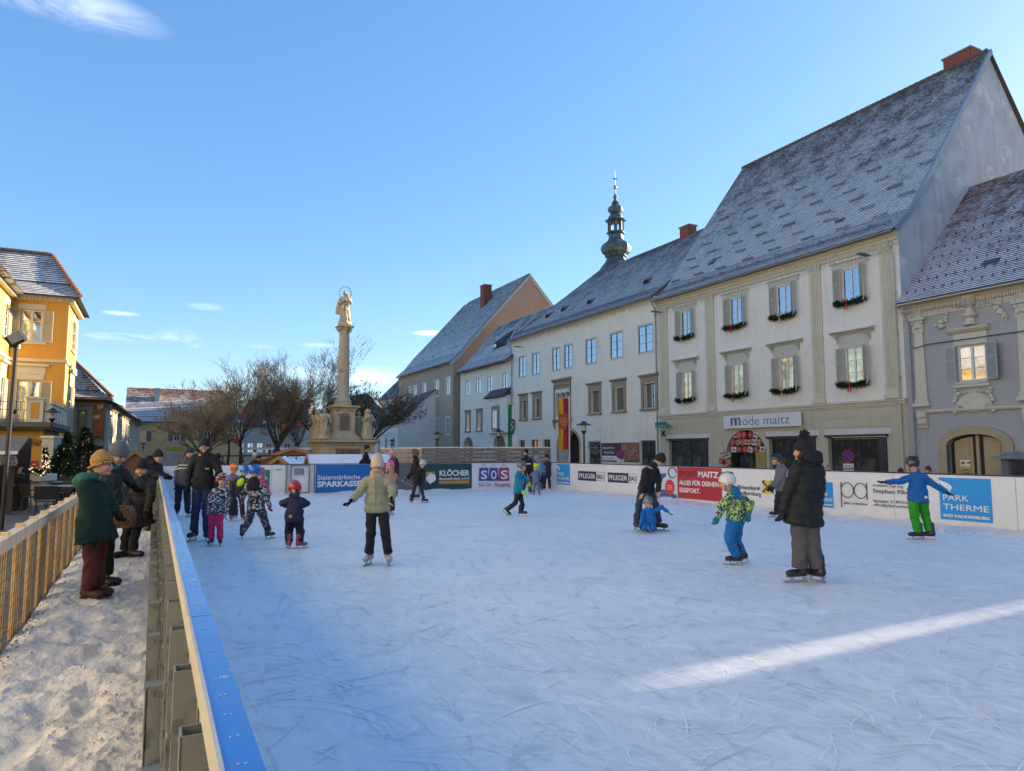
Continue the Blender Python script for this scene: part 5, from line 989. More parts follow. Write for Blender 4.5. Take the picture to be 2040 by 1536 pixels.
def bank(u, v, a, b, n, hmax, wmax):
    x, y = a[0]+(b[0]-a[0])*u, a[1]+(b[1]-a[1])*u; h = hmax*(.75+.9*nz3(x, y, 0, 1.1)+.35*nz3(x, y, 3, 4)); w = wmax*(1+.5*nz3(x, y, 7, .8)+.25*nz3(x, y, 1, 5)); k = (1-v)**1.6
    return (x+n[0]*w*v+.02*nz3(x*9, y*9, v*9, 1), y+n[1]*w*v, max(-.02, h*k+.018*nz3(x, y, v*3, 11)*(1-v*.6))-.012*v)
bumpy('snow_bank', snow_berm, lambda u, v: bank(u, v, (RX1-.02, RY0), (RX1-.02, RY1), (-1, 0), .11, .5), 900, 10)
bumpy('snow_bank', snow_berm, lambda u, v: bank(u, v, (RX0, RY1-.02), (RX1, RY1-.02), (0, -1), .10, .55), 500, 10)
bumpy('snow_bank', snow_berm, lambda u, v: bank(u, v, (RX0+.03, RY0), (RX0+.03, RY1), (1, 0), .05, .2), 700, 6)
def pathz(x, y):
    z = .035*nz3(x, y, 0, 1.6)+.028*nz3(x, y, 5, 4.5)+.019*nz3(x, y, 9, 11)+.024*abs(nz3(x, y, 2, 22))+.016*nz3(x, y, 6, 40)
    for fx, fy_ in FOOT: 
        d = math.hypot((x-fx)*1.8, y-fy_)
        if d < .2: z -= .045*min(1, 1.6*(1-d/.2))
    z = max(z, -.055)
    if x < -.85: z -= .05*min(1, (-.85-x)/.22)**1.2
    return z
FOOT = [(random.uniform(-.8, -.1), random.uniform(2.5, 12)) for _ in range(60)]
YS = [1.0]
while YS[-1] < 27: YS.append(YS[-1]+max(.016, YS[-1]*.0042))
NX = 62; q = MB(); vs = [(-1.06+1.14*i/NX, y, pathz(-1.06+1.14*i/NX, y)) for y in YS for i in range(NX+1)]
q.add(vs, [(j*(NX+1)+i, j*(NX+1)+i+1, (j+1)*(NX+1)+i+1, (j+1)*(NX+1)+i) for j in range(len(YS)-1) for i in range(NX)]); q.obj('snow_path', snow_path, kind='structure', smooth=True)
q = MB(); rg = random.Random(4)
for k in range(900):
    y = 3+rg.random()**2*12; x = rg.uniform(-1.08, .04) if rg.random() < .6 else rg.gauss(-.95, .06); r = rg.uniform(.004, .014)*(1.5 if rg.random() < .1 else 1)
    if not -1.12 < x < .05: continue
    n0 = len(q.v); q.ball((x, y, pathz(x, y)+r*.3), r, 5, 4, (1, 1.2, .7)); q.v[n0:] = [(a+rg.uniform(-.25, .25)*r, b_+rg.uniform(-.25, .25)*r, c+rg.uniform(-.2, .2)*r) for a, b_, c in q.v[n0:]]
q.obj('snow_lumps', snow_path, kind='stuff')
q = MB()
for k in range(260):
    y = 3+rg.random()**1.6*9; x = rg.gauss(-1.03, .035) if rg.random() < .93 else rg.uniform(-1, 0); 
    if x > 0: continue
    q.ball((x, y, (pathz(x, y) if x > -1.05 else -.075)+.004), rg.uniform(.004, .010), 5, 3)
q.obj('gravel_grit', M('grit', (.10, .09, .08)), kind='stuff')

# skate cuts and shavings: thin curved marks lying on the ice, thousands of them
def marks(name, mat, n, seed, w0, w1, z0, near):
    q = MB(); rg = random.Random(seed)
    for i_ in range(n):
        z = z0+.0035*i_/n
        y = RY0+3.3+(RY1-RY0-4)*rg.random()**near; x = rg.uniform(RX0+.3, RX1-.3); a = rg.choice((rg.gauss(.2, .5), rg.gauss(2.2, .5), rg.uniform(0, 6.28))); L = rg.uniform(.08, .7)*(2.2 if rg.random() < .1 else 1); cv = rg.gauss(0, .9); w = rg.uniform(w0, w1)*(1+y*.06); m = 8; v = []; ok = True
        if rg.random() < .12: cv = rg.choice((-1, 1))*rg.uniform(2, 5); L *= .7
        for tw in range(1 if rg.random() < .8 else 2):
            px, py, b = x+tw*rg.uniform(.05, .12), y+tw*.04, a; v = []
            for i in range(m+1):
                k = math.sin(math.pi*i/m)**.6+.05; nx, ny = -math.sin(b)*w*k/2, math.cos(b)*w*k/2; v += [(px+nx, py+ny, z+tw*.0005), (px-nx, py-ny, z+tw*.0005)]; px += math.cos(b)*L/m; py += math.sin(b)*L/m; b += cv*L/m+rg.gauss(0, .05)
            if all(RX0+.2 < p[0] < RX1-.2 and RY0 < p[1] < RY1-.3 for p in v): q.add(v, [(2*i, 2*i+1, 2*i+3, 2*i+2) for i in range(m)])
    return q.obj(name, mat, kind='stuff')
marks('ice_shavings', M('ice_shavings', (.93, .93, .93), .8, .1, 8, .4, 60), 6500, 1, .003, .0075, .0060, 1.35)
marks('skate_cuts', M('skate_cuts', (.62, .66, .68), .6, .1, 8, 0), 3600, 2, .002, .0045, .0020, 1.35)
q = MB(); pts = [onZ(x, y, .004) for x, y in ((828, 1056), (880, 1052), (960, 1047), (1040, 1044), (1120, 1041), (1210, 1040))]
for a, b in zip(pts[:-1], pts[1:]): q.poly((a[0], a[1]-.02, .011), (b[0], b[1]-.02, .011), (b[0], b[1]+.02, .011), (a[0], a[1]+.02, .011))
q.obj('long_skate_line', M('ice_shavings', (.93, .93, .93)), kind='stuff')
q = MB(); rg = random.Random(77)                   # loose crumbs of ice thrown up along the boards
for _ in range(2600):
    if rg.random() < .5: x, y = rg.uniform(RX0, RX1), RY1-.5-abs(rg.gauss(0, .35))
    else: x, y = RX1-.45-abs(rg.gauss(0, .35)), rg.uniform(2, RY1)
    q.ball((x, y, .008), rg.uniform(.006, .022), 4, 3, (1, 1, .7))
q.obj('ice_crumbs', snow_berm, kind='stuff')
# ================================================================ rink boards, advertising, fences
board_white = M('board_white', (.70, .70, .69), .45, .08, 3, .08, 20, c2=(.6, .6, .6), c2s=14, c2t=.66)
blue_cap = M('blue_rail', (.012, .19, .60), .3, .12, 5, .1, 12, c2=(.62, .66, .7), c2s=11, c2t=.62, coat=.3); dcap = M('dark_blue_cap', (.03, .035, .09), .5)
BH = 1.15
BF = thing('far_boards', 'low rink board across the far end carrying blue, dark green and white adverts', 'rink board', (RX0, RY1, 0)); ffb = Fr(RX0, RY1, 0.)
BR = thing('right_boards', 'long white rink board on the far side from the camera carrying the red advert', 'rink board', (RX1, RY1, 0), RZ); frb = Fr(RX1, RY1, RZ)
def board(parent, L, seams):
    for a, b in zip(seams[:-1], seams[1:]): q = MB(); q.box(a+.006, b-.006, 0, .02, .02, BH-.02); q.obj('board_panel', board_white, parent)
    q = MB(); q.box(0, L, -.015, .05, BH-.018, BH+.012); q.obj('cap_rail', dcap, parent)
    for i in range(int(L/2)+1): q = MB(); q.box(i*2-.03, i*2+.03, .021, .09, 0, BH-.02); q.obj('board_post', steel, parent)
LF = RX1-RX0; LR = RY1-RY0
sx_ = sorted([0, LF]+[ffb.at(x, 960)[0] for x in (441, 541, 568, 628, 733, 840, 940, 1030)]); board(BF, LF, sx_)
sx_ = sorted([0, LR]+[frb.at(x, 960)[0] for x in (1148, 1205, 1272, 1348, 1438, 1545, 1640, 1780)]+[frb.at(2025, 1000)[0]]+[frb.at(2025, 1000)[0]+2.2*k for k in (1, 2, 3)]); board(BR, LR, [s_ for s_ in sx_ if s_ <= LR])
def frect(fr, x0, y0, x1, y1): a, zt = fr.at(x0, y0, -.02); b, zb = fr.at(x1, y1, -.02); return a, b, zb, zt
def ad(parent, fr, x0, y0, x1, y1, mat, name='advert', d=.004, zz=None):
    a, b, zb, zt = frect(fr, x0, y0, x1, y1)
    if zz: zb, zt = zz
    q = MB(); q.box(a, b, -d-.003, -d+.002, zb, zt); return q.obj(name, mat, parent), (a, b, zb, zt)
def adtext(parent, fr, s, x0, ybase, x1, hpx, mat, off=.012, **kw):
    a, z = fr.at(x0, ybase, -.02); b = fr.at(x1, ybase, -.02)[0]; h = abs(fr.at(x0, ybase-hpx, -.02)[1]-z); return letter(parent, s, a, -off, z, h/.72, mat, fit=b-a, **kw)
flat = lambda n, c: M(n, c, .5, .08, 4, 0, 1, 0) if False else M(n, c, .5, .1, 3, 0)
sblue = flat('ad_blue', (.01, .13, .42)); sgreen = flat('ad_dark_green', (.012, .06, .055)); gold = flat('ad_gold', (.45, .25, .04)); grn = flat('ad_green', (.01, .20, .06)); dgrey = flat('ad_grey', (.12, .125, .13)); W_ = M('lettering_white', (.75, .75, .75))
o, r = ad(BF, ffb, 524, 936, 537, 976, grn); adtext(o, ffb, 'A', 526, 956, 533, 8, W_)
o, r = ad(BF, ffb, 630, 926, 737, 987, sblue, zz=(.06, 1.12)); adtext(o, ffb, 'Steiermärkische', 632, 956, 717, 10, W_, bold=.005); adtext(o, ffb, 'SPARKASSE', 632, 970, 720, 11, W_, bold=.035)
q = MB(); a = ffb.at(569, 960)[0]; b = ffb.at(580, 960)[0]; c_ = ffb.at(614, 960)[0]; e_ = ffb.at(627, 960)[0]
for x0, x1 in ((a, b), (c_, e_)): q.box(x0, x0+.05, -.06, -.002, .05, 1.13); q.box(x1-.05, x1, -.06, -.002, .05, 1.13)
q.box(b, c_, -.06, -.002, .05, .12); q.box(b, c_, -.05, -.002, 1.07, 1.13); q.obj('gate_frame', steel, BF); q = MB(); q.box(b+.1, b+.45, -.03, -.002, .75, 1.0); q.obj('latch_plate', steel, BF)
adtext(BF, ffb, 'wald', 549, 937, 560, 4, dgrey)
o, r = ad(BF, ffb, 738, 926, 836, 980, dgrey, zz=(.08, 1.12)); a, z = ffb.at(800, 958, -.02); q = MB(); q.tube([(a+.75, -.012, 1.1), (a, -.012, z), (a+.75, -.012, .1), (a+.75, -.012, 1.1)], .02, 4); q.obj('arrow_mark', W_, o); adtext(o, ffb, 'ERSCHNEIDEREI', 745, 953, 794, 4, W_)
o, r = ad(BF, ffb, 841, 923, 940, 976, sgreen, zz=(.07, 1.12)); adtext(o, ffb, 'KLÖCHER', 875, 948, 935, 11, W_, bold=.03); adtext(o, ffb, 'Baugesellschaft m.b.H.', 875, 956, 936, 5, W_, bold=.02)
a, b, zb, zt = frect(ffb, 875, 958, 935, 963); q = MB(); q.box(a, b, -.013, -.008, zb, zt); q.obj('gold_bar', gold, o); a, b, zb, zt = frect(ffb, 849, 940, 866, 960); q = MB(); q.box(a, b, -.011, -.008, zb, zt); q.obj('gold_square', gold, o)
q = MB(); c = (a+b)/2; m_ = (zb+zt)/2-.05; q.poly((c-.2, -.013, m_), (c-.02, -.013, m_-.25), (c+.24, -.013, m_-.08), (c+.22, -.013, m_+.12), (c, -.013, m_+.2)); q.obj('stone_mark', W_, o)
o = put('shopping_advert', None, BF)
for k, (x0, x1, cc, ch) in enumerate(((955, 973, (.05, .09, .30), 'S'), (975, 992, (.04, .08, .28), 'O'), (994, 1014, (.36, .03, .10), 'S'))):
    a, b, zb, zt = frect(ffb, x0, 932, x1, 958); m1 = flat('bag_%d' % k, cc); q = MB(); q.poly((a-.03, -.008, zb), (b+.03, -.008, zb), (b, -.008, zt), (a, -.008, zt)); bg_ = q.obj('bag', m1, o); q = MB(); cc_ = (a+b)/2; q.tube([(cc_-.11, -.01, zt), (cc_-.09, -.01, zt+.1), (cc_, -.01, zt+.15), (cc_+.09, -.01, zt+.1), (cc_+.11, -.01, zt)], .008, 4); q.obj('bag_handle', m1, bg_); adtext(bg_, ffb, ch, x0+3, 954, x1-3, 17, W_, bold=.02)
adtext(BF, ffb, 'Süd Ost', 953, 969, 979, 7, dgrey); adtext(BF, ffb, 'Shopping', 985, 969, 1016, 7, flat('bag_2', (.36, .03, .10)), bold=.01)
pt = flat('therme_blue', (.01, .28, .66))
def therme(x0, y0, x1, y1, full=True):
    o, (a, b, zb, zt) = ad(BR, frb, x0, y0, x1, y1, pt); w, h = b-a, zt-zb
    q = MB(); n = 12; q.add([(a+w*(.02+.17*math.sin(math.pi*.9*i/n)+.12*(i/n)), -.012, zt-h*(.06+.26*i/n)) for i in range(n+1)]+[(a+w*(-.0+.06*math.sin(math.pi*i/n)+.25*(i/n)**2), -.012, zt-h*(.12+.22*i/n)) for i in range(n+1)], [(i, i+1, n+2+i, n+1+i) for i in range(n)]); q.obj('wave_mark', W_, o)
    letter(o, 'PARK', a+w*.06, -.012, zb+h*.46, h*.2, W_, fit=w*.5); letter(o, 'THERME', a+w*.06, -.012, zb+h*.24, h*.2, W_, fit=w*.88); letter(o, 'BAD RADKERSBURG', a+w*.06, -.012, zb+h*.07, h*.09, W_, fit=w*.88, bold=.03)
therme(1108, 924, 1135, 967); therme(1869, 951, 1978, 1043); therme(1634, 960, 1660, 1012)
navy = flat('ad_navy', (.02, .025, .055))
for x0, x1, x2, y0, y1 in ((1151, 1187, 1204, 938, 960), (1210, 1251, 1269, 941, 964)):
    o, (a, b, zb, zt) = ad(BR, frb, x0, y0, x1, y1-1, navy); zb, zt = .5, .83; letter(o, 'PFLEGER', a+.07, -.013, .57, .26, W_, fit=(b-a)-.14, bold=.01); e = frb.at(x2, y0)[0]
    letter(BR, 'BAU', b+.05, -.012, .57, .26, navy, fit=(e-b)-.1); q = MB(); q.box(b, e, -.006, -.003, zt-.01, zt); q.box(b, e, -.006, -.003, zb, zb+.01); q.box(e-.01, e, -.006, -.003, zb, zt); q.obj('outline', navy, BR)
o, (a, b, zb, zt) = ad(BR, frb, 1272, 928, 1348, 990, flat('ad_pale', (.55, .6, .68)), zz=(.06, 1.12)); w = b-a
q = MB(); q.ext([(a, .08), (b, .08), (b, .2), (a+w*.75, .36), (a+w*.4, .34), (a, .2)], 'y', -.012, -.008); q.obj('blue_hill', flat('hill_blue', (.05, .1, .3)), o); q = MB(); q.ext([(a+w*.83+.3*math.cos(t)*.8, .45+.25*math.sin(t)) for t in [i*math.pi/10 for i in range(20)]], 'y', -.016, -.012); dsc = q.obj('red_disc', flat('disc_red', (.6, .03, .02)), o)
for k in range(3): q = MB(); q.box(a+w*.83-.13, a+w*.83+.13, -.019, -.0165, .5-.06*k, .515-.06*k); q.obj('print_line', W_, dsc)
q = MB(); q.ext([(a+w*.55+.4*math.cos(t), .9+.22*math.sin(t)) for t in [-i*math.pi/10 for i in range(11)]], 'y', -.014, -.01); q.obj('blue_shield', flat('hill_blue', (.05, .1, .3)), o); letter(o, 'mbH', a+w*.5, -.018, .86, .16, W_)
q = MB(); q.tube([(a+w*.9+.2*math.cos(t), -.012, .93+.17*math.sin(t)) for t in [i*.4 for i in range(15)]], .02, 4); q.obj('ring_mark', navy, o)
red = flat('ad_red', (.42, .025, .035)); o, (a, b, zb, zt) = ad(BR, frb, 1348, 929, 1438, 990, red, zz=(.12, 1.12)); w = b-a
letter(o, 'SPORT', a+w*.03, -.012, .83, .25, M('sport_grey', (.07, .03, .035)), fit=w*.42); letter(o, 'MAITZ', a+w*.49, -.012, .83, .25, W_, fit=w*.44, bold=.03); letter(o, 'ALLES FÜR DEINEN', a+w*.05, -.012, .56, .2, W_, fit=w*.9, bold=.025); letter(o, 'EISSPORT.', a+w*.05, -.012, .32, .2, W_, fit=w*.48, bold=.025)
adtext(BR, frb, 'Raiffeisenbank', 1458, 973, 1514, 8, ink, bold=.008); adtext(BR, frb, 'Bad Radkersburg', 1455, 984, 1515, 8, ink, bold=.008)
o, (a, b, zb, zt) = ad(BR, frb, 1518, 957, 1541, 984, flat('ad_yellow', (.75, .52, .01))); q = MB(); zc = (zb+zt)/2; c = (a+b)/2
for s in (-1, 1): q.tube([(c-s*.2, -.012, zc-.15), (c+s*.2, -.012, zc+.15), (c+s*.12, -.012, zc+.17)], .028, 4)
q.obj('crossed_gables', ink, o)
ZP = lambda x, y: (1640+x/5.1, 860+y/5.1)
lg = flat('logo_grey', (.09, .09, .09))
a, zb = frb.at(*ZP(180, 690), -.02); b, _ = frb.at(*ZP(447, 660), -.02); z0 = frb.at(*ZP(180, 665), -.02)[1]; r_ = (b-a)/4; q = MB()
for cx_ in (a+r_, b-r_): q.tube([(cx_+r_*.95*math.cos(t), -.012, z0+r_*1.0+r_*1.0*math.sin(t)) for t in [i*math.pi/10 for i in range(21)]], .013, 4, False)
q.tube([(a+.01, -.012, z0+r_*2.05), (a+.01, -.012, z0-.25)], .013, 4); q.tube([(b-.01, -.012, z0+r_*2.05), (b-.01, -.012, z0-.02)], .013, 4); q.obj('logo_rings', lg, BR)
for s, x0, yb, x1, h_, bo in (('piber architektur', 205, 733, 447, 28, 0), ('Architekt Dipl.-Ing.', 500, 555, 815, 26, 0), ('Stephan Piber', 502, 618, 905, 42, .012), ('Sporgasse 32, 8010 Graz', 507, 712, 905, 28, 0), ('office@piber-architektur.at', 507, 752, 985, 28, 0)): adtext(BR, frb, s, *ZP(x0, yb), ZP(x1, 0)[0], h_/5.1, lg, bold=bo)
# near board seen from its steel back
LX = .125
BL = thing('left_boards', 'rink board seen from its steel-braced back with a bright blue top rail', 'rink board', (LX, -1.5, 0)); LL = RY1+1.5
cream_board = M('board_cream_edge', (.62, .58, .50), .6, .1, 5, .1)
k = 0; y = 0
while y < LL-.1:
    e = min(y+2.0, LL); q = MB(); q.box(.018, .038, y+.004, e-.004, .02, 1.10); q.obj('board_panel', cream_board, BL)
    q = MB(); q.box(-.0, .062, y+.003, e-.003, 1.10, 1.125); q.box(.055, .062, y+.003, e-.003, 1.05, 1.10); q.obj('blue_rail', blue_cap, BL)
    q = MB(); q.box(-.008, .0, y+.003, e-.003, 1.06, 1.13); q.box(-.006, .017, y+.003, e-.003, 1.045, 1.09); q.obj('rail_edge', cream_board, BL); y = e
def zbar(z): q = MB(); q.box(-.035, .016, 0, LL, z, z+.05); q.box(-.035, -.03, 0, LL, z-.03, z+.08); return q.obj('steel_rail', steel, BL)
zbar(.18); zbar(.62)
q = MB(); q.box(-.05, -.045, -.035, .035, 0, 1.04); q.box(-.05, .012, -.035, -.030, 0, 1.04); q.box(-.05, .012, .030, .035, 0, 1.04); pm_ = q.mesh('board_post', steel)
q = MB(); q.box(-.11, -.052, -.05, -.045, -.02, .56); q.box(-.115, -.105, -.05, .03, -.02, .56); q.box(-.12, -.05, -.055, .035, .56, .57); q.box(-.108, -.1, .0, .028, .2, .5); q.box(-.104, -.05, .045, .05, .1, .45); fm2 = q.mesh('bracket', steel)
q = MB(); q.lathe([(.011, 0), (.011, .01), (.005, .013)], 8); bm = q.mesh('bolt', steel)
n = int(LL/.5)
for i in range(n):
    p = put('board_post', pm_, BL, (0, .25+i*.5, 0))
    if i % 2 == 0: br_ = put('bracket', fm2, p, (0, .04, 0)); bo = put('bolt', bm, p, (-.05, 0, .4)); bo.rotation_euler = (0, -math.pi/2, 0)
    bo = put('bolt', bm, p, (-.05, 0, .86)); bo.rotation_euler = (0, -math.pi/2, 0)
q = MB(); rg = random.Random(9); scr = M('screw_head', (.55, .57, .6), .35, .1, 5, 0, metal=.5)
for i in range(int(LL/.125)):
    for dx in (-.006, .006): q.lathe([(.0036, 0), (.0036, .0012), (.002, .002)], 6, (.030+dx, .06+i*.125+rg.uniform(-.003, .003), 1.125))
q.obj('rail_screws', scr, BL, kind='stuff')
# wooden fence on the left with wire mesh
wood = M('larch_wood', (.95, .58, .20), .7, .25, 2.5, .25, 8, c2=(.74, .38, .12), c2s=2.2, c2t=.6); wood2 = M('pale_wood', (.74, .60, .42), .7, .2, 3, .2, 10)
for m_ in (wood, wood2):
    t = m_.node_tree; b = t.nodes['Principled BSDF']; co = objc(t); gn = noise_(t, co, 14, 5, .6, 1.5, sc=(1, 1, .12)); n_ = t.nodes.new('ShaderNodeMix'); n_.data_type = 'RGBA'; n_.blend_type = 'MULTIPLY'; n_.inputs[0].default_value = .8
    lk = b.inputs['Base Color'].links[0].from_socket; t.links.new(lk, n_.inputs[6]); rp = t.nodes.new('ShaderNodeMapRange'); t.links.new(gn, rp.inputs[0]); rp.inputs[1].default_value = .35; rp.inputs[2].default_value = .65; rp.inputs[3].default_value = .8; rp.inputs[4].default_value = 1.25; t.links.new(rp.outputs[0], n_.inputs[7]); t.links.new(n_.outputs[2], b.inputs['Base Color'])
FX, FY = -1.06, 6.55
FN = thing('wooden_fence', 'orange wooden plank fence with wire mesh and pale handrail along the snowy walkway', 'fence', (FX, FY, -.08)); FL = 9.0
q = MB(); q.box(-.045, .045, -.02, FL, .93, 1.035); q.obj('handrail', wood2, FN); q = MB(); q.box(-.05, .05, -.05, -.021, .93, 1.04); q.obj('end_block', wood, FN)
q = MB(); q.box(-.12, .02, -.06, .06, .0, .96); q.obj('end_post', wood, FN)
i = 0; y = .55; rg = random.Random(8)
while y < FL: 
    q = MB(); w = rg.uniform(.34, .42); q.box(-.055, -.03, y, y+w, rg.uniform(0, .03), .94); q.obj('plank', wood, FN); q = MB(); q.box(-.05, .02, y, y+.07, 1.03, 1.06); q.obj('post_top', wood, FN); y += .80
q = MB()
for k in range(int(FL/.11)): q.tube([(-.012, .05+k*.11, .02), (-.012, .05+k*.11, .95)], .0022, 3, False)
for k in range(10): q.tube([(-.012, 0, .06+k*.098), (-.012, FL, .06+k*.098)], .0026, 3, False)
q.obj('wire_mesh', M('mesh_wire', (.06, .055, .05), .5), FN)
# long fence of weathered boards behind the far rink corner
gw_ = M('grey_boards', (.22, .195, .175), .8, .35, 3, .4, 8, c2=(.12, .10, .09), c2s=3, c2t=.55); tw2 = M('light_boards', (.38, .30, .24), .8, .3, 3, .4, 8)
def slat_fence(name, label, a, b, z0, z1, n, mat):
    v = b-a; L = math.hypot(v[0], v[1]); F = thing(name, label, 'fence', (float(a[0]), float(a[1]), 0), math.atan2(v[1], v[0])); h = (z1-z0)/n
    for i in range(n):
        x = 0
        while x < L-.05:
            w = min(random.uniform(2.2, 4.2), L-x); q = MB(); s = random.uniform(-.012, .012); q.box(x+.01, x+w-.01, -.03, 0, z0+i*h+.018+s, z0+(i+1)*h-.012+s); q.obj('plank', mat, F); x += w
    for i in range(int(L/2)+1): q = MB(); q.box(i*2-.05, i*2+.05, .02, .12, -.4, z1); q.obj('post', mat, F)
    q = MB(); q.box(0, L, -.05, .12, z1+.004, z1+.05); q.obj('snowy_cap', snow_clean, F); return F
D1, D2, D3 = 33., 32., 34.5
p0, p1, p2 = atD(757, 930, 35.), atD(842, 930, D1), atD(1098, 930, D3); slat_fence('plank_fence', 'light brown plank fence beside the stone monument', p0, p1, .3, 1.75, 7, tw2); slat_fence('plank_fence', 'long grey weathered plank fence behind the far rink corner', p1, p2, .3, 1.78, 8, gw_)
# ================================================================ monument, trees, stalls, lamps, flags, cafe
sand = M('monument_sandstone', (.58, .46, .29), .85, .22, 4, .35, 22, c2=(.30, .235, .16), c2s=2.2, c2t=.58, streak=.4)
MX, MY = 11.85, 50.0; MO = thing('plague_column', 'tall sandstone column topped by a statue with star halo, saints around its pedestal', 'monument', (MX, MY, 0), .0)
def sq(prof, mat=sand, name='base', wdt=1.0): 
    q = MB(); q.lathe([(r*math.sqrt(2), z) for r, z in prof], 4, (0, 0, 0), math.pi/4); 
    if wdt != 1.0: q.v = [(a*wdt, b, c) for a, b, c in q.v]
    return q.obj(name, mat, MO)
sq([(2.3, -.1), (2.3, .25), (2.0, .27), (2.0, .6), (1.85, .7), (1.85, 2.0), (1.9, 2.05), (1.95, 2.15), (2.15, 2.25), (2.15, 2.38), (1.0, 2.42)])
q = MB()
for k in range(26): x = -1.8+k*3.6/25; q.box(x-.04, x+.04, -1.93, -1.86, 1.98, 2.1); q.box(-1.93, -1.86, x-.04, x+.04, 1.98, 2.1)
for x in (-1.35, 1.35): q.box(x-.35, x+.35, -1.9, -1.851, .8, 1.85); q.box(-1.9, -1.851, x-.35, x+.35, .8, 1.85)
q.obj('dentils', sand, MO)
q = MB(); q.box(-.85, .85, -1.88, -1.853, .9, 1.8); rg = random.Random(1)
for k in range(50): q.ball((rg.uniform(-.7, .7), -1.88, rg.uniform(1.0, 1.65)), rg.uniform(.05, .12), 6, 4)
q.obj('relief', M('relief_red_stone', (.26, .15, .11), .8, .3, 8, .4), MO)
sq([(1.02, 2.42), (1.02, 2.55), (.85, 2.7), (.75, 2.85), (.72, 3.0), (.72, 4.45), (.78, 4.5), (.8, 4.6), (1.02, 4.7), (1.02, 4.8), (.6, 4.84)], name='pedestal')
q = MB(); ap = arch_pts(-.38, .38, 4.0, .3); q.ext([(-.38, 3.05), (.38, 3.05)]+ap[::-1], 'y', -.74, -.721); q.obj('inscription_slab', M('slab_red', (.28, .19, .15), .7, .2, 8, .2), MO)
q = MB(); [q.box(-.3+rg.uniform(0, .05), .3-rg.uniform(0, .08), -.746, -.741, 3.15+k*.085, 3.185+k*.085) for k in range(11)]; q.obj('inscription', M('carved', (.16, .11, .085), .9), MO)
q = MB(); q.lathe([(.62, 4.82), (.62, 5.0), (.56, 5.05), (.6, 5.15), (.5, 5.3), (.46, 5.4), (.42, 5.5), (.41, 7), (.39, 8.5), (.345, 9.95), (.37, 9.98), (.34, 10.02), (.36, 10.1)], 28); q.obj('shaft', sand, MO, smooth='auto')
q = MB(); q.lathe([(.35, 10.05), (.38, 10.25), (.46, 10.42), (.52, 10.46)], 20); q.box(-.56, .56, -.56, .56, 10.46, 10.56)
for k in range(16): a = k*math.pi/8; q.ball((.43*math.cos(a), .43*math.sin(a), 10.2+.1*(k % 2)), .08, 6, 5); 
for a in (1, 3, 5, 7): q.ball((.55*math.cos(a*math.pi/4), .55*math.sin(a*math.pi/4), 10.36), .11, 8, 6)
q.box(-.36, .36, -.36, .36, 10.56, 10.7); q.obj('capital', sand, MO, smooth='auto')
def folds(P):
    th = np.arctan2(P[:, 1], P[:, 0]); return .022*np.sin(th*9+P[:, 2]*3.1+np.sin(P[:, 2]*5))+.018*np.sin(th*5-P[:, 2]*5)+.01*np.sin(P[:, 0]*31+P[:, 2]*17)
def statue(x, y, z, s, rz, pose, name='statue'):
    d = SD(); d.tor((0, 0, 0), (0, .02, .95), (1, 0, 0), .33, .26, .2, .17, wr=.02); d.tor((0, .02, .9), (0, .0, 1.38), (1, 0, 0), .2, .17, .25, .16, cap=.1); d.cone((0, 0, 1.4), (0, -.03, 1.58), .08, .08); d.ell((0, -.04, 1.68), (.105, .125, .145))
    if pose == 0: d.cone((-.22, 0, 1.38), (-.3, -.1, 1.1), .1, .085); d.cone((-.3, -.1, 1.1), (-.02, -.25, 1.2), .08, .05); d.cone((.22, 0, 1.38), (.33, -.08, 1.12), .1, .09); d.cone((.33, -.08, 1.12), (.16, -.24, 1.22), .08, .06); d.ell((.14, -.22, 1.34), (.1, .09, .16)); d.ell((.15, -.24, 1.54), (.07, .07, .08)); d.cone((-.3, .05, 1.3), (-.38, .1, .6), .1, .14)
    if pose == 1: d.cone((-.22, 0, 1.38), (-.36, -.05, 1.1), .09, .08); d.cone((-.36, -.05, 1.1), (-.12, -.28, 1.0), .07, .05); d.cone((.22, 0, 1.38), (.36, 0, 1.12), .09, .08); d.cone((.36, 0, 1.12), (.45, -.2, .92), .07, .05); d.cone((.1, -.15, .8), (.2, -.28, .45), .13, .1); d.cone((.2, -.28, .45), (.12, -.2, .05), .1, .07)
    if pose == 2: d.cone((-.22, 0, 1.38), (-.34, -.1, 1.1), .1, .09); d.cone((-.34, -.1, 1.1), (-.1, -.28, 1.28), .08, .05); d.cone((.22, 0, 1.38), (.36, -.1, 1.12), .1, .09); d.cone((.36, -.1, 1.12), (.1, -.3, 1.1), .08, .05); d.ell((0, .05, 1.66), (.15, .16, .19)); d.tor((0, .12, .1), (0, .12, 1.3), (1, 0, 0), .36, .2, .27, .12)
    if pose == 3: d.cone((-.24, 0, 1.38), (-.4, 0, 1.12), .1, .08); d.cone((-.4, 0, 1.12), (-.44, -.2, .85), .07, .05); d.cone((.22, 0, 1.38), (.38, 0, 1.14), .1, .08); d.cone((.38, 0, 1.14), (.4, -.22, 1.35), .07, .05)
    V_, F = d.build(.026, disp=folds); q = MB(); q.v = [tuple(v) for v in V_.tolist()]; q.f = F.tolist(); q.m = [0]*len(q.f); q.lathe([(.36, -.14), (.36, .02), (.3, .04)], 10)
    me = q.mesh(name, sand, True); o = put(name, me, MO, (x, y, z), rot=(0, 0, rz)); o.scale = (s, s, s); return o
statue(0, 0, 10.84, 1.27, -.35, 0, 'top_statue')
for x, y, rz, p in ((-1.55, -1.3, -.4, 1), (-1.6, .0, -.9, 3), (1.5, -1.35, .3, 2), (1.75, -.1, .9, 2), (1.5, 1.4, 2.5, 3), (-1.5, 1.5, 3.6, 1)): statue(x, y, 2.58, 1.08, rz, p)
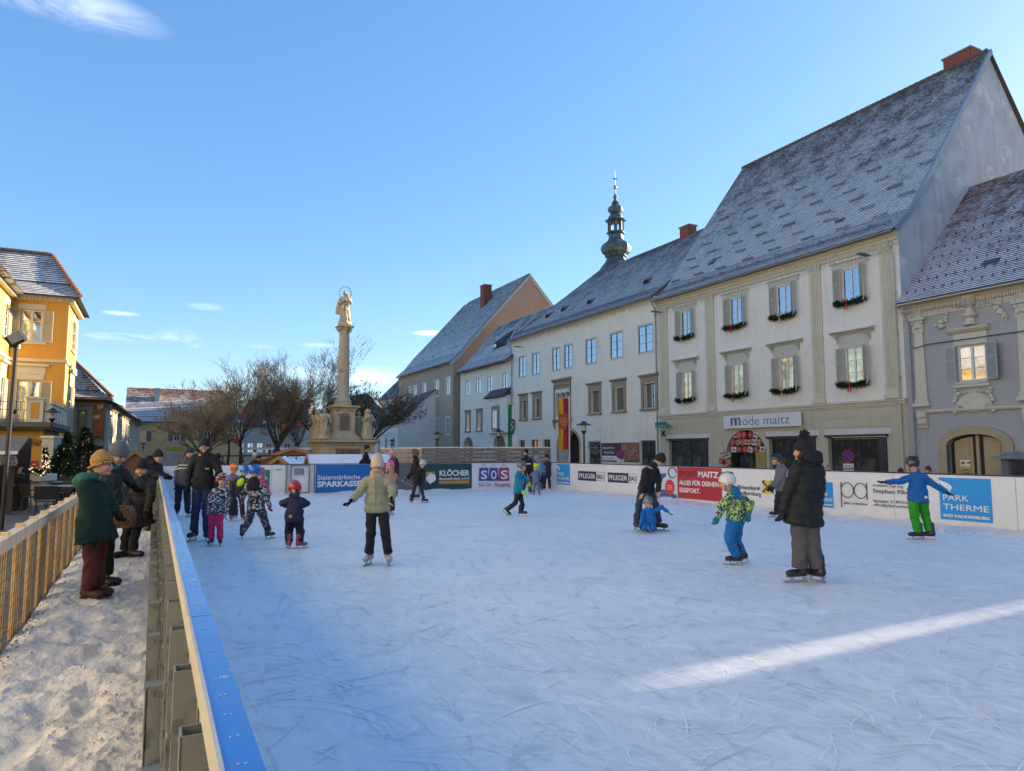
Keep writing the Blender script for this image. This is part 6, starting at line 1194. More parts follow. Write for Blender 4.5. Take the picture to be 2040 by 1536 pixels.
halo = put('halo', None, MO, (0, .0, 13.0), rot=(0, 0, -.25)); gl = M('halo_gilt', (.42, .33, .15), .4, .2, 5, 0, metal=.7)
for k in range(12):
    a = math.pi/12+2*math.pi*k/12
    if math.sin(a) < -.9: continue
    q = MB(); c = (.42*math.cos(a), 0, .46*math.sin(a)); pts = [(c[0]+(.085 if i % 2 == 0 else .035)*math.sin(i*math.pi/5), c[2]+(.085 if i % 2 == 0 else .035)*math.cos(i*math.pi/5)) for i in range(10)]; q.ext(pts, 'y', -.015, .015); q.obj('star', gl, halo)
q = MB(); q.tube([(.42*math.cos(t), 0, .46*math.sin(t)) for t in [-1.1+i*.2 for i in range(28)]], .013, 4); q.obj('halo_ring', gl, halo)
# ---------------- bare trees
bark = M('tree_bark', (.075, .055, .04), .9, .4, 6, .5, 18, c2=(.14, .115, .085), c2s=3, c2t=.6); twigm = M('twig_bark', (.28, .21, .13), .9, .3, 3, 0)
def tree(name, label, x, D, h, spread, seed, trunk=.22, lean=0, leaves=0, fork=.3, dens=1.0):
    p = atD(x, 900, D); rg = random.Random(seed); T = thing(name, label, 'tree', (float(p[0]), float(p[1]), -.1), group='bare trees round the monument'); tb, br, tw, lf = MB(), MB(), MB(), MB()
    def grow(p, d, L, r, lv):
        n = 4 if lv < 2 else 3; pts = [p.copy()]; rad = [r]
        for i in range(n):
            d = (d+Vector((rg.gauss(0, .16), rg.gauss(0, .16), rg.gauss(.03, .1)))*(1 if lv else .35)).normalized(); p = p+d*L/n; pts.append(p.copy()); rad.append(r*(1-.42*(i+1)/n))
        (tb if lv == 0 else (br if lv < 3 else tw)).tube(pts, rad, [9, 6, 5, 3, 3, 3][lv], lv < 2)
        if leaves and lv >= 4:
            for q_ in pts[1:]:
                if rg.random() < leaves: s = .05; a = Vector((rg.gauss(0, s), rg.gauss(0, s), rg.gauss(0, s))); b = Vector((rg.gauss(0, s), rg.gauss(0, s), rg.gauss(0, s))); lf.poly(q_, q_+a, q_+a+b, q_+b)
        if lv >= 5: return
        k = int([6, 5, 5, 5, 4][lv]*dens+rg.random())
        for j in range(k):
            i = n if (j < 2 or lv == 0) else rg.randint(1, n); az = rg.uniform(0, 2*math.pi)+j*2.4; tilt = rg.uniform(.3, .75) if lv else rg.uniform(.35, .95)
            side_ = Vector((math.cos(az), math.sin(az), 0)); nd = (d*math.cos(tilt)+(side_-d*side_.dot(d)).normalized()*math.sin(tilt)); nd.z += .16 if lv < 3 else .08; nd.normalize()
            LL_ = L*[.95*spread, .74, .72, .68, .68][lv]*rg.uniform(.7, 1.15); grow(pts[i], nd, LL_, max(.011, rad[i]*(.6 if j else .75)), lv+1)
    grow(Vector((0, 0, 0)), Vector((lean, 0, 1)), h*fork, trunk, 0)
    tb.obj('trunk', bark, T, smooth=True); br.obj('limbs', bark, T); tw.obj('crown', twigm, T)
    if leaves: lf.obj('leaves', M('withered_leaf', (.07, .035, .02), .8), T)
    return T
tree('bare_tree', 'leftmost bare tree, low and broad, in front of the far yellow house', 418, 46, 5.6, 1.3, 11, .16, -.05, dens=1.1, fork=.26)
tree('bare_tree', 'bare tree with the thickest trunk, forking low behind the market stalls', 545, 50, 7.2, 1.2, 23, .33, .0, dens=1.1, fork=.27)
tree('bare_tree', 'slim bare tree between the leftmost tree and the thick-trunked one', 487, 50, 6.4, 1.15, 5, .13, .0, fork=.33)
tree('bare_tree', 'tallest bare tree, its top branches just left of the column shaft', 640, 55, 8.3, 1.05, 17, .2, .0, fork=.33)
tree('bare_tree', 'small bare tree far back between the thick-trunked tree and the monument', 590, 68, 7.0, 1.0, 31, .16)
tree('bare_tree', 'tree with some withered brown leaves right behind the column', 722, 58, 7.0, 1.15, 8, .2, .12, leaves=.5, fork=.3)
tree('bare_tree', 'distant bare tree whose twigs show behind the leftmost tree', 455, 72, 8.0, 1.0, 41, .16)
# red felt stars hanging in the trees
star_m = M('red_star', (.20, .015, .03), .7, .1, 5, 0)
for i, (x, y, D, lb) in enumerate(((489, 828, 44, 'in the branches at the upper left of the thick-trunked tree'), (471, 877, 45, 'low between the two left trees'), (597, 845, 44, 'between the thick-trunked tree and the monument'), (627, 822, 52, 'high beside the left statues of the monument'), (566, 849, 43, 'among the right limbs of the thick-trunked tree'))):
    p = atD(x, y, D); s = thing('hanging_ornament', 'red star ornament hanging '+lb, 'ornament', tuple(p), -YAW, 'red ornaments in the trees'); q = MB(); r = .22; q.ext([((r if k % 2 == 0 else r*.55)*math.sin(k*math.pi/5), (r if k % 2 == 0 else r*.55)*math.cos(k*math.pi/5)) for k in range(10)], 'y', -.1, .1); q.obj('star_body', star_m, s); q = MB(); q.tube([(0, 0, r*.9), (0, 0, r+.5)], .01, 3); q.obj('cord', blackmetal, s)
# ---------------- market huts
hutw = M('hut_wood', (.26, .12, .055), .75, .3, 3, .3, 8, c2=(.16, .07, .035), c2s=2.5, c2t=.55); corr_snow = snow_clean
def hut(name, label, a, D0, b, D1, d, zr, ze, roofm, corr=0, wallm=None):
    """gabled stall; ridge runs from photo column a (distance D0) to column b (distance D1)"""
    p, r = atD(a, 900, D0), atD(b, 900, D1); v = r-p; L = math.hypot(v[0], v[1]); H = thing(name, label, 'market hut', (float(p[0]), float(p[1]), 0), math.atan2(v[1], v[0])); hd = d/2; wallm = wallm or hutw
    for s in (-1, 1):                               # long walls of planks
        n = int(ze/.16)
        for i in range(n): q = MB(); q.box(.1, L-.1, s*(hd-.25)-.015, s*(hd-.25)+.015, i*.16+.005, (i+1)*.16-.005); q.obj('plank', wallm, H)
    for x in (.1, L-.1):
        n = int((d-.5)/.15)
        for i in range(n):
            y0 = -hd+.25+i*(d-.5)/n; y1 = y0+(d-.5)/n; f = lambda y: ze+(zr-ze)*(1-abs(y)/hd)-.06; q = MB(); q.poly((x, y0+.004, 0), (x, y1-.004, 0), (x, y1-.004, f(y1)), (x, (y0+y1)/2, f((y0+y1)/2)), (x, y0+.004, f(y0))); q.obj('plank', wallm, H)
    q = MB(); n = int(L/.09) if corr else 1
    for s in (-1, 1):
        for i in range(n):
            x0, x1 = L*i/n-.0, L*(i+1)/n; z0 = .035*math.cos(i*math.pi/2) if corr else 0; z1 = .035*math.cos((i+1)*math.pi/2) if corr else 0; ly, lz = s*(hd+.12), ze-.12*(zr-ze)/hd
            q.poly((x0, 0, zr+z0), (x1, 0, zr+z1), (x1, ly, lz+z1), (x0, ly, lz+z0)); q.poly((x0, 0, zr+z0-.05), (x1, 0, zr+z1-.05), (x1, ly, lz+z1-.05), (x0, ly, lz+z0-.05)); q.poly((x0, ly, lz+z0), (x1, ly, lz+z1), (x1, ly, lz+z1-.05), (x0, ly, lz+z0-.05))
    q.obj('roof', roofm, H)
    q = MB(); ly, lz = hd+.14, ze-.14*(zr-ze)/hd
    for x in (-.04, L+.0):
        for s in (-1, 1): q.add([(x, 0, zr+.03), (x, s*ly, lz+.03), (x, s*ly, lz-.14), (x, 0, zr-.14), (x+.04, 0, zr+.03), (x+.04, s*ly, lz+.03), (x+.04, s*ly, lz-.14), (x+.04, 0, zr-.14)], [(0, 1, 2, 3), (4, 7, 6, 5), (0, 4, 5, 1), (3, 2, 6, 7)])
    q.obj('barge_board', M('barge_wood', (.36, .20, .09), .7, .2, 3, .2), H); return H
def zat(y, D): return HC+(898-y)/F_*D
greyroof = M('hut_roof_grey', (.16, .145, .13), .7, .35, 3, .3, 8, c2=(.45, .46, .47), c2s=4, c2t=.6)
hut('market_hut', 'longest market hut, white snowy roof, behind the bright blue advert', 612, 31, 775, 32.5, 2.6, zat(905, 31), zat(922, 31)-.35, snow_clean)
hut('market_hut', 'small market hut with snow filled corrugated roof behind the gate in the boards', 556, 32.5, 622, 34.5, 2.0, zat(909, 33), zat(925, 33)-.2, snow_clean, 1)
hut('market_hut', 'larger market hut with grey shingle roof behind the corrugated one', 585, 36, 588, 41, 4.6, zat(891, 37), zat(917, 37)-.1, greyroof)
hut('market_hut', 'grey roofed market hut behind the man leaning over the board', 300, 40, 352, 42, 3.4, zat(901, 40), zat(925, 40)-.3, greyroof, 1)
hut('market_hut', 'grey roofed market hut between the yellow pavilion and the leaning man', 236, 37, 300, 39, 3.4, zat(900, 37), zat(922, 37)-.3, greyroof, 1)
hut('market_hut', 'little peaked hut of orange wood squeezed between the two grey roofed huts', 270, 35, 274, 37.5, 1.9, zat(898, 35), zat(916, 35)-.3, hutw)
# long canopy and dark stalls at the back
a, b = atD(478, 900, 50), atD(625, 900, 50); v = b-a; q_ = thing('market_canopy', 'long flat snow covered canopy among the trees', 'canopy', (float(a[0]), float(a[1]), 0), math.atan2(v[1], v[0])); L = math.hypot(v[0], v[1]); q = MB(); q.box(0, L, 0, 3, zat(896, 50)-.0, zat(893, 50)+.05); q.obj('canopy_roof', snow_clean, q_)
for k in range(6): q = MB(); q.box(k*L/5-.05, k*L/5+.05, 0, .1, -.1, zat(896, 50)-.01); q.obj('post', blackmetal, q_)
q = MB(); q.box(.1, L-.1, 2.6, 2.8, -.1, 1.3); q.obj('back_panel', M('dark_panel', (.05, .045, .04)), q_)
a = atD(366, 900, 31.); q_ = thing('pipe_railing', 'dark pipe railing behind the far boards left of the gate', 'railing', (float(a[0]), float(a[1]), 0), -YAW*0)
for k in range(8): q = MB(); q.tube([(k*.8, 0, -.1), (k*.8, 0, 1.42)], .03, 6); q.obj('post', blackmetal, q_)
q = MB(); q.tube([(0, 0, 1.42), (5.6, 0, 1.42)], .03, 6); q.tube([(0, 0, .8), (5.6, 0, .8)], .02, 6); q.obj('rail', blackmetal, q_)
# ---------------- street lamps
def street_lamp(label, x, ytop, D, ybase=None, flake=False, z0=-.1):
    p = atD(x, ytop, D); T = thing('street_lamp', label, 'street lamp', (float(p[0]), float(p[1]), z0), -YAW, 'round-hatted street lamps'); h = p[2]-z0
    q = MB(); q.lathe([(.09, 0), (.09, .5), (.05, .6), (.04, h-.75), (.04, h-.62)], 8); q.obj('pole', blackmetal, T)
    q = MB(); q.lathe([(.03, h-.64), (.07, h-.58), (.12, h-.5), (.13, h-.46)], 10); q.obj('lamp_bowl', blackmetal, T); q = MB(); q.lathe([(.10, h-.46), (.10, h-.17)], 10); q.obj('lamp_glass', M('lamp_glass', (.45, .45, .42), .2), T)
    q = MB(); q.lathe([(.36, h-.19), (.35, h-.16), (.16, h-.1), (.1, h-.03), (.03, h)], 14); q.obj('lamp_shade', blackmetal, T)
    if flake:
        q = MB(); c = (.55, 0, h-1.25)
        q.tube([(0, 0, h-1.25), (.2, 0, h-1.25)], .015, 4)
        for k in range(8):
            a = k*math.pi/4; e = (c[0]+.36*math.cos(a), 0, c[2]+.36*math.sin(a)); q.tube([c, e], .012, 3)
            for s in (-.45, .45): q.tube([(c[0]+.22*math.cos(a), 0, c[2]+.22*math.sin(a)), (c[0]+.32*math.cos(a+s), 0, c[2]+.32*math.sin(a+s))], .01, 3)
        q.obj('snowflake_light', M('flake_wire', (.25, .24, .22), .5), T)
    return T
street_lamp('street lamp with snowflake ornament in front of the white town hall beside the flag', 1163, 839, 33.5, flake=True, z0=-.4)
street_lamp('street lamp with snowflake ornament in front of the middle house', 993, 854, 44, flake=True, z0=-.4)
street_lamp('street lamp with snowflake ornament in front of the beige house', 871, 860, 50, flake=True, z0=-.4)
street_lamp('street lamp standing before the yellow cafe pavilion', 105, 813, 31)
street_lamp('distant street lamp at the sunlit white house', 253, 872, 70); street_lamp('distant street lamp before the far yellow house', 286, 882, 80); street_lamp('street lamp at the corner of the orange house', 213, 868, 52)
street_lamp('small street lamp at the stucco house right of the monument', 781, 875, 66)
FLd = thing('floodlight_mast', 'black floodlight mast at the left edge of the picture', 'floodlight', tuple(atD(3, 1050, 15.6)*np.array([1, 1, 0])+np.array([0, 0, -.08])), -YAW)
q = MB(); q.tube([(0, 0, 0), (0.06, 0, 4.05)], .045, 10); q.obj('mast', blackmetal, FLd, smooth='auto'); q = MB(); q.obox((.1, -.08, 4.22), .34, .14, .26, Matrix.Rotation(-.45, 3, 'Y')@Matrix.Rotation(.5, 3, 'X')); hd = q.obj('lamp_head', blackmetal, FLd); q = MB(); q.obox((.125, -.155, 4.23), .26, .01, .2, Matrix.Rotation(-.45, 3, 'Y')@Matrix.Rotation(.5, 3, 'X')); q.obj('lens', M('led_lens', (.25, .27, .3), .3), hd); q = MB(); q.box(-.02, .14, -.03, .03, 4.0, 4.1); q.obj('bracket', steel, FLd)
# ---------------- flags
def flag(label, x, D, yt, yb, w, cols, pole_dx, emblem, ptop=None, tilt=0):
    """long hanging banner with its white pole"""
    p = atD(x, yt, D); pb = atD(x, yb, D); T = thing('flag', label, 'flag', (float(p[0]), float(p[1]), -.4), -YAW); zt, zb = p[2]+.4, pb[2]+.4
    q = MB(); q.tube([(pole_dx, 0, 0), (pole_dx+.0, 0, zt+.12)], .035, 8); q.obj('pole', white_paint, T); q = MB(); q.tube([(pole_dx, 0, zt), (pole_dx-math.copysign(w+.05, pole_dx), 0, zt)], .015, 5); q.obj('cross_bar', white_paint, T)
    sgn_ = -math.copysign(1, pole_dx); n = 14; m = 30; k = len(cols)
    for c_, cm in enumerate(cols):
        q = MB()
        q.add([(pole_dx+sgn_*(.05+w*(c_+i/n)/k), .05*math.sin((c_+i/n)*4.2+j*.13)+.03*math.sin((c_+i/n)*9), zt-(zt-zb)*j/m) for i in range(n+1) for j in range(m+1)], [(i*(m+1)+j, (i+1)*(m+1)+j, (i+1)*(m+1)+j+1, i*(m+1)+j+1) for i in range(n) for j in range(m)]); q.obj('cloth_stripe', cm, T, smooth=True)
    q = MB(); c = (pole_dx+sgn_*(.05+w/2), -.09, zt-(zt-zb)*emblem[0])
    if emblem[1] == 'wheel':
        q.ext([(c[0]+.28*a, c[2]+b) for a, b in ((-1, .4), (1, .4), (1, -.15), (.6, -.45), (0, -.6), (-.6, -.45), (-1, -.15))], 'y', -.085, -.08); e = q.obj('shield', M('shield_red', (.40, .05, .03), .6), T); q = MB(); q.tube([(c[0]+.2*math.cos(t*.35), -.1, c[2]-.05+.2*math.sin(t*.35)) for t in range(19)], .018, 4)
        for t in range(3): q.tube([(c[0]+.2*math.cos(t*1.047), -.1, c[2]-.05+.2*math.sin(t*1.047)), (c[0]-.2*math.cos(t*1.047), -.1, c[2]-.05-.2*math.sin(t*1.047))], .012, 4)
        q.obj('wheel_emblem', M('emblem_gold', (.6, .4, .06), .5), e)
    else:
        q.ext([(c[0]+.24*a, c[2]+b*1.2) for a, b in ((-1, .4), (0, .5), (1, .4), (1, -.15), (.6, -.45), (0, -.6), (-.6, -.45), (-1, -.15))], 'y', -.085, -.08); e = q.obj('shield', M('shield_green', (.02, .1, .05), .6), T); q = MB(); q.tube([(c[0]-.1, -.1, c[2]-.35), (c[0]+.1, -.1, c[2]-.1), (c[0]-.08, -.1, c[2]+.1), (c[0]+.1, -.1, c[2]+.35)], .035, 4); q.obj('beast_emblem', white_paint, e)
    return T
fy_, fr_, fgr = M('flag_yellow', (.62, .33, .01), .7, .05, 2, 0), M('flag_red', (.36, .02, .03), .7, .05, 2, 0), M('flag_green', (.01, .20, .09), .7, .05, 2, 0)
flag('tall yellow and red town flag with wheel emblem before the arched gateway', 1122, 42, 793, 896, .62, [fr_, fy_], .36, (.44, 'wheel'))
flag('tall green and white flag with shield before the middle house', 1020, 55, 806, 892, .62, [M('flag_white', (.7, .7, .7), .7), fgr], .36, (.5, 'beast'))
# no-stopping signs, clinic sign
def stop_sign(label, x, y, D, extra=1):
    p = atD(x, y, D); T = thing('no_stopping_sign', label, 'traffic sign', (float(p[0]), float(p[1]), -.42), -YAW); h = p[2]+.42
    q = MB(); q.tube([(0, .05, 0), (0, .05, h+.25)], .03, 8); q.obj('pole', steel, T)
    def disc(r, m, y, n): q = MB(); q.ext([(r*math.cos(t), h+r*math.sin(t)) for t in [i*math.pi/12 for i in range(24)]], 'y', y-.004, y); return q.obj(n, m, T)
    disc(.32, M('sign_red', (.5, .015, .02), .5, 0, 1, 0), 0, 'sign_disc'); disc(.255, M('sign_blue', (.012, .06, .35), .5, 0, 1, 0), -.005, 'blue_disc')
    q = MB(); 
    for s in ((1, 1), (1, -1))[:2]: q.obox((0, -.012, h), .5, .004, .05, Matrix.Rotation(s[1]*math.pi/4, 3, 'Y'))
    q.obj('cross_bars', M('sign_red', (.5, .015, .02)), T)
    for k in range(2): q = MB(); q.box(-.27, .27, -.0, .008, h-.62-k*.3, h-.38-k*.3); pl = q.obj('sign_plate', white_paint, T); letter(pl, ('Anfang', 'Mo.-Fr. 07-17 h')[k], -.22, -.004, h-.56-k*.3, .14, ink, fit=.44)
    return T
stop_sign('blue and red no-stopping sign with two plates before the shop window', 1689.5, 908.6, 36); stop_sign('blue and red no-stopping sign in front of the brown banner', 1236, 905, 51)
p = fm_.at(1320, 847, -.6); T = thing('bank_sign', 'blue and green bank sign box with black crossed emblem on the shop house corner', 'sign', (34-.75, 42.3-p[0], p[1]), RZ)
q = MB(); q.box(-.55, .55, -.1, .1, 0, .22); q.obj('sign_blue_band', M('sign_blue2', (.02, .12, .33), .5), T); q = MB(); q.box(-.55, .55, -.1, .1, -.2, -.002); q.obj('sign_green_band', M('sign_green', (.08, .30, .02), .5), T); q = MB(); q.box(-.05, .05, .1, .75, -.05, .05); q.obj('arm', zinc, T)
q = MB(); [q.obox((.25, 0, -.62), .1, .08, .55, Matrix.Rotation(s*.785, 3, 'Y')) for s in (-1, 1)]; q.tube([(.25, 0, -.2), (.25, 0, -.45)], .02, 4); q.obj('crossed_emblem', M('gate_black', (.012, .012, .012)), T)
# window garlands
bows = (M('bow_red', (.45, .015, .03), .5, .1, 5, 0), M('bow_gold', (.62, .42, .20), .5, .1, 5, 0))
nm = ['leftmost', 'second', 'third', 'rightmost']
for r, (z, lab) in enumerate(((ZU[0], 'upper'), (ZL[0], 'lower'))):
    for i, x in enumerate(wx):
        c = (i+0) % 2 == 0; m = bows[1] if c else bows[0]
        G = thing('window_garland', 'dark fir garland with %s bow under the %s window of the %s row' % ('gold' if c else 'red', nm[i], lab), 'garland', (34-.24, 42.3-x, z-.02), RZ, 'fir garlands under the shop house windows')
        q = MB(); rg = random.Random(i+r*7); sprigs(q, [(-.95, 0, .08), (-.4, -.03, 0), (.4, -.03, 0), (.95, 0, .1)], 620, .17, .24, .022, .1, rg); q.tube([(-.9, .05, .05), (0, .02, .0), (.9, .05, .07)], .09, 6); q.obj('fir_sprigs', needle, G)
        q = MB()
        for s in (-1, 1): q.add([(0, -.24, .1), (s*.14, -.27, .22), (s*.17, -.25, .06), (0, -.24, .05), (s*.02, -.24, .05), (s*.14, -.25, -.42), (s*.03, -.25, -.38)], [(0, 1, 2, 3), (0, 5, 6, 4)])
        q.ball((0, -.26, .08), .05, 6, 4); q.obj('bow', m, G)
# ---------------- cafe corner
def cafe_chair(lb, x, y, ang, D=None):
    p = onZ(x, y, -.08) if D is None else atD(x, y, D); T = thing('cafe_chair', lb, 'chair', (float(p[0]), float(p[1]), -.08), ang, 'black cafe chairs'); bm_ = M('chair_black', (.018, .018, .02), .5)
    q = MB(); q.box(-.22, .22, -.22, .22, .44, .47); q.obj('seat', bm_, T); q = MB(); q.add([(-.23, .2, .5), (.23, .2, .5), (.25, .27, .84), (-.25, .27, .84), (-.23, .22, .5), (.23, .22, .5), (.25, .29, .84), (-.25, .29, .84)], [(0, 1, 2, 3), (4, 7, 6, 5), (3, 2, 6, 7), (0, 3, 7, 4), (1, 5, 6, 2)]); q.obj('backrest', bm_, T)
    for sx in (-1, 1):
        for sy in (-1, 1): q = MB(); q.tube([(sx*.18, sy*.17, .45), (sx*.23, sy*.24, 0)], .014, 5); q.obj('leg', bm_, T)
        q = MB(); q.tube([(sx*.24, -.2, .46), (sx*.25, -.18, .64), (sx*.25, .22, .66)], .014, 5); q.obj('armrest', bm_, T)
def cafe_table(lb, x, y):
    p = onZ(x, y, -.08); T = thing('cafe_table', lb, 'table', (float(p[0]), float(p[1]), -.08), .3, 'cafe tables'); q = MB(); q.box(-.38, .38, -.38, .38, .71, .735); q.obj('table_top', M('table_grey', (.3, .3, .31), .3, .1, 3, 0), T); q = MB(); q.tube([(0, 0, .02), (0, 0, .71)], .035, 8); q.obj('leg', blackmetal, T); q = MB(); q.box(-.22, .22, -.22, .22, 0, .025); q.obj('base', blackmetal, T)
cafe_chair('black cafe chair nearest the wooden fence, its back to the camera', 88, 1034, .1+math.pi); cafe_chair('leftmost black cafe chair, turned towards the table', 65, 1023, 2.2); cafe_chair('black cafe chair behind the grey table by the fir trees', 100, 1003, .4); cafe_chair('farthest black cafe chair beside the decorated fir trees', 136, 999, .9); cafe_chair('black cafe chair between both grey tables', 118, 1012, -.8)
cafe_table('grey topped cafe table behind the front chair', 112, 1019); cafe_table('second grey topped cafe table closer to the fir trees', 128, 1004)
p = onZ(70, 1005, -.08); T = thing('stone_pillar', 'cream square pillar carrying the end of a lit fir garland', 'pillar', (float(p[0]), float(p[1]), -.08), -YAW); zt = atD(70, 944, p@FH)[2]+.08
q = MB(); q.box(-.3, .3, -.3, .3, 0, zt-.22); q.box(-.36, .36, -.36, .36, 0, .2); q.obj('shaft', yt, T); q = MB(); q.box(-.4, .4, -.4, .4, zt-.22, zt); q.obj('cap', yt, T)
p = onZ(96, 992, -.08); T = thing('grey_pillar', 'grey-white square post behind the cream pillar', 'pillar', (float(p[0]), float(p[1]), -.08), -YAW); q = MB(); q.box(-.22, .22, -.22, .22, 0, 2.2); q.obj('shaft', M('post_grey', (.42, .42, .4)), T); q = MB(); q.box(-.26, .26, -.26, .26, 2.2, 2.28); q.obj('cap', yt, T)
bulb = M('warm_bulb', (1, .72, .4), .4, 0, 1, 0, emit=.3); baub = M('red_bauble', (.35, .06, .05), .25, .3, 5, 0); silv = M('silver_bauble', (.5, .48, .45), .25)
def xmas_tree(lb, x, y, h, r, seed, D=None):
    p = onZ(x, y, -.08) if D is None else atD(x, y, D); T = thing('christmas_tree', lb, 'christmas tree', (float(p[0]), float(p[1]), -.08), 0, 'decorated fir trees by the cafe'); rg = random.Random(seed); q = MB(); q.tube([(0, 0, 0), (0, 0, h)], [.06, .01], 6); q.obj('trunk', bark, T); q = MB()
    for k in range(3000): t = rg.random()**.75; z = .15+(h-.2)*(1-t)**1.0; z = .12+(h-.15)*rg.random()**1.25; R_ = r*(1-z/h)**.85*rg.uniform(.35, 1.05); a = rg.uniform(0, 6.283); c = Vector((R_*math.cos(a), R_*math.sin(a), z)); d = Vector((math.cos(a), math.sin(a), rg.uniform(-.4, .1)))*rg.uniform(.08, .2); s = Vector((-math.sin(a), math.cos(a), 0))*.02; q.add([c-s, c+s, c+d, c+Vector((0, 0, .03)), c-Vector((0, 0, .03))], [(0, 1, 2), (3, 4, 2)])
    q.obj('crown', needle, T, kind='stuff'); q = MB(); q2 = MB()
    for k in range(90): z = .15+(h-.3)*rg.random()**1.3; R_ = r*(1-z/h)**.85*1.0; a = rg.uniform(0, 6.283); (q if k % 3 else q2).ball((R_*math.cos(a), R_*math.sin(a), z), .013 if k % 3 else .035, 6, 4)
    q.obj('fairy_lights', bulb, T); q2.obj('baubles', baub if seed % 2 else silv, T)
xmas_tree('widest decorated fir tree with warm lights beside the cafe tables', 122, 992, 2.0, .95, 3); xmas_tree('taller dark decorated fir tree with red baubles behind the green coat', 163, 985, 2.7, .8, 2); xmas_tree('narrow lit fir tree in front of the lime banner', 128, 975, 2.6, .5, 5); xmas_tree('slim lit fir tree beside the grey post', 104, 975, 2.5, .32, 6)
def garl(lb, pts, D, r=.09):
    P_ = [Vector(atD(x, y, D)) for x, y in pts]; T = thing('fir_garland', lb, 'garland', tuple(P_[0]), 0, 'lit fir garlands at the cafe'); L_ = [p-P_[0] for p in P_]; q = MB(); rg = random.Random(int(pts[0][0])); sprigs(q, L_, 160*len(L_), r, .13, .014, 0, rg); q.obj('fir_sprigs', needle, T); q = MB()
    for k in range(10*len(L_)): t = rg.random()*(len(L_)-1); i = int(t); c = L_[i].lerp(L_[min(i+1, len(L_)-1)], t-i)+Vector((rg.gauss(0, .06), -.1, rg.gauss(0, .06))); q.ball(c, .014 if k % 4 else .03, 5, 4)
    q.obj('fairy_lights', bulb, T)
garl('lit fir garland swinging from the dark awning to the cream pillar', [(36, 902), (46, 915), (52, 928), (62, 937), (76, 941), (90, 941)], 21.5); garl('fir garland wound round the grey post', [(90, 895), (92, 910), (90, 925), (92, 940)], 24); garl('fir garland arching over the lime banner', [(104, 905), (112, 893), (122, 900), (132, 895), (140, 908)], 30, .12)
# dark awning stall at the very left
p = atD(38, 900, 19.5); T = thing('awning_stall', 'dark drinks stall with frosted awning edge at the left border', 'market stall', (float(p[0]), float(p[1]), -.08), 0.)
q = MB(); za = p[2]+.08; q.poly((-3, -.2, za), (0, -.2, za), (0, 1.6, za+.45), (-3, 1.6, za+.45)); q.poly((-3, -.2, za-.06), (0, -.2, za-.06), (0, 1.6, za+.39), (-3, 1.6, za+.39)); q.poly((-3, -.2, za), (0, -.2, za), (0, -.2, za-.06), (-3, -.2, za-.06)); q.poly((0, -.2, za), (0, 1.6, za+.45), (0, 1.6, za+.39), (0, -.2, za-.06)); q.obj('awning', M('awning_taupe', (.16, .13, .11)), T)
q = MB(); rg = random.Random(12)
for k in range(900): x = rg.uniform(-2.6, 0); z = za-.05-rg.random()*.32; q.box(x, x+.012, -.22-rg.random()*.1, -.2, z-.03, z)
q.obj('icicle_fringe', M('fringe_white', (.35, .38, .42), .4), T, kind='stuff'); q = MB(); q.box(-3, 0, -.22, -.2, za-.07, za+.02); q.obj('awning_edge', white_paint, T)
for x in (-.15, -1.6): q = MB(); q.box(x-.06, x+.06, 0, .12, 0, za-.02); q.obj('post', M('stall_post', (.05, .035, .03)), T)
q = MB(); q.box(-3, -.0, 2.1, 2.2, 0, za+.4); q.box(-3, -.8, .4, .8, 0, 1.05); q.obj('counter', M('stall_dark', (.045, .028, .022), .7, .3, 3), T)
q = MB(); q.ball((-.42, 1.2, 1.5), .2, 10, 8); q.obj('cream_shade', M('lamp_cream', (.5, .42, .26), .6, 0, 1, 0), T)
for k, (x, y, lb) in enumerate(((42, 1010, 'tall brown wooden bar stool in the shade of the stall'), )):
    p = onZ(x, y, -.08); S_ = thing('bar_stool', lb, 'stool', (float(p[0]), float(p[1]), -.08), .3); q = MB(); q.box(-.2, .2, -.2, .2, .78, .83); q.obj('seat', hutw, S_)
    for sx in (-1, 1):
        for sy in (-1, 1): q = MB(); q.tube([(sx*.16, sy*.16, .78), (sx*.22, sy*.22, 0)], .02, 4); q.obj('leg', hutw, S_)
    q = MB(); [q.box(-.2, .2, s*.19-.012, s*.19+.012, .3, .33) for s in (-1, 1)]; q.obj('stretcher', hutw, S_)
# letter box / glazed cabinet at the right edge
p = atD(2022, 920, 30); T = thing('display_cabinet', 'grey peaked display cabinet on a post at the right edge before the gate', 'cabinet', (float(p[0]), float(p[1]), -.42), -YAW); q = MB(); q.box(-.45, .45, -.2, .2, 0, 1.75); q.obj('body', M('cabinet_grey', (.14, .15, .15), .4), T); q = MB(); q.lathe([(.85, 1.72), (.85, 1.76), (.15, 2.05)], 4, (0, 0, 0), math.pi/4); q.obj('roof', zinc, T); q = MB(); q.box(-.38, .38, -.21, -.2, .9, 1.65); q.obj('pane', glass_dark, T)
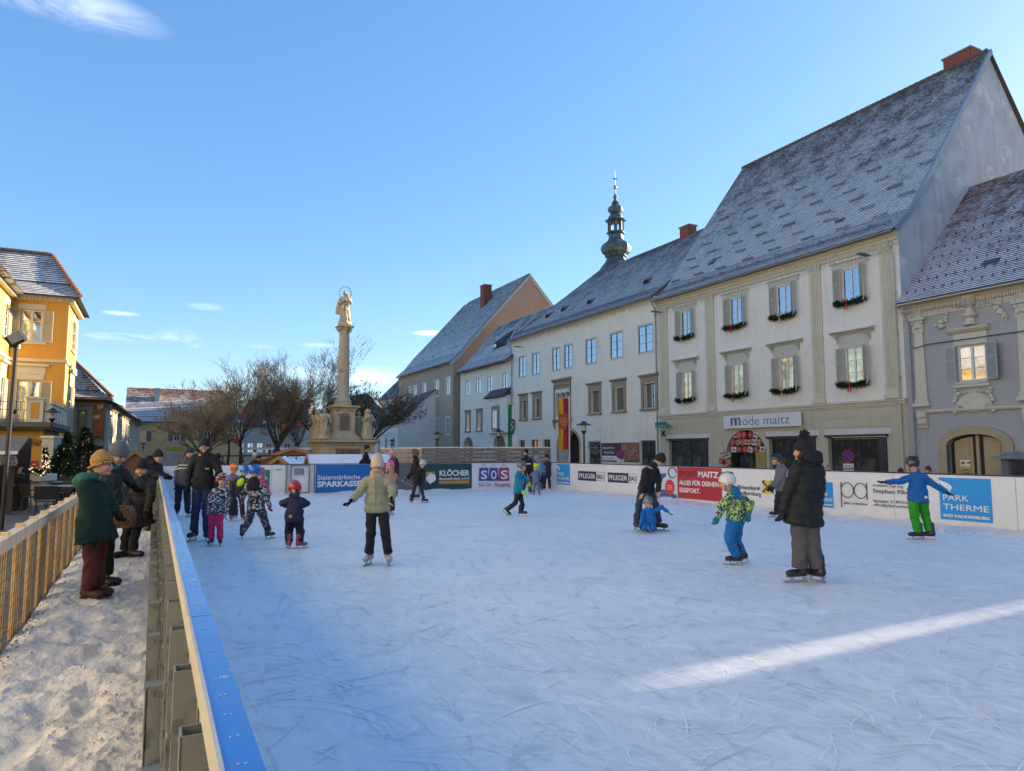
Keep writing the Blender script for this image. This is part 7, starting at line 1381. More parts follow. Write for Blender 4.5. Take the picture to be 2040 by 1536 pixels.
# ================================================================ people
Q2 = lambda x, y: (340+x/5.667, 840+y/5.667)
Q4 = lambda x, y: (660+x/4.08, 860+y/4.08)
Q8 = lambda x, y: (1180+x/3.923, 860+y/3.923)
QL = lambda x, y: (x/4.042, 840+y/4.042)
def cloth(name, c, var=.15, bump=.35, **k): return M(name, c, .85, var, 6, bump, 45, bd=.006, **k)
def pattern(name, cols, sc=14, stretch=(1, 1, 1), dist=.6):
    if name in MC: return MC[name]
    m, t, b = newmat(name); co = objc(t); c = None
    for i, cc in enumerate(cols):
        if c is None: c = cc; continue
        c = mixc(t, ss(t, noise_(t, co, sc*(1+.37*i), 2, .5, dist, sc=stretch), .5+.02*i, .53+.02*i), c, cc)
    t.links.new(c, b.inputs['Base Color']); b.inputs['Roughness'].default_value = .8; MC[name] = m; return m
skin = M('skin', (.52, .29, .20), .55, .1, 8, .08, 60); eye_m = M('eye_dark', (.03, .02, .02), .3, 0, 1, 0); lip_m = M('lips', (.38, .13, .11), .5, 0, 1, 0)
blk = cloth('black_cloth', (.009, .009, .010)); blade_m = M('blade_steel', (.5, .5, .5), .25, .1, 5, 0, metal=.9); bootk = M('boot_black', (.018, .018, .02), .35, .2, 5, .1, 30); bootw = M('boot_white', (.5, .5, .5), .4); bootr = M('boot_red', (.35, .03, .05), .4, .4, 9, 0, c2=(.6, .6, .6), c2s=12, c2t=.58)
BC = {}
def boot(parent, P, fd, s, mat, skate=True, roll=0, up=(0, 0, 1)):
    key = (mat.name, skate)
    if key not in BC:
        d = SD(); d.cone((-.03, 0, .13), (-.035, 0, -.02), .052, .05); d.cone((-.05, 0, -.045), (.13, 0, -.055), .045, .038); d.ell((.10, 0, -.05), (.085, .048, .042)); d.cut((0, 0, -.088), (0, 0, -1)); V_, F = d.build(.011)
        q = MB(); q.v = [tuple(v) for v in V_.tolist()]; q.f = F.tolist(); q.m = [0]*len(q.f); a = q.mesh('boot', mat, True); q = MB()
        if skate: q.box(-.10, .19, -.002, .002, -.165, -.125); q.obox((.205, 0, -.14), .03, .004, .02); [q.box(x-.015, x+.015, -.012, .012, -.135, -.088) for x in (-.06, .1)]; q.box(-.1, .18, -.02, .02, -.092, -.085); b = q.mesh('blade', blade_m)
        else: q.box(-.085, .15, -.034, .034, -.105, -.086); b = q.mesh('sole', M('sole_brown', (.05, .03, .02)))
        BC[key] = (a, b)
    f = nrm(fd); u = nrm(np.asarray(up, float)-f*(np.asarray(up)@f)); l = np.cross(u, f); Mx = Matrix(((f[0]*s, l[0]*s, u[0]*s, P[0]), (f[1]*s, l[1]*s, u[1]*s, P[1]), (f[2]*s, l[2]*s, u[2]*s, P[2]), (0, 0, 0, 1)))
    o = put('ice_skate' if skate else 'shoe', BC[key][0], parent); o.matrix_local = Mx; put('blade' if skate else 'sole', BC[key][1], o)
def hand(mb, w, d, side, s=1., curl=.5, mitt=False):
    """palm with four fingers and a thumb; d = direction of the hand, side = direction of the thumb"""
    w = Vector(w); d = Vector(d).normalized(); t = Vector(side); t = (t-d*t.dot(d)).normalized(); n = d.cross(t)
    for k, (o, L) in enumerate(((.028, .072), (.010, .080), (-.009, .074), (-.027, .058))):
        a = w+t*o*.7*s; b = w+(d*.085+t*o)*s; r = .0125*s*(1.25 if mitt else 1); pts = [a, b]; dd = d.copy(); p = b
        for j in range(3): dd = (dd*math.cos(curl*.6)+n*math.sin(curl*.6)).normalized(); p = p+dd*L*s/3*(1.1 if j == 0 else .95); pts.append(p)
        mb.tube(pts, [r*1.3, r*1.25, r, r*.9, r*.65], 6)
    a = w+(d*.02+t*.02)*s; b = a+(t*.75+d*.55+n*.2).normalized()*.045*s; c = b+(t*.2+d*.85+n*.3).normalized()*.035*s; mb.tube([w, a, b, c], [.014*s, .017*s, .013*s, .010*s], 6)
    n0 = len(mb.v); mb.ball((0, 0, 0), 1, 8, 6); mb.v[n0:] = [tuple(w+d*(.05+x*.052)*s+t*y*.04*s+n*z*.02*s) for x, y, z in mb.v[n0:]]
NP = 0
def person(label, Z, foot, hd, ch, pv, R, L, kn, an, bf=0, ff=None, pitch=0, roll=0, s=1., hs=None, jk=None, tr=None, hem=None, fat=1., quilt=0, hat=('beanie', None), hood=None, scarf=None, hair=None, glove=None, bt=None, skate=True, D=None, gz=0, flare=1., legw=1., beh=None, extra=None, h=None, chw=1., snap=(1, 1), fdir=None, glasses=False, hatpom=False, grp='people on and around the ice rink', shade=None, curl=.6, thin=1., hood_up=None, collar=1, hatz=1.):
    global NP; NP += 1; ff = bf if ff is None else ff; hs = hs or (s*.5+.5); jk = jk or blk; tr = tr or blk
    fx, fy = Z(*foot); G = onZ(fx, fy, gz); D = D or float(G@FH); px = lambda q, dz=0: atD(*Z(q[0], q[1]), D+(q[2] if len(q) > 2 else 0)+dz)
    if gz or beh: G = np.array([*atD(fx, fy, D)[:2], gz])
    c_, s_ = math.cos(math.radians(bf)), math.sin(math.radians(bf)); fw = -c_*FH+s_*RT; lf = c_*RT+s_*FH
    T = thing('person', label, 'person', (float(G[0]), float(G[1]), gz), 0, grp); O = np.array([G[0], G[1], gz]); rel = lambda p: np.asarray(p, float)-O
    H_, C_, P_ = rel(px(hd)), rel(px(ch)), rel(px(pv)); up = nrm(C_-P_); sw = .148*s*fat**.3*chw; SR, SL = C_-lf*sw-up*.055*s, C_+lf*sw-up*.055*s
    hw = .085*s; HR, HL_ = P_-lf*hw, P_+lf*hw; arms = [(SR, *[rel(px(q)) for q in R]), (SL, *[rel(px(q)) for q in L])]
    KN = [rel(px(q)) for q in kn]; AN = [rel(px(q)) for q in an]; sole = .165 if skate else .105
    for i in (0, 1):
        if snap[i]: AN[i][2] = sole*s
    cf, sf = math.cos(math.radians(ff)), math.sin(math.radians(ff)); pf = math.radians(pitch); f0 = -cf*FH+sf*RT; hf = f0*math.cos(pf)-np.array([0, 0, 1])*math.sin(pf); hl = nrm(np.cross([0, 0, 1], f0)); hu = np.cross(hf, hl)
    if roll: rr0 = math.radians(roll); hl, hu = hl*math.cos(rr0)+hu*math.sin(rr0), hu*math.cos(rr0)-hl*math.sin(rr0)
    RH = np.stack([hf, hl, hu], 1); hp = lambda x, y, z: H_+RH@(np.array([x, y, z])*hs)
    h = h or (.0125 if D < 12 else .0145 if D < 20 else .019)
    # the body itself, one continuous surface
    b = SD(); b.ell(hp(-.005, 0, .02), np.array([.098, .076, .10])*hs, RH); b.ell(hp(.022, 0, -.05), np.array([.068, .056, .07])*hs, RH, .04); b.cone(hp(.085, 0, .012), hp(.108, 0, -.022), .009*hs, .015*hs, k=.015); b.ell(hp(.088, 0, -.088), np.array([.018, .022, .016])*hs, RH, .02)
    for e in (-1, 1): b.ell(hp(-.0, e*.078, -.005), np.array([.018, .01, .03])*hs, RH, .01); b.ell(hp(.08, e*.045, -.03), np.array([.02, .022, .02])*hs, RH, .03)
    for e in (-1, 1): b.ell(hp(.1, e*.031, .012), np.array([.018, .016, .01])*hs, RH, .012, 's')
    b.cone(hp(-.015, 0, -.07), C_+up*.02*s, .052*hs, .06*s); b.tor(P_, C_-up*.02, lf, .12*s, .08*s, .14*s, .09*s, cap=.06)
    for a in arms: b.cone(a[0], a[1], .042*s, .035*s); b.cone(a[1], a[2], .035*s, .026*s)
    for i, hj in enumerate((HR, HL_)): b.cone(hj, KN[i], .07*s, .05*s); b.cone(KN[i], AN[i], .048*s, .034*s)
    ex = MB(); gl_ = MB()
    for i, a in enumerate(arms):
        dr = nrm(a[2]-a[1]); th = fw if abs(dr@fw) < .8 else np.array([0, 0, 1.]); hand(ex if glove is None else gl_, a[2]-dr*.01, dr, th, s*(.95 if glove is None else 1.12), curl*(-1 if i else 1), mitt=glove is not None)
    sobj('body', b, skin, T, h, ex)
    if glove is not None:
        for a in arms: gl_.tube([a[2]-nrm(a[2]-a[1])*.07*s, a[2]], [.045*s, .036*s], 8)
        gl_.obj('gloves', glove, T, smooth=True)
    if abs(((ff+180) % 360)-180) < 115:
        q = MB()
        for e in (-1, 1): q.ball(hp(.084, e*.03, .012), .0105*hs, 6, 5); q.tube([hp(.092, e*.018, .03), hp(.09, e*.045, .031)], .004*hs, 4)
        if glasses:
            for e in (-1, 1): q.tube([hp(.108+.0*t, e*.03+.024*math.cos(t), .01+.018*math.sin(t)) for t in [k*.7 for k in range(10)]], .0028, 4); q.tube([hp(.105, e*.052, .015), hp(.0, e*.082, .015)], .0028, 4)
        q.obj('eyes', eye_m, T); q = MB(); q.tube([hp(.084, -.022, -.062), hp(.092, 0, -.06), hp(.084, .022, -.062)], [.003*hs, .006*hs, .003*hs], 5); q.obj('lips', lip_m, T)
    # jacket
    d = SD(); hm = rel(px(hem)) if hem else P_-up*.05*s; f_ = fat; qq = dict(q=quilt*.016, sp=.105*s) if quilt else {}
    d.tor(hm, P_+up*.16*s, lf, .175*s*f_*flare, .135*s*f_*flare, .155*s*f_, .12*s*f_, cap=.025, wr=.006, **qq); d.tor(P_+up*.1*s, C_-up*.05*s, lf, .152*s*f_, .12*s*f_, .140*s*f_**.5*chw, .105*s*f_**.8, cap=.06, **qq); d.cone(C_-up*.01*s, SR, .07*s, .066*s*f_**.4, k=.05); d.cone(C_-up*.01*s, SL, .07*s, .066*s*f_**.4, k=.05)
    for a in arms: d.cone(a[0], a[1], .07*s*f_**.7, .06*s*f_**.7, k=.022, **qq); e_ = a[1]+(a[2]-a[1])*.94; d.cone(a[1], e_, .06*s*f_**.7, .047*s*f_**.5, k=.012, **qq)
    nk = C_+nrm(H_-C_)*.075*s
    if collar: d.cone(C_+up*.01, nk, .085*s, .075*s*collar)
    if hood is not None: hb = nk-hf*.08*s-hu*.0; d.tor(hb-hu*.02, hb-hf*.03*s+hu*.07*s, lf, .11*s*hood, .06*s, .09*s*hood, .045*s, k=.03)
    sobj('jacket', d, jk, T, h, wob=.0065 if not quilt else .003, wf=17)
    # trousers
    d = SD(); d.tor(P_-up*.06*s, P_+up*.08*s, lf, .15*s*legw**.5, .11*s, .14*s, .105*s, cap=.05)
    for i, hj in enumerate((HR, HL_)): e_ = KN[i]+(AN[i]-KN[i])*(1.0 if skate else .98); e_ = e_+(KN[i]-AN[i])*.05; d.cone(hj, KN[i], .088*s*legw, .070*s*legw, k=.035); d.tor(e_, KN[i], lf, .066*s*legw*flare**.3, .066*s*legw, .068*s*legw, .068*s*legw, cap=.02, k=.03)
    sobj('trousers', d, tr, T, h, wob=.007, wf=17)
    for i in (0, 1):
        fd = fw+(.25 if i else -.25)*lf if fdir is None else (math.cos(math.radians(fdir[i]))*-FH+math.sin(math.radians(fdir[i]))*RT); upv = KN[i]-AN[i] if not snap[i] else np.array([0, 0, 1.])
        if not snap[i]: fd = nrm(fd-nrm(upv)*(fd@nrm(upv)))
        boot(T, AN[i], fd, s*1.05, bt or bootk, skate, up=upv)
    # headwear
    k_, hm_ = hat
    if k_ == 'beanie':
        d = SD(); d.ell(hp(-.012, 0, .035), np.array([.113, .092, .112])*hs, RH); d.tor(hp(-.012, 0, .05), hp(-.03, 0, .128*hatz), hl, .088*hs, .1*hs, .05*hs*hatz, .055*hs*hatz, cap=.035, k=.035); d.cut(hp(.0, 0, -.012), -RH@nrm([-.46, 0, 1])); 
        sobj('knit_hat', d, hm_ or blk, T, min(h, .013), wob=.0015, wf=60)
        q = MB(); q.tube([hp(-.012+.112*math.cos(t), .093*math.sin(t), -.004+.052*math.cos(t)) for t in [i*2*math.pi/24 for i in range(25)]], .014*hs, 8, False); q.obj('hat_cuff', hm_ or blk, T, smooth=True)
        if hatpom: q = MB(); c = hp(-.04, 0, .2); q.ball(c, .052*hs, 10, 8); rg = random.Random(1); [q.add([c, c+.078*hs*nrm([rg.gauss(0, 1) for _ in range(3)]), c+.05*hs*nrm([rg.gauss(0, 1) for _ in range(3)])], [(0, 1, 2)]) for _ in range(90)]; q.obj('pompom', hatpom if hatpom is not True else (hm_ or blk), T)
    elif k_ == 'helmet':
        d = SD(); d.ell(hp(-.015, 0, .035), np.array([.135, .115, .128])*hs, RH); d.cut(hp(.0, 0, -.002), -RH@nrm([-.42, 0, 1])); d.cone(hp(-.02, -.1, .0), hp(-.03, -.095, -.035), .028*hs, .022*hs); d.cone(hp(-.02, .1, .0), hp(-.03, .095, -.035), .028*hs, .022*hs); o = sobj('helmet', d, hm_, T, min(h, .013)); q = MB()
        for k2 in (-1, 0, 1): q.tube([hp(-.015+.137*math.cos(t), k2*.045*(.6+.4*math.sin(t)), .045+.122*math.sin(t)) for t in [.5+i*.25 for i in range(9)]], .006*hs, 4)
        q.obj('vents', M('helmet_vent', (.03, .03, .035), .5), o); q = MB(); q.tube([hp(0, -.085, -.02), hp(.03, -.05, -.11), hp(.035, 0, -.125), hp(.03, .05, -.11), hp(0, .085, -.02)], .006, 4); q.obj('chin_strap', blk, T)
    elif k_ == 'cap':
        d = SD(); d.ell(hp(-.008, 0, .045), np.array([.108, .088, .095])*hs, RH); d.cut(hp(0, 0, .035), -RH@nrm([-.1, 0, 1])); sobj('cap', d, hm_ or blk, T, min(h, .013)); q = MB(); q.tube([hp(.07, 0, .045), hp(.15, 0, .03)], [.05*hs, .03*hs], 8); q.obj('cap_peak', hm_ or blk, T)
    if hood_up is not None:
        d = SD(); d.ell(hp(-.03, 0, .02), np.array([.14, .125, .16])*hs, RH); d.ell(hp(.1, 0, -.01), np.array([.11, .075, .11])*hs, RH, .02, 's'); sobj('hood', d, hood_up, T, h, wob=.01, wf=40)
    if scarf is not None:
        d = SD()
        for k2 in range(9): a0, a1 = k2*.7, (k2+1)*.7; g = lambda t: nk+(-hu*.01+RH@np.array([.075*math.cos(t), .075*math.sin(t), -.02*math.cos(t)]))*s; d.cone(g(a0), g(a1), .032*s, .032*s, k=.02)
        sobj('scarf', d, scarf, T, h, wob=.004, wf=50)
    if hair is not None:
        d = SD(); m_, ln, sd_ = hair; d.ell(hp(-.03, 0, .01), np.array([.085, .083, .10])*hs, RH)
        if ln: 
            for e in (-1, 1): d.cone(hp(-.02, e*.07, -.02), hp(.03, e*.095*sd_, -.02-ln), .035*hs, .03*hs); d.cone(hp(-.05, e*.04, 0), hp(-.06, e*.05, -ln*.8), .045*hs, .03*hs)
        sobj('hair', d, m_, T, h, wob=.004, wf=55)
    if extra: extra(T, dict(C=C_, P=P_, H=H_, up=up, lf=lf, fw=fw, s=s, hp=hp, hs=hs, arms=arms, O=O, D=D, rel=rel, px=px, hm=hm, nk=nk, KN=KN, AN=AN, RH=RH))
    return T
def band(T, d, z0, r1, m, name, wd=.17, dp=.13, th=.03):
    c = d['P']+(d['C']-d['P'])*z0; q = MB(); q.tube([c+d['lf']*wd*d['s']*math.cos(t)+d['fw']*dp*d['s']*math.sin(t) for t in [i*2*math.pi/20 for i in range(21)]], th*d['s'], 6, False); q.obj(name, m, T, smooth=True)
def zipper(m, fat=1.): 
    def f(T, d):
        q = MB(); q.tube([d['P']*(1-t)+d['C']*t+d['fw']*(.128+.002*t)*d['s']*fat for t in (-.15, .2, .5, .8, 1.0)], .005, 4); q.obj('zipper', m, T)
    return f
def goggles(strap, lens):
    def f(T, d):
        hp, hs = d['hp'], d['hs']; q = MB(); q.tube([hp(-.015+.137*math.cos(t), .117*math.sin(t), .06+.04*math.cos(t)) for t in [i*2*math.pi/20 for i in range(21)]], .013*hs, 5, False); g = q.obj('goggles', strap, T); q = MB(); q.tube([hp(.115, -.06, .09), hp(.135, 0, .095), hp(.115, .06, .09)], [.02*hs, .03*hs, .02*hs], 8); q.obj('lens', lens, g)
    return f
# ---- on the ice, left group
sage = cloth('sage_nylon', (.30, .30, .19), .12); 
def sage_x(T, d):
    zipper(M('zip_dark', (.12, .12, .07)), 1.12)(T, d); hp = d['hp']; q = MB(); q.box(-.012, .012, -.003, .003, -.01, .01); o = q.obj('hat_badge', white_paint, T); o.location = tuple(hp(.108, .03, .065))
    q = MB()
    for i, a in enumerate(d['arms']): 
        for k in range(4): dr = nrm(a[2]-a[1]); q.ball(tuple(a[2]+dr*(.10+.015*k)+d['lf']*(k-1.5)*.018), .014, 5, 4)
    q.obj('glove_tips', M('pale_grey_tips', (.42, .42, .45)), T)
person('woman in puffy sage green jacket and tall beige knit hat', Q4, (375, 1082), (375, 283), (370, 372), (372, 620), [(238, 485, -.08), (170, 555, -.2)], [(500, 470, -.05), (492, 545, -.22)], [(322, 820, -.05), (442, 825, -.05)], [(308, 1020), (462, 1010)], 4, 8, 22, jk=sage, fat=1.13, quilt=1, hem=(372, 650), hatz=1.28, hat=('beanie', cloth('beige_knit', (.60, .46, .35), .1, .6)), scarf=cloth('pink_scarf', (.50, .30, .25)), glove=blk, bt=M('boot_lilac', (.45, .42, .47), .4, .4, 12, 0, c2=(.1, .07, .12), c2s=15, c2t=.55), hair=(M('fair_hair', (.35, .2, .09)), 0, 1), s=.97, extra=sage_x, legw=1.02)
def logo(m, w=.03, hh=.012, off=(.09, .55)):
    def f(T, d):
        p = d['P']*(1-off[1])+d['C']*off[1]+d['fw']*.137*d['s']+d['lf']*off[0]*d['s']; q = MB(); q.box(-w, w, -.004, .004, -hh, hh); o = q.obj('jacket_logo', m, T); o.location = tuple(p); o.rotation_euler = (0, 0, math.atan2(d['lf'][1], d['lf'][0]))
    return f
denim = cloth('dark_denim', (.028, .042, .075), .35)
person('tall man in black jacket, black knit hat and jeans behind the child in pink trousers', Q2, (300, 1345), (383, 282), (385, 378), (362, 715), [(205, 570, -.05), (192, 745, -.1)], [(545, 560, 0), (520, 720, -.05)], [(280, 1000, -.05), (405, 1010)], [(262, 1265), (405, 1265)], 8, 18, 3, jk=blk, tr=denim, fat=1.1, hem=(365, 745), glasses=True, s=1.06, hs=1.03, glove=blk, hat=('beanie', cloth('black_knit', (.012, .012, .013), .2, .6)), extra=logo(M('gold_print', (.35, .28, .03), .5), .035, .012))
def stripes(T, d):
    for z in (.66, .80): band(T, d, z, 0, white_paint, 'white_stripe', .178, .128, .014)
    q = MB()
    for a in d['arms']:
        for t in (.45, .7): c = a[0]+(a[1]-a[0])*t; x = nrm(a[1]-a[0]); u = nrm(np.cross(x, [0, .3, 1])); v = np.cross(x, u); q.tube([c+(u*math.cos(k)+v*math.sin(k))*.068 for k in [i*.52 for i in range(13)]], .014, 5, False)
    q.obj('sleeve_stripe', white_paint, T)
grey_j = cloth('grey_jacket', (.085, .085, .095)); navy_c = cloth('navy_cloth', (.018, .022, .04))
person('man in grey jacket with white chest stripes and dark blue knit hat', Q2, (140, 1070), (212, 355), (165, 440), (140, 690), [(68, 570, -.1), (60, 700, -.15)], [(235, 570, .05), (240, 690)], [(85, 880), (190, 880)], [(70, 1025), (190, 1025)], 25, 62, 8, jk=grey_j, tr=navy_c, fat=1.12, hem=(140, 715), hat=('beanie', cloth('navy_knit', (.03, .035, .06), .2, .6)), glove=blk, extra=stripes, s=1.0, legw=1.12, bt=bootk)
leaf_p = pattern('navy_white_floral', [(.02, .03, .075), (.55, .57, .62), (.02, .03, .075)], 22); pink_t = cloth('hot_pink', (.66, .03, .13))
hr = M('helmet_red', (.45, .012, .015), .25, .1, 6, 0, coat=.5); 
person('small child in pink snow trousers, navy floral jacket and red-white helmet with goggles', Q2, (505, 1400), (585, 668), (565, 765), (520, 1000), [(440, 870, -.05), (428, 985, -.1)], [(655, 870, -.05), (622, 1040, -.12)], [(468, 1150), (555, 1150)], [(460, 1330), (560, 1330)], 12, 22, 5, s=.66, hs=.86, jk=leaf_p, tr=pink_t, fat=1.3, legw=1.25, hem=(525, 1030), hat=('helmet', pattern('helmet_red_white', [(.45, .015, .02), (.6, .6, .6)], 7)), glove=cloth('pink_mittens', (.5, .2, .3)), bt=M('boot_navy_white', (.03, .03, .06), .4, .4, 12, 0, c2=(.6, .6, .6), c2s=14, c2t=.56), extra=goggles(M('goggle_strap', (.5, .5, .5)), M('goggle_lens', (.03, .02, .03), .1)), chw=.95)
hb = M('helmet_blue', (.005, .20, .55), .3, .1, 6, 0, coat=.4); neon = M('neon_yellow', (.60, .85, .0), .7, .05, 5, .2)
def neonx(T, d):
    q = MB(); c = d['C']-d['up']*.12*d['s']+d['fw']*.07; n0 = len(q.v); q.ball((0, 0, 0), 1, 12, 8); q.v[n0:] = [tuple(c+d['lf']*x*.11*d['s']+d['fw']*y*.07*d['s']+d['up']*z*.15*d['s']) for x, y, z in q.v[n0:]]; q.obj('neon_panel', neon, T, smooth=True); hp = d['hp']
person('child in bright blue helmet bending forward in dark jacket with neon yellow chest', Q2, (750, 1115), (838, 560), (800, 645), (745, 800), [(690, 690, -.1), (680, 790, -.2)], [(895, 690, -.1), (900, 780, -.2)], [(700, 915, -.05), (805, 915)], [(690, 1060), (815, 1045)], 25, 40, 38, s=.76, hs=.9, jk=cloth('dark_khaki', (.045, .042, .035)), tr=cloth('dark_brown_trousers', (.035, .03, .028)), fat=1.12, hat=('helmet', hb), glove=blk, bt=bootr, extra=neonx, legw=1.1)
person('child in white and orange helmet half hidden behind the neon yellow child', Q2, (705, 1040), (715, 532), (700, 610), (690, 790), [(640, 650), (650, 740)], [(760, 660), (760, 740)], [(680, 900), (730, 900)], [(675, 990), (740, 990)], -150, -140, 15, s=.72, hs=.9, jk=pattern('grey_pink_pattern', [(.1, .09, .1), (.4, .3, .33), (.05, .05, .06)], 25), tr=blk, fat=1.15, hat=('helmet', pattern('helmet_orange_white', [(.62, .6, .55), (.75, .17, .02)], 4)), glove=blk, D=17.6)
swirl = pattern('black_white_swirl', [(.015, .015, .017), (.6, .6, .62), (.015, .015, .017)], 5.5, (1, 1, 1), 3.5)
camo = pattern('black_grey_camo', [(.018, .018, .02), (.28, .27, .25), (.018, .018, .02)], 13, (1, 1, 1.3), 1.2)
def hoodx(T, d): S_ = SD(); c = d['nk']-d['fw']*.08*d['s']-d['up']*.06*d['s']; S_.tor(c-d['up']*.12*d['s'], c+d['up']*.10*d['s'], d['lf'], .17*d['s'], .1*d['s'], .11*d['s'], .09*d['s'], cap=.05); sobj('hood', S_, blk, T, .014, wob=.006, wf=12)
person('child in black and white swirl snowsuit and blue helmet, legs wide apart', Q2, (950, 1325), (955, 572), (955, 705), (965, 950), [(1085, 830, 0), (1110, 945, .05)], [(815, 830, 0), (800, 910, .1)], [(1060, 1115), (885, 1115)], [(1105, 1255), (805, 1265)], 175, 170, 15, s=.8, hs=.93, jk=swirl, tr=camo, fat=1.22, legw=1.25, hem=(965, 985), hat=('helmet', M('helmet_cobalt', (.01, .12, .50), .3, coat=.4)), glove=cloth('crimson_gloves', (.35, .03, .08)), extra=hoodx, fdir=(150, 205))
person('child in pink jacket and pink helmet skating behind the swirl snowsuit child', Q2, (1040, 1030), (1028, 585), (1025, 660), (1010, 820), [(1080, 730, -.05), (1112, 800, -.1)], [(990, 720), (990, 790)], [(1000, 900), (1040, 900)], [(995, 990), (1045, 990)], 150, 160, 10, s=.72, hs=.88, jk=cloth('pink_jacket', (.50, .05, .16)), tr=pink_t, fat=1.15, hat=('helmet', M('helmet_pink', (.55, .06, .25), .35)), glove=cloth('pale_pink', (.5, .3, .35)), D=18.4)
def badge(T, d): q = MB(); q.ball((0, 0, 0), .03, 8, 5, (1, .25, 1)); o = q.obj('back_badge', M('badge_orange', (.7, .35, .05)), T); o.location = tuple(d['P']-d['fw']*.155*d['s']*1.25+d['lf']*.03+d['up']*.02)
person('small child in red helmet and navy jacket on red skates, back turned', Q2, (1410, 1435), (1405, 762), (1403, 870), (1398, 1075), [(1540, 925, .05), (1490, 955, .2)], [(1255, 925, .05), (1315, 955, .2)], [(1460, 1235, .1), (1335, 1235, .1)], [(1458, 1345), (1335, 1355)], 182, 182, 25, s=.70, hs=.9, jk=cloth('navy_softshell', (.018, .022, .045)), fat=1.35, legw=1.4, hem=(1398, 1118), hood=1.2, hat=('helmet', hr), glove=blk, bt=bootr, extra=badge, fdir=(125, 215))
# ---- behind the far board
def furx(m):
    def f(T, d):
        q = MB(); rg = random.Random(3)
        for _ in range(260): t = rg.uniform(0, 6.28); c = d['nk']+d['RH']@np.array([.10*math.cos(t), .12*math.sin(t), -.02])*d['s']; q.add([c, c+.05*nrm([rg.gauss(0, 1) for _ in range(3)]), c+.05*nrm([rg.gauss(0, 1) for _ in range(3)])], [(0, 1, 2)])
        q.obj('fur_collar', m, T)
    return f
fur = M('brown_fur', (.16, .09, .05), .9, .4, 20, 0)
person('person in white knit hat and dark fur-collared jacket watching from behind the far board', Q2, (950, 800), (950, 388), (950, 462), (950, 610), [(905, 530), (915, 600)], [(1000, 530), (990, 600)], [(930, 700), (965, 700)], [(930, 760), (965, 760)], 5, 5, 8, jk=navy_c, hat=('beanie', cloth('white_knit', (.6, .56, .48), .1, .6)), fat=1.2, D=29.6, gz=-.1, beh=1, skate=False, extra=furx(fur), glove=blk)
person('dark clothed person leaning over the far board with one arm stretched down', Q2, (545, 800), (535, 400), (545, 450), (560, 600), [(500, 500), (500, 580)], [(600, 480, -.2), (640, 520, -.3)], [(550, 700), (580, 700)], [(550, 760), (580, 760)], 30, 40, 35, s=.95, jk=blk, D=29.6, gz=-.1, beh=1, skate=False, glove=blk, hood_up=cloth('dark_hood', (.03, .025, .02)))
person('man in long black coat and black beanie standing by the snowy market hut', Q4, (280, 520), (292, 137), (280, 188), (280, 330), [(240, 250), (238, 320)], [(318, 250), (325, 300)], [(270, 410), (290, 410)], [(268, 480), (292, 480)], 120, 95, 3, jk=blk, hem=(280, 390), fat=1.2, s=1.02, D=28.6, gz=-.1, beh=1, skate=False, glove=blk)
blond = M('blond_hair', (.42, .24, .10), .6, .3, 25, .3, 60)
person('woman with long blond hair, pink bobble hat and dark plum jacket near the far board', Q4, (512, 520), (497, 178), (508, 218), (512, 345), [(480, 270), (475, 330)], [(540, 270), (540, 335)], [(505, 420), (522, 420)], [(503, 490), (525, 490)], -40, -55, 8, jk=cloth('plum_jacket', (.045, .015, .03)), hat=('beanie', cloth('rose_knit', (.55, .30, .30), .1, .6)), hatpom=cloth('rose_pom', (.55, .4, .38)), hair=(blond, .26, 1.1), glove=blk, D=25.8)
person('small child in bright pink helmet and fluffy tan jacket behind the sage green woman', Q4, (505, 680), (478, 275), (488, 345), (490, 460), [(455, 400), (450, 440)], [(520, 390, -.05), (510, 440, -.1)], [(480, 545), (498, 545)], [(480, 640), (500, 640)], 5, 5, 5, s=.74, hs=.88, jk=M('fluffy_tan', (.33, .19, .15), .95, .4, 30, .8, 50), fat=1.2, hat=('helmet', M('helmet_bubblegum', (.75, .18, .42), .35)), hair=(blond, .15, 1.), glove=blk, bt=bootw)
person('woman in black padded coat with brown fur hood beside the neon sleeved child', Q4, (690, 552), (672, 180), (690, 225), (690, 370), [(715, 290, -.1), (690, 370, -.1)], [(665, 280), (640, 350)], [(695, 450), (705, 450)], [(685, 515), (700, 515)], -75, -80, 5, jk=blk, tr=cloth('light_grey_trousers', (.35, .36, .4)), quilt=1, fat=1.15, hem=(690, 400), hat=('none', None), hood_up=fur, hair=(M('dark_hair', (.02, .012, .01)), .1, 1), glove=blk, bt=bootk)
def nsl(T, d):
    q = MB()
    for a in d['arms']: q.tube([a[0], a[1]], [.065*d['s'], .06*d['s']], 8)
    q.obj('neon_sleeves', neon, T, smooth=True)
person('child in black jacket with neon yellow sleeves and pale grey hat seen from behind', Q4, (700, 580), (745, 262), (722, 310), (705, 412), [(752, 350, -.1), (742, 405, -.12)], [(662, 325, -.05), (612, 372, -.1)], [(735, 480), (672, 480)], [(752, 545), (652, 550)], -150, 170, 15, s=.82, hs=.92, jk=blk, tr=navy_c, fat=1.15, hat=('helmet', M('helmet_pale_grey', (.45, .47, .5), .4)), glove=blk, extra=nsl, fdir=(120, 170), chw=.9)
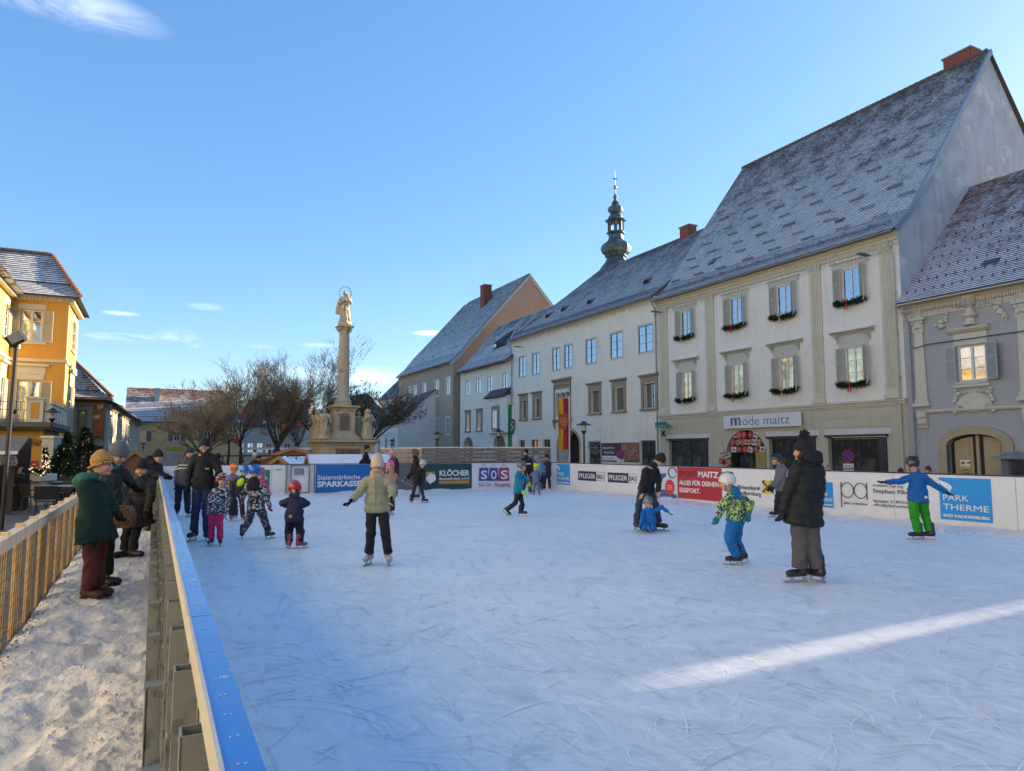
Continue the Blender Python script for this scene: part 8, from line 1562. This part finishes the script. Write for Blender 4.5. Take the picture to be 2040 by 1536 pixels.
# ---- centre and corner
teal = cloth('teal_jacket', (.0, .20, .30)); limeg = cloth('lime_gloves', (.30, .60, .03))
person('child in teal jacket, grey helmet and lime gloves striding to the right', Q4, (1555, 686), (1553, 283), (1522, 345), (1520, 480), [(1532, 425, -.15), (1555, 480, -.2)], [(1578, 375, .1), (1598, 412, .05)], [(1500, 575, 0), (1553, 590, .05)], [(1438, 628, .05), (1545, 655)], 72, 84, 8, s=.82, hs=.93, jk=teal, fat=1.12, hat=('helmet', M('helmet_grey', (.10, .10, .11), .3, coat=.4)), glove=limeg, snap=(0, 1), fdir=(80, 85), hem=(1520, 495))
person('man in black jacket with white print and black cap helping children in the rink corner', Q4, (1585, 505), (1583, 170), (1587, 215), (1600, 335), [(1560, 270, -.1), (1590, 340, -.2)], [(1630, 270, -.05), (1640, 330, -.2)], [(1575, 420), (1622, 420)], [(1560, 478), (1615, 478)], 15, 20, 25, jk=blk, tr=cloth('dark_grey_trousers', (.05, .05, .055)), fat=1.05, hat=('cap', blk), extra=logo(white_paint, .1, .02, (0, .62)))
person('small child in denim overalls and lime yellow helmet in the rink corner', Q4, (1668, 519), (1668, 283), (1665, 325), (1665, 405), [(1700, 350, 0), (1695, 390, .1)], [(1625, 350), (1612, 355, .05)], [(1688, 455), (1650, 455)], [(1690, 492), (1645, 492)], 178, 178, 5, s=.64, hs=.85, jk=pattern('denim_print', [(.08, .12, .22), (.16, .2, .3)], 30), tr=pattern('denim_print', [(.08, .12, .22), (.16, .2, .3)], 30), fat=1.2, legw=1.2, hat=('helmet', M('helmet_lime', (.42, .60, .02), .3)), glove=blk, bt=bootr)
person('child in light blue vest and grey helmet standing deepest in the rink corner', Q4, (1700, 478), (1668, 215), (1695, 258), (1700, 345), [(1735, 290), (1735, 330)], [(1665, 290), (1670, 330)], [(1715, 400), (1690, 400)], [(1715, 450), (1690, 450)], -150, -110, 10, s=.78, hs=.9, jk=pattern('sky_blue_patch', [(.15, .32, .5), (.05, .06, .1)], 8), tr=blk, hat=('helmet', M('helmet_mid_grey', (.22, .23, .26), .35)), glove=cloth('blue_gloves', (.02, .15, .5)), fat=1.1)
person('boy in dark snowsuit and black hat leaning at the corner board', Q4, (1752, 472), (1752, 210), (1755, 250), (1752, 345), [(1725, 290, -.1), (1705, 270, -.15)], [(1778, 290), (1782, 340)], [(1735, 400), (1772, 400)], [(1732, 445), (1775, 445)], -30, -60, 5, s=.84, hs=.92, jk=cloth('charcoal_suit', (.03, .03, .035)), tr=cloth('charcoal_suit', (.03, .03, .035)), fat=1.1, legw=1.1, glove=blk)
# ---- right half of the ice
person('man in black jacket and black beanie bending down to hold up a small child', Q8, (445, 775), (525, 222), (462, 285), (420, 430), [(395, 400, -.15), (385, 485, -.3)], [(520, 375, 0), (517, 465, -.1)], [(365, 565, -.1), (492, 560, 0)], [(350, 700), (522, 700)], 38, 55, 48, s=1.03, jk=blk, tr=denim, fat=1.08, hat=('beanie', cloth('black_knit', (.012, .012, .013))), hem=(418, 465), bt=bootk, curl=.4)
bsuit = cloth('blue_snowsuit', (.005, .12, .42)); ng = M('glove_black_lime', (.02, .02, .02), .8, 0, 1, 0, c2=(.55, .75, .0), c2s=18, c2t=.5)
person('small child in blue snowsuit and grey helmet slumped on the ice', Q8, (440, 785), (436, 553), (440, 610), (448, 700), [(392, 665, -.1), (375, 745, -.15)], [(545, 590, -.1), (595, 632, -.2)], [(405, 755, -.2), (470, 755, -.15)], [(410, 750, .15), (462, 755, .2)], 5, 5, 25, s=.62, hs=.84, jk=bsuit, tr=bsuit, fat=1.25, legw=1.25, hat=('helmet', M('helmet_stone_grey', (.24, .24, .23), .6)), glove=ng, bt=M('boot_black_orange', (.03, .03, .03), .4, 0, 1, 0, c2=(.6, .12, .02), c2s=12, c2t=.52), snap=(0, 0), D=float(onZ(*Q8(440, 775))@FH)-.35)
pat = pattern('lime_navy_camo', [(.008, .05, .10), (.35, .62, .03), (.008, .05, .10), (.6, .62, .3)], 17)
def bhood(T, d): S_ = SD(); c = d['nk']-d['fw']*.07*d['s']-d['up']*.05*d['s']; S_.tor(c-d['up']*.08*d['s'], c+d['up']*.06*d['s'], d['lf'], .13*d['s'], .08*d['s'], .1*d['s'], .07*d['s'], cap=.04); sobj('hood', S_, cloth('blue_hood', (.005, .14, .38)), T, .014)
person('child in lime and navy camouflage jacket, blue trousers and white helmet', Q8, (1150, 1045), (1052, 400), (1105, 480), (1128, 670), [(1232, 565, -.05), (1222, 630, -.1)], [(1012, 580, -.1), (980, 668, -.15)], [(1125, 835, .1), (1068, 830, -.1)], [(1165, 955, .05), (1128, 985)], -135, -125, 12, s=.87, hs=.95, jk=pat, tr=cloth('blue_trousers', (.005, .15, .42)), fat=1.15, legw=1.2, hem=(1128, 690), hat=('helmet', M('helmet_white', (.62, .62, .6), .3, coat=.3)), glove=cloth('blue_gloves2', (.01, .14, .25)), extra=bhood, fdir=(-85, -95), snap=(0, 1))
person('teenager in grey jacket and black ski helmet passing close to the far side board', Q8, (1445, 670), (1437, 222), (1478, 275), (1478, 440), [(1440, 375, .1), (1400, 430, .05)], [(1470, 375, -.1), (1418, 435, -.15)], [(1442, 545), (1455, 550)], [(1438, 630), (1450, 630)], -80, -88, 10, s=.93, hs=.97, jk=cloth('mid_grey_jacket', (.13, .13, .145)), tr=blk, fat=1.1, hat=('helmet', M('helmet_black', (.012, .012, .014), .25, coat=.5)), glove=blk, hem=(1480, 460))
cq = M('black_puffer', (.007, .007, .008), .7, .2, 5, .3, 40); wg = cloth('grey_wide_trousers', (.085, .08, .078), .1)
person('woman in long black quilted coat, bobble hat and wide grey trousers', Q8, (1680, 1178), (1648, 152), (1682, 262), (1655, 600), [(1775, 430, -.05), (1768, 560, .12)], [(1545, 430, -.05), (1492, 610, -.05)], [(1715, 850), (1625, 850)], [(1762, 1075), (1622, 1090)], -162, -125, 5, s=1.05, hs=1.05, jk=cq, tr=wg, fat=1.3, quilt=1, flare=1.12, legw=1.35, hem=(1645, 725), hat=('beanie', cloth('black_knit2', (.012, .012, .013), .2, .8)), hatpom=True, hair=(M('dark_hair', (.02, .012, .01)), .06, 1), glove=blk, fdir=(-150, -75), hood=1.4, extra=None)
person('child in bright blue jacket, green trousers and black helmet, both arms outstretched', ZP, (1000, 1100), (903, 335), (950, 445), (965, 660), [(1130, 545, -.05), (1232, 605, -.1)], [(768, 508, 0), (640, 512, 0)], [(1035, 850, .05), (925, 850, -.05)], [(1085, 1045), (965, 1035)], 175, -160, 5, s=.93, hs=.97, jk=cloth('royal_blue_jacket', (.005, .11, .36)), tr=cloth('green_trousers', (.02, .26, .01)), fat=1.12, legw=1.2, hem=(965, 710), hat=('helmet', M('helmet_black', (.012, .012, .014))), glove=cloth('black_gloves', (.012, .012, .012)), curl=.25, fdir=(-120, -100), extra=lambda T, d: [MB().ball(tuple(d['P']-d['fw']*.15-d['lf']*.07), .028, 8, 5).obj('back_badge', white_paint, T)])
for (x, y, c, hc, lb, sc) in ((65, 362, (.02, .1, .3), (.2, .2, .2), 'onlooker in grey knit hat and blue jacket behind the board by the shop window', .9), (785, 412, (.08, .02, .03), (.1, .015, .02), 'onlooker of whom only a dark red hat shows above the white board', .88), (1065, 390, (.1, .03, .03), (.12, .03, .035), 'onlooker in maroon knit hat behind the board left of the arched gate', .95)):
    Dk = 24.; h0 = atD(*ZP(x, y), Dk)[2]; yy = lambda z: (HC+(898-0)/F_*0, z)
    zpx = lambda z: 860+0
    def back(z): 
        a, b = ZP(x, y)[0], None; lo2, hi2 = ZP(x, y)[1], 1300
        for _ in range(30):
            m2 = (lo2+hi2)/2
            if atD(a, m2, Dk)[2] > z: lo2 = m2
            else: hi2 = m2
        return ((lo2-860)*5.1)
    person(lb, ZP, (x, back(-.42)), (x, y), (x, back(h0-.24)), (x, back(h0-.72)), [(x-35, back(h0-.5)), (x-30, back(h0-.72))], [(x+35, back(h0-.5)), (x+30, back(h0-.72))], [(x-14, back(h0-1.0)), (x+14, back(h0-1.0))], [(x-14, back(-.3)), (x+14, back(-.3))], -70, -80, 5, s=.85, jk=cloth('onlooker_%d' % x, c), hat=('beanie', cloth('onlooker_hat_%d' % x, hc)), D=Dk, gz=-.42, beh=1, skate=False, grp='onlookers outside the rink')
# ---- spectators on the snowy walkway
leo = pattern('leopard_knit', [(.50, .28, .08), (.03, .018, .01), (.50, .28, .08)], 46, (1, 1, 1), .4); teddy = M('teddy_green', (.003, .030, .024), .95, .3, 9, .7, 120)
def greenx(T, d):
    S_ = SD(); c = d['nk']; s = d['s']; RH = d['RH']; fw, lf, up = d['fw'], d['lf'], d['up']
    for k2 in range(7): a0, a1 = .9+k2*.68, .9+(k2+1)*.68; g = lambda t: c-up*(.03-.02*math.cos(t))*s+fw*.10*math.cos(t)*s+lf*.13*math.sin(t)*s-fw*.05*s; S_.cone(g(a0), g(a1), .05*s, .05*s)
    S_.ell(c-fw*.19*s-up*.07*s, (.11*s, .12*s, .10*s)); sobj('hood', S_, M('teddy_sunlit_hood', (.012, .13, .10), .95, .3, 9, .7, 120), T, .0125, wob=.006, wf=25)  # hood lighter than the coat: sunlight on it put into the colour
person('woman in dark green teddy coat, leopard knit hat and maroon trousers on the walkway', QL, (770, 1412), (822, 345), (760, 478), (762, 850), [(705, 690, -.17), (765, 905, -.15)], [(870, 620, .12), (930, 720, .15)], [(735, 1150, -.08), (785, 1140, .08)], [(715, 1350, -.06), (790, 1330, .08)], 82, 98, 8, s=.98, hs=1.05, jk=teddy, tr=cloth('maroon_trousers', (.10, .022, .022)), fat=1.32, flare=1.1, hem=(780, 960), hat=('beanie', leo), scarf=pattern('check_scarf', [(.05, .05, .05), (.3, .25, .2)], 40), glove=blk, bt=M('shoe_brown', (.06, .03, .02), .7), skate=False, extra=greenx, legw=1.15, fdir=(80, 85), h=.0125, grp='spectators on the snowy walkway')
navj = cloth('navy_anorak', (.015, .018, .026))
person('man in grey wool hat and teal scarf bending forward behind the green coat', QL, (850, 1318), (945, 262), (865, 365), (855, 700), [(930, 470, -.1), (940, 610, -.1)], [(1000, 430, .1), (1062, 500, .1)], [(850, 980), (870, 980)], [(840, 1230), (860, 1240)], 68, 80, 32, s=1.06, hs=1.08, jk=navj, tr=blk, fat=1.2, hat=('beanie', cloth('grey_knit', (.13, .135, .15), .2, .8)), scarf=cloth('teal_scarf', (.02, .14, .17)), hood=1.2, glove=blk, skate=False, bt=bootk, grp='spectators on the snowy walkway')
pk = M('black_puffer2', (.010, .009, .008), .75, .2, 5, .3, 40)
person('woman in black knee-length puffer coat and black beanie looking down at the snow', QL, (1010, 1088), (1140, 378), (1128, 468), (1110, 700), [(990, 590, -.1), (1030, 660, -.22)], [(1215, 600, -.05), (1180, 720, -.15)], [(1010, 930), (1085, 930)], [(1000, 1040), (1075, 1035)], 15, 12, 16, s=.97, hs=1.03, jk=pk, tr=blk, fat=1.3, quilt=1, flare=1.08, hem=(1100, 835), hat=('beanie', cloth('black_knit', (.012, .012, .013))), glove=blk, skate=False, bt=bootk, fdir=(-30, 80), legw=.92, grp='spectators on the snowy walkway')
person('man with glasses in black hooded jacket leaning an arm over the board', QL, (1195, 870), (1272, 282), (1222, 345), (1185, 560), [(1255, 430, -.1), (1300, 440, -.15)], [(1290, 420, .05), (1335, 438, .0)], [(1185, 700), (1205, 700)], [(1180, 810), (1205, 810)], 55, 70, 12, s=1.02, hs=1.0, jk=cloth('black_hooded', (.012, .011, .011)), tr=blk, fat=1.2, hood=1.3, glasses=True, glove=blk, skate=False, grp='spectators on the snowy walkway', curl=.2)
person('person in dark clothes standing in the shade of the drinks stall', QL, (175, 640), (175, 400), (170, 440), (175, 520), [(145, 480), (130, 500)], [(200, 480), (205, 520)], [(165, 570), (185, 570)], [(165, 615), (185, 615)], -60, -60, 10, s=.95, jk=blk, hat=('none', None), hair=(M('dark_hair', (.02, .012, .01)), 0, 1), D=20.8, gz=-.08, beh=1, skate=False, grp='spectators on the snowy walkway')
p = onZ(*Q2(365, 985)); T = thing('skating_aid', 'blue skating aid with lime green top pushed along behind the tall man', 'skating aid', (float(p[0]), float(p[1]), 0), -YAW); q = MB(); q.ext([(-.2, .02), (.2, .02), (.16, .32), (-.16, .32)], 'y', -.18, .18); q.obj('base', M('aid_blue', (.01, .14, .5), .4), T); q = MB(); q.ext([(-.13, .322), (.13, .322), (.07, .62), (-.05, .62)], 'y', -.12, .12); q.obj('top', M('aid_lime', (.35, .7, .05), .5), T); q = MB(); [q.box(-.2, .22, s_*.15-.02, s_*.15+.02, 0, .02) for s_ in (-1, 1)]; q.obj('runner', blackmetal, T)
# leopard handbag carried by the black puffer coat woman
p = atD(*QL(968, 765), 8.6); T = thing('handbag', 'leopard print handbag hanging between the green coat and the black puffer coat', 'handbag', tuple(p), -YAW); q = MB(); q.ext([(-.14, -.13), (.14, -.13), (.17, .0), (.12, .13), (-.12, .13), (-.17, .0)], 'y', -.06, .06); q.obj('pouch', pattern('leopard_bag', [(.25, .13, .07), (.04, .015, .015)], 40), T, smooth='auto'); q = MB(); q.tube([(-.1, 0, .12), (-.08, 0, .3), (0, 0, .36), (.08, 0, .3), (.1, 0, .12)], .009, 6); q.obj('strap', blackmetal, T)
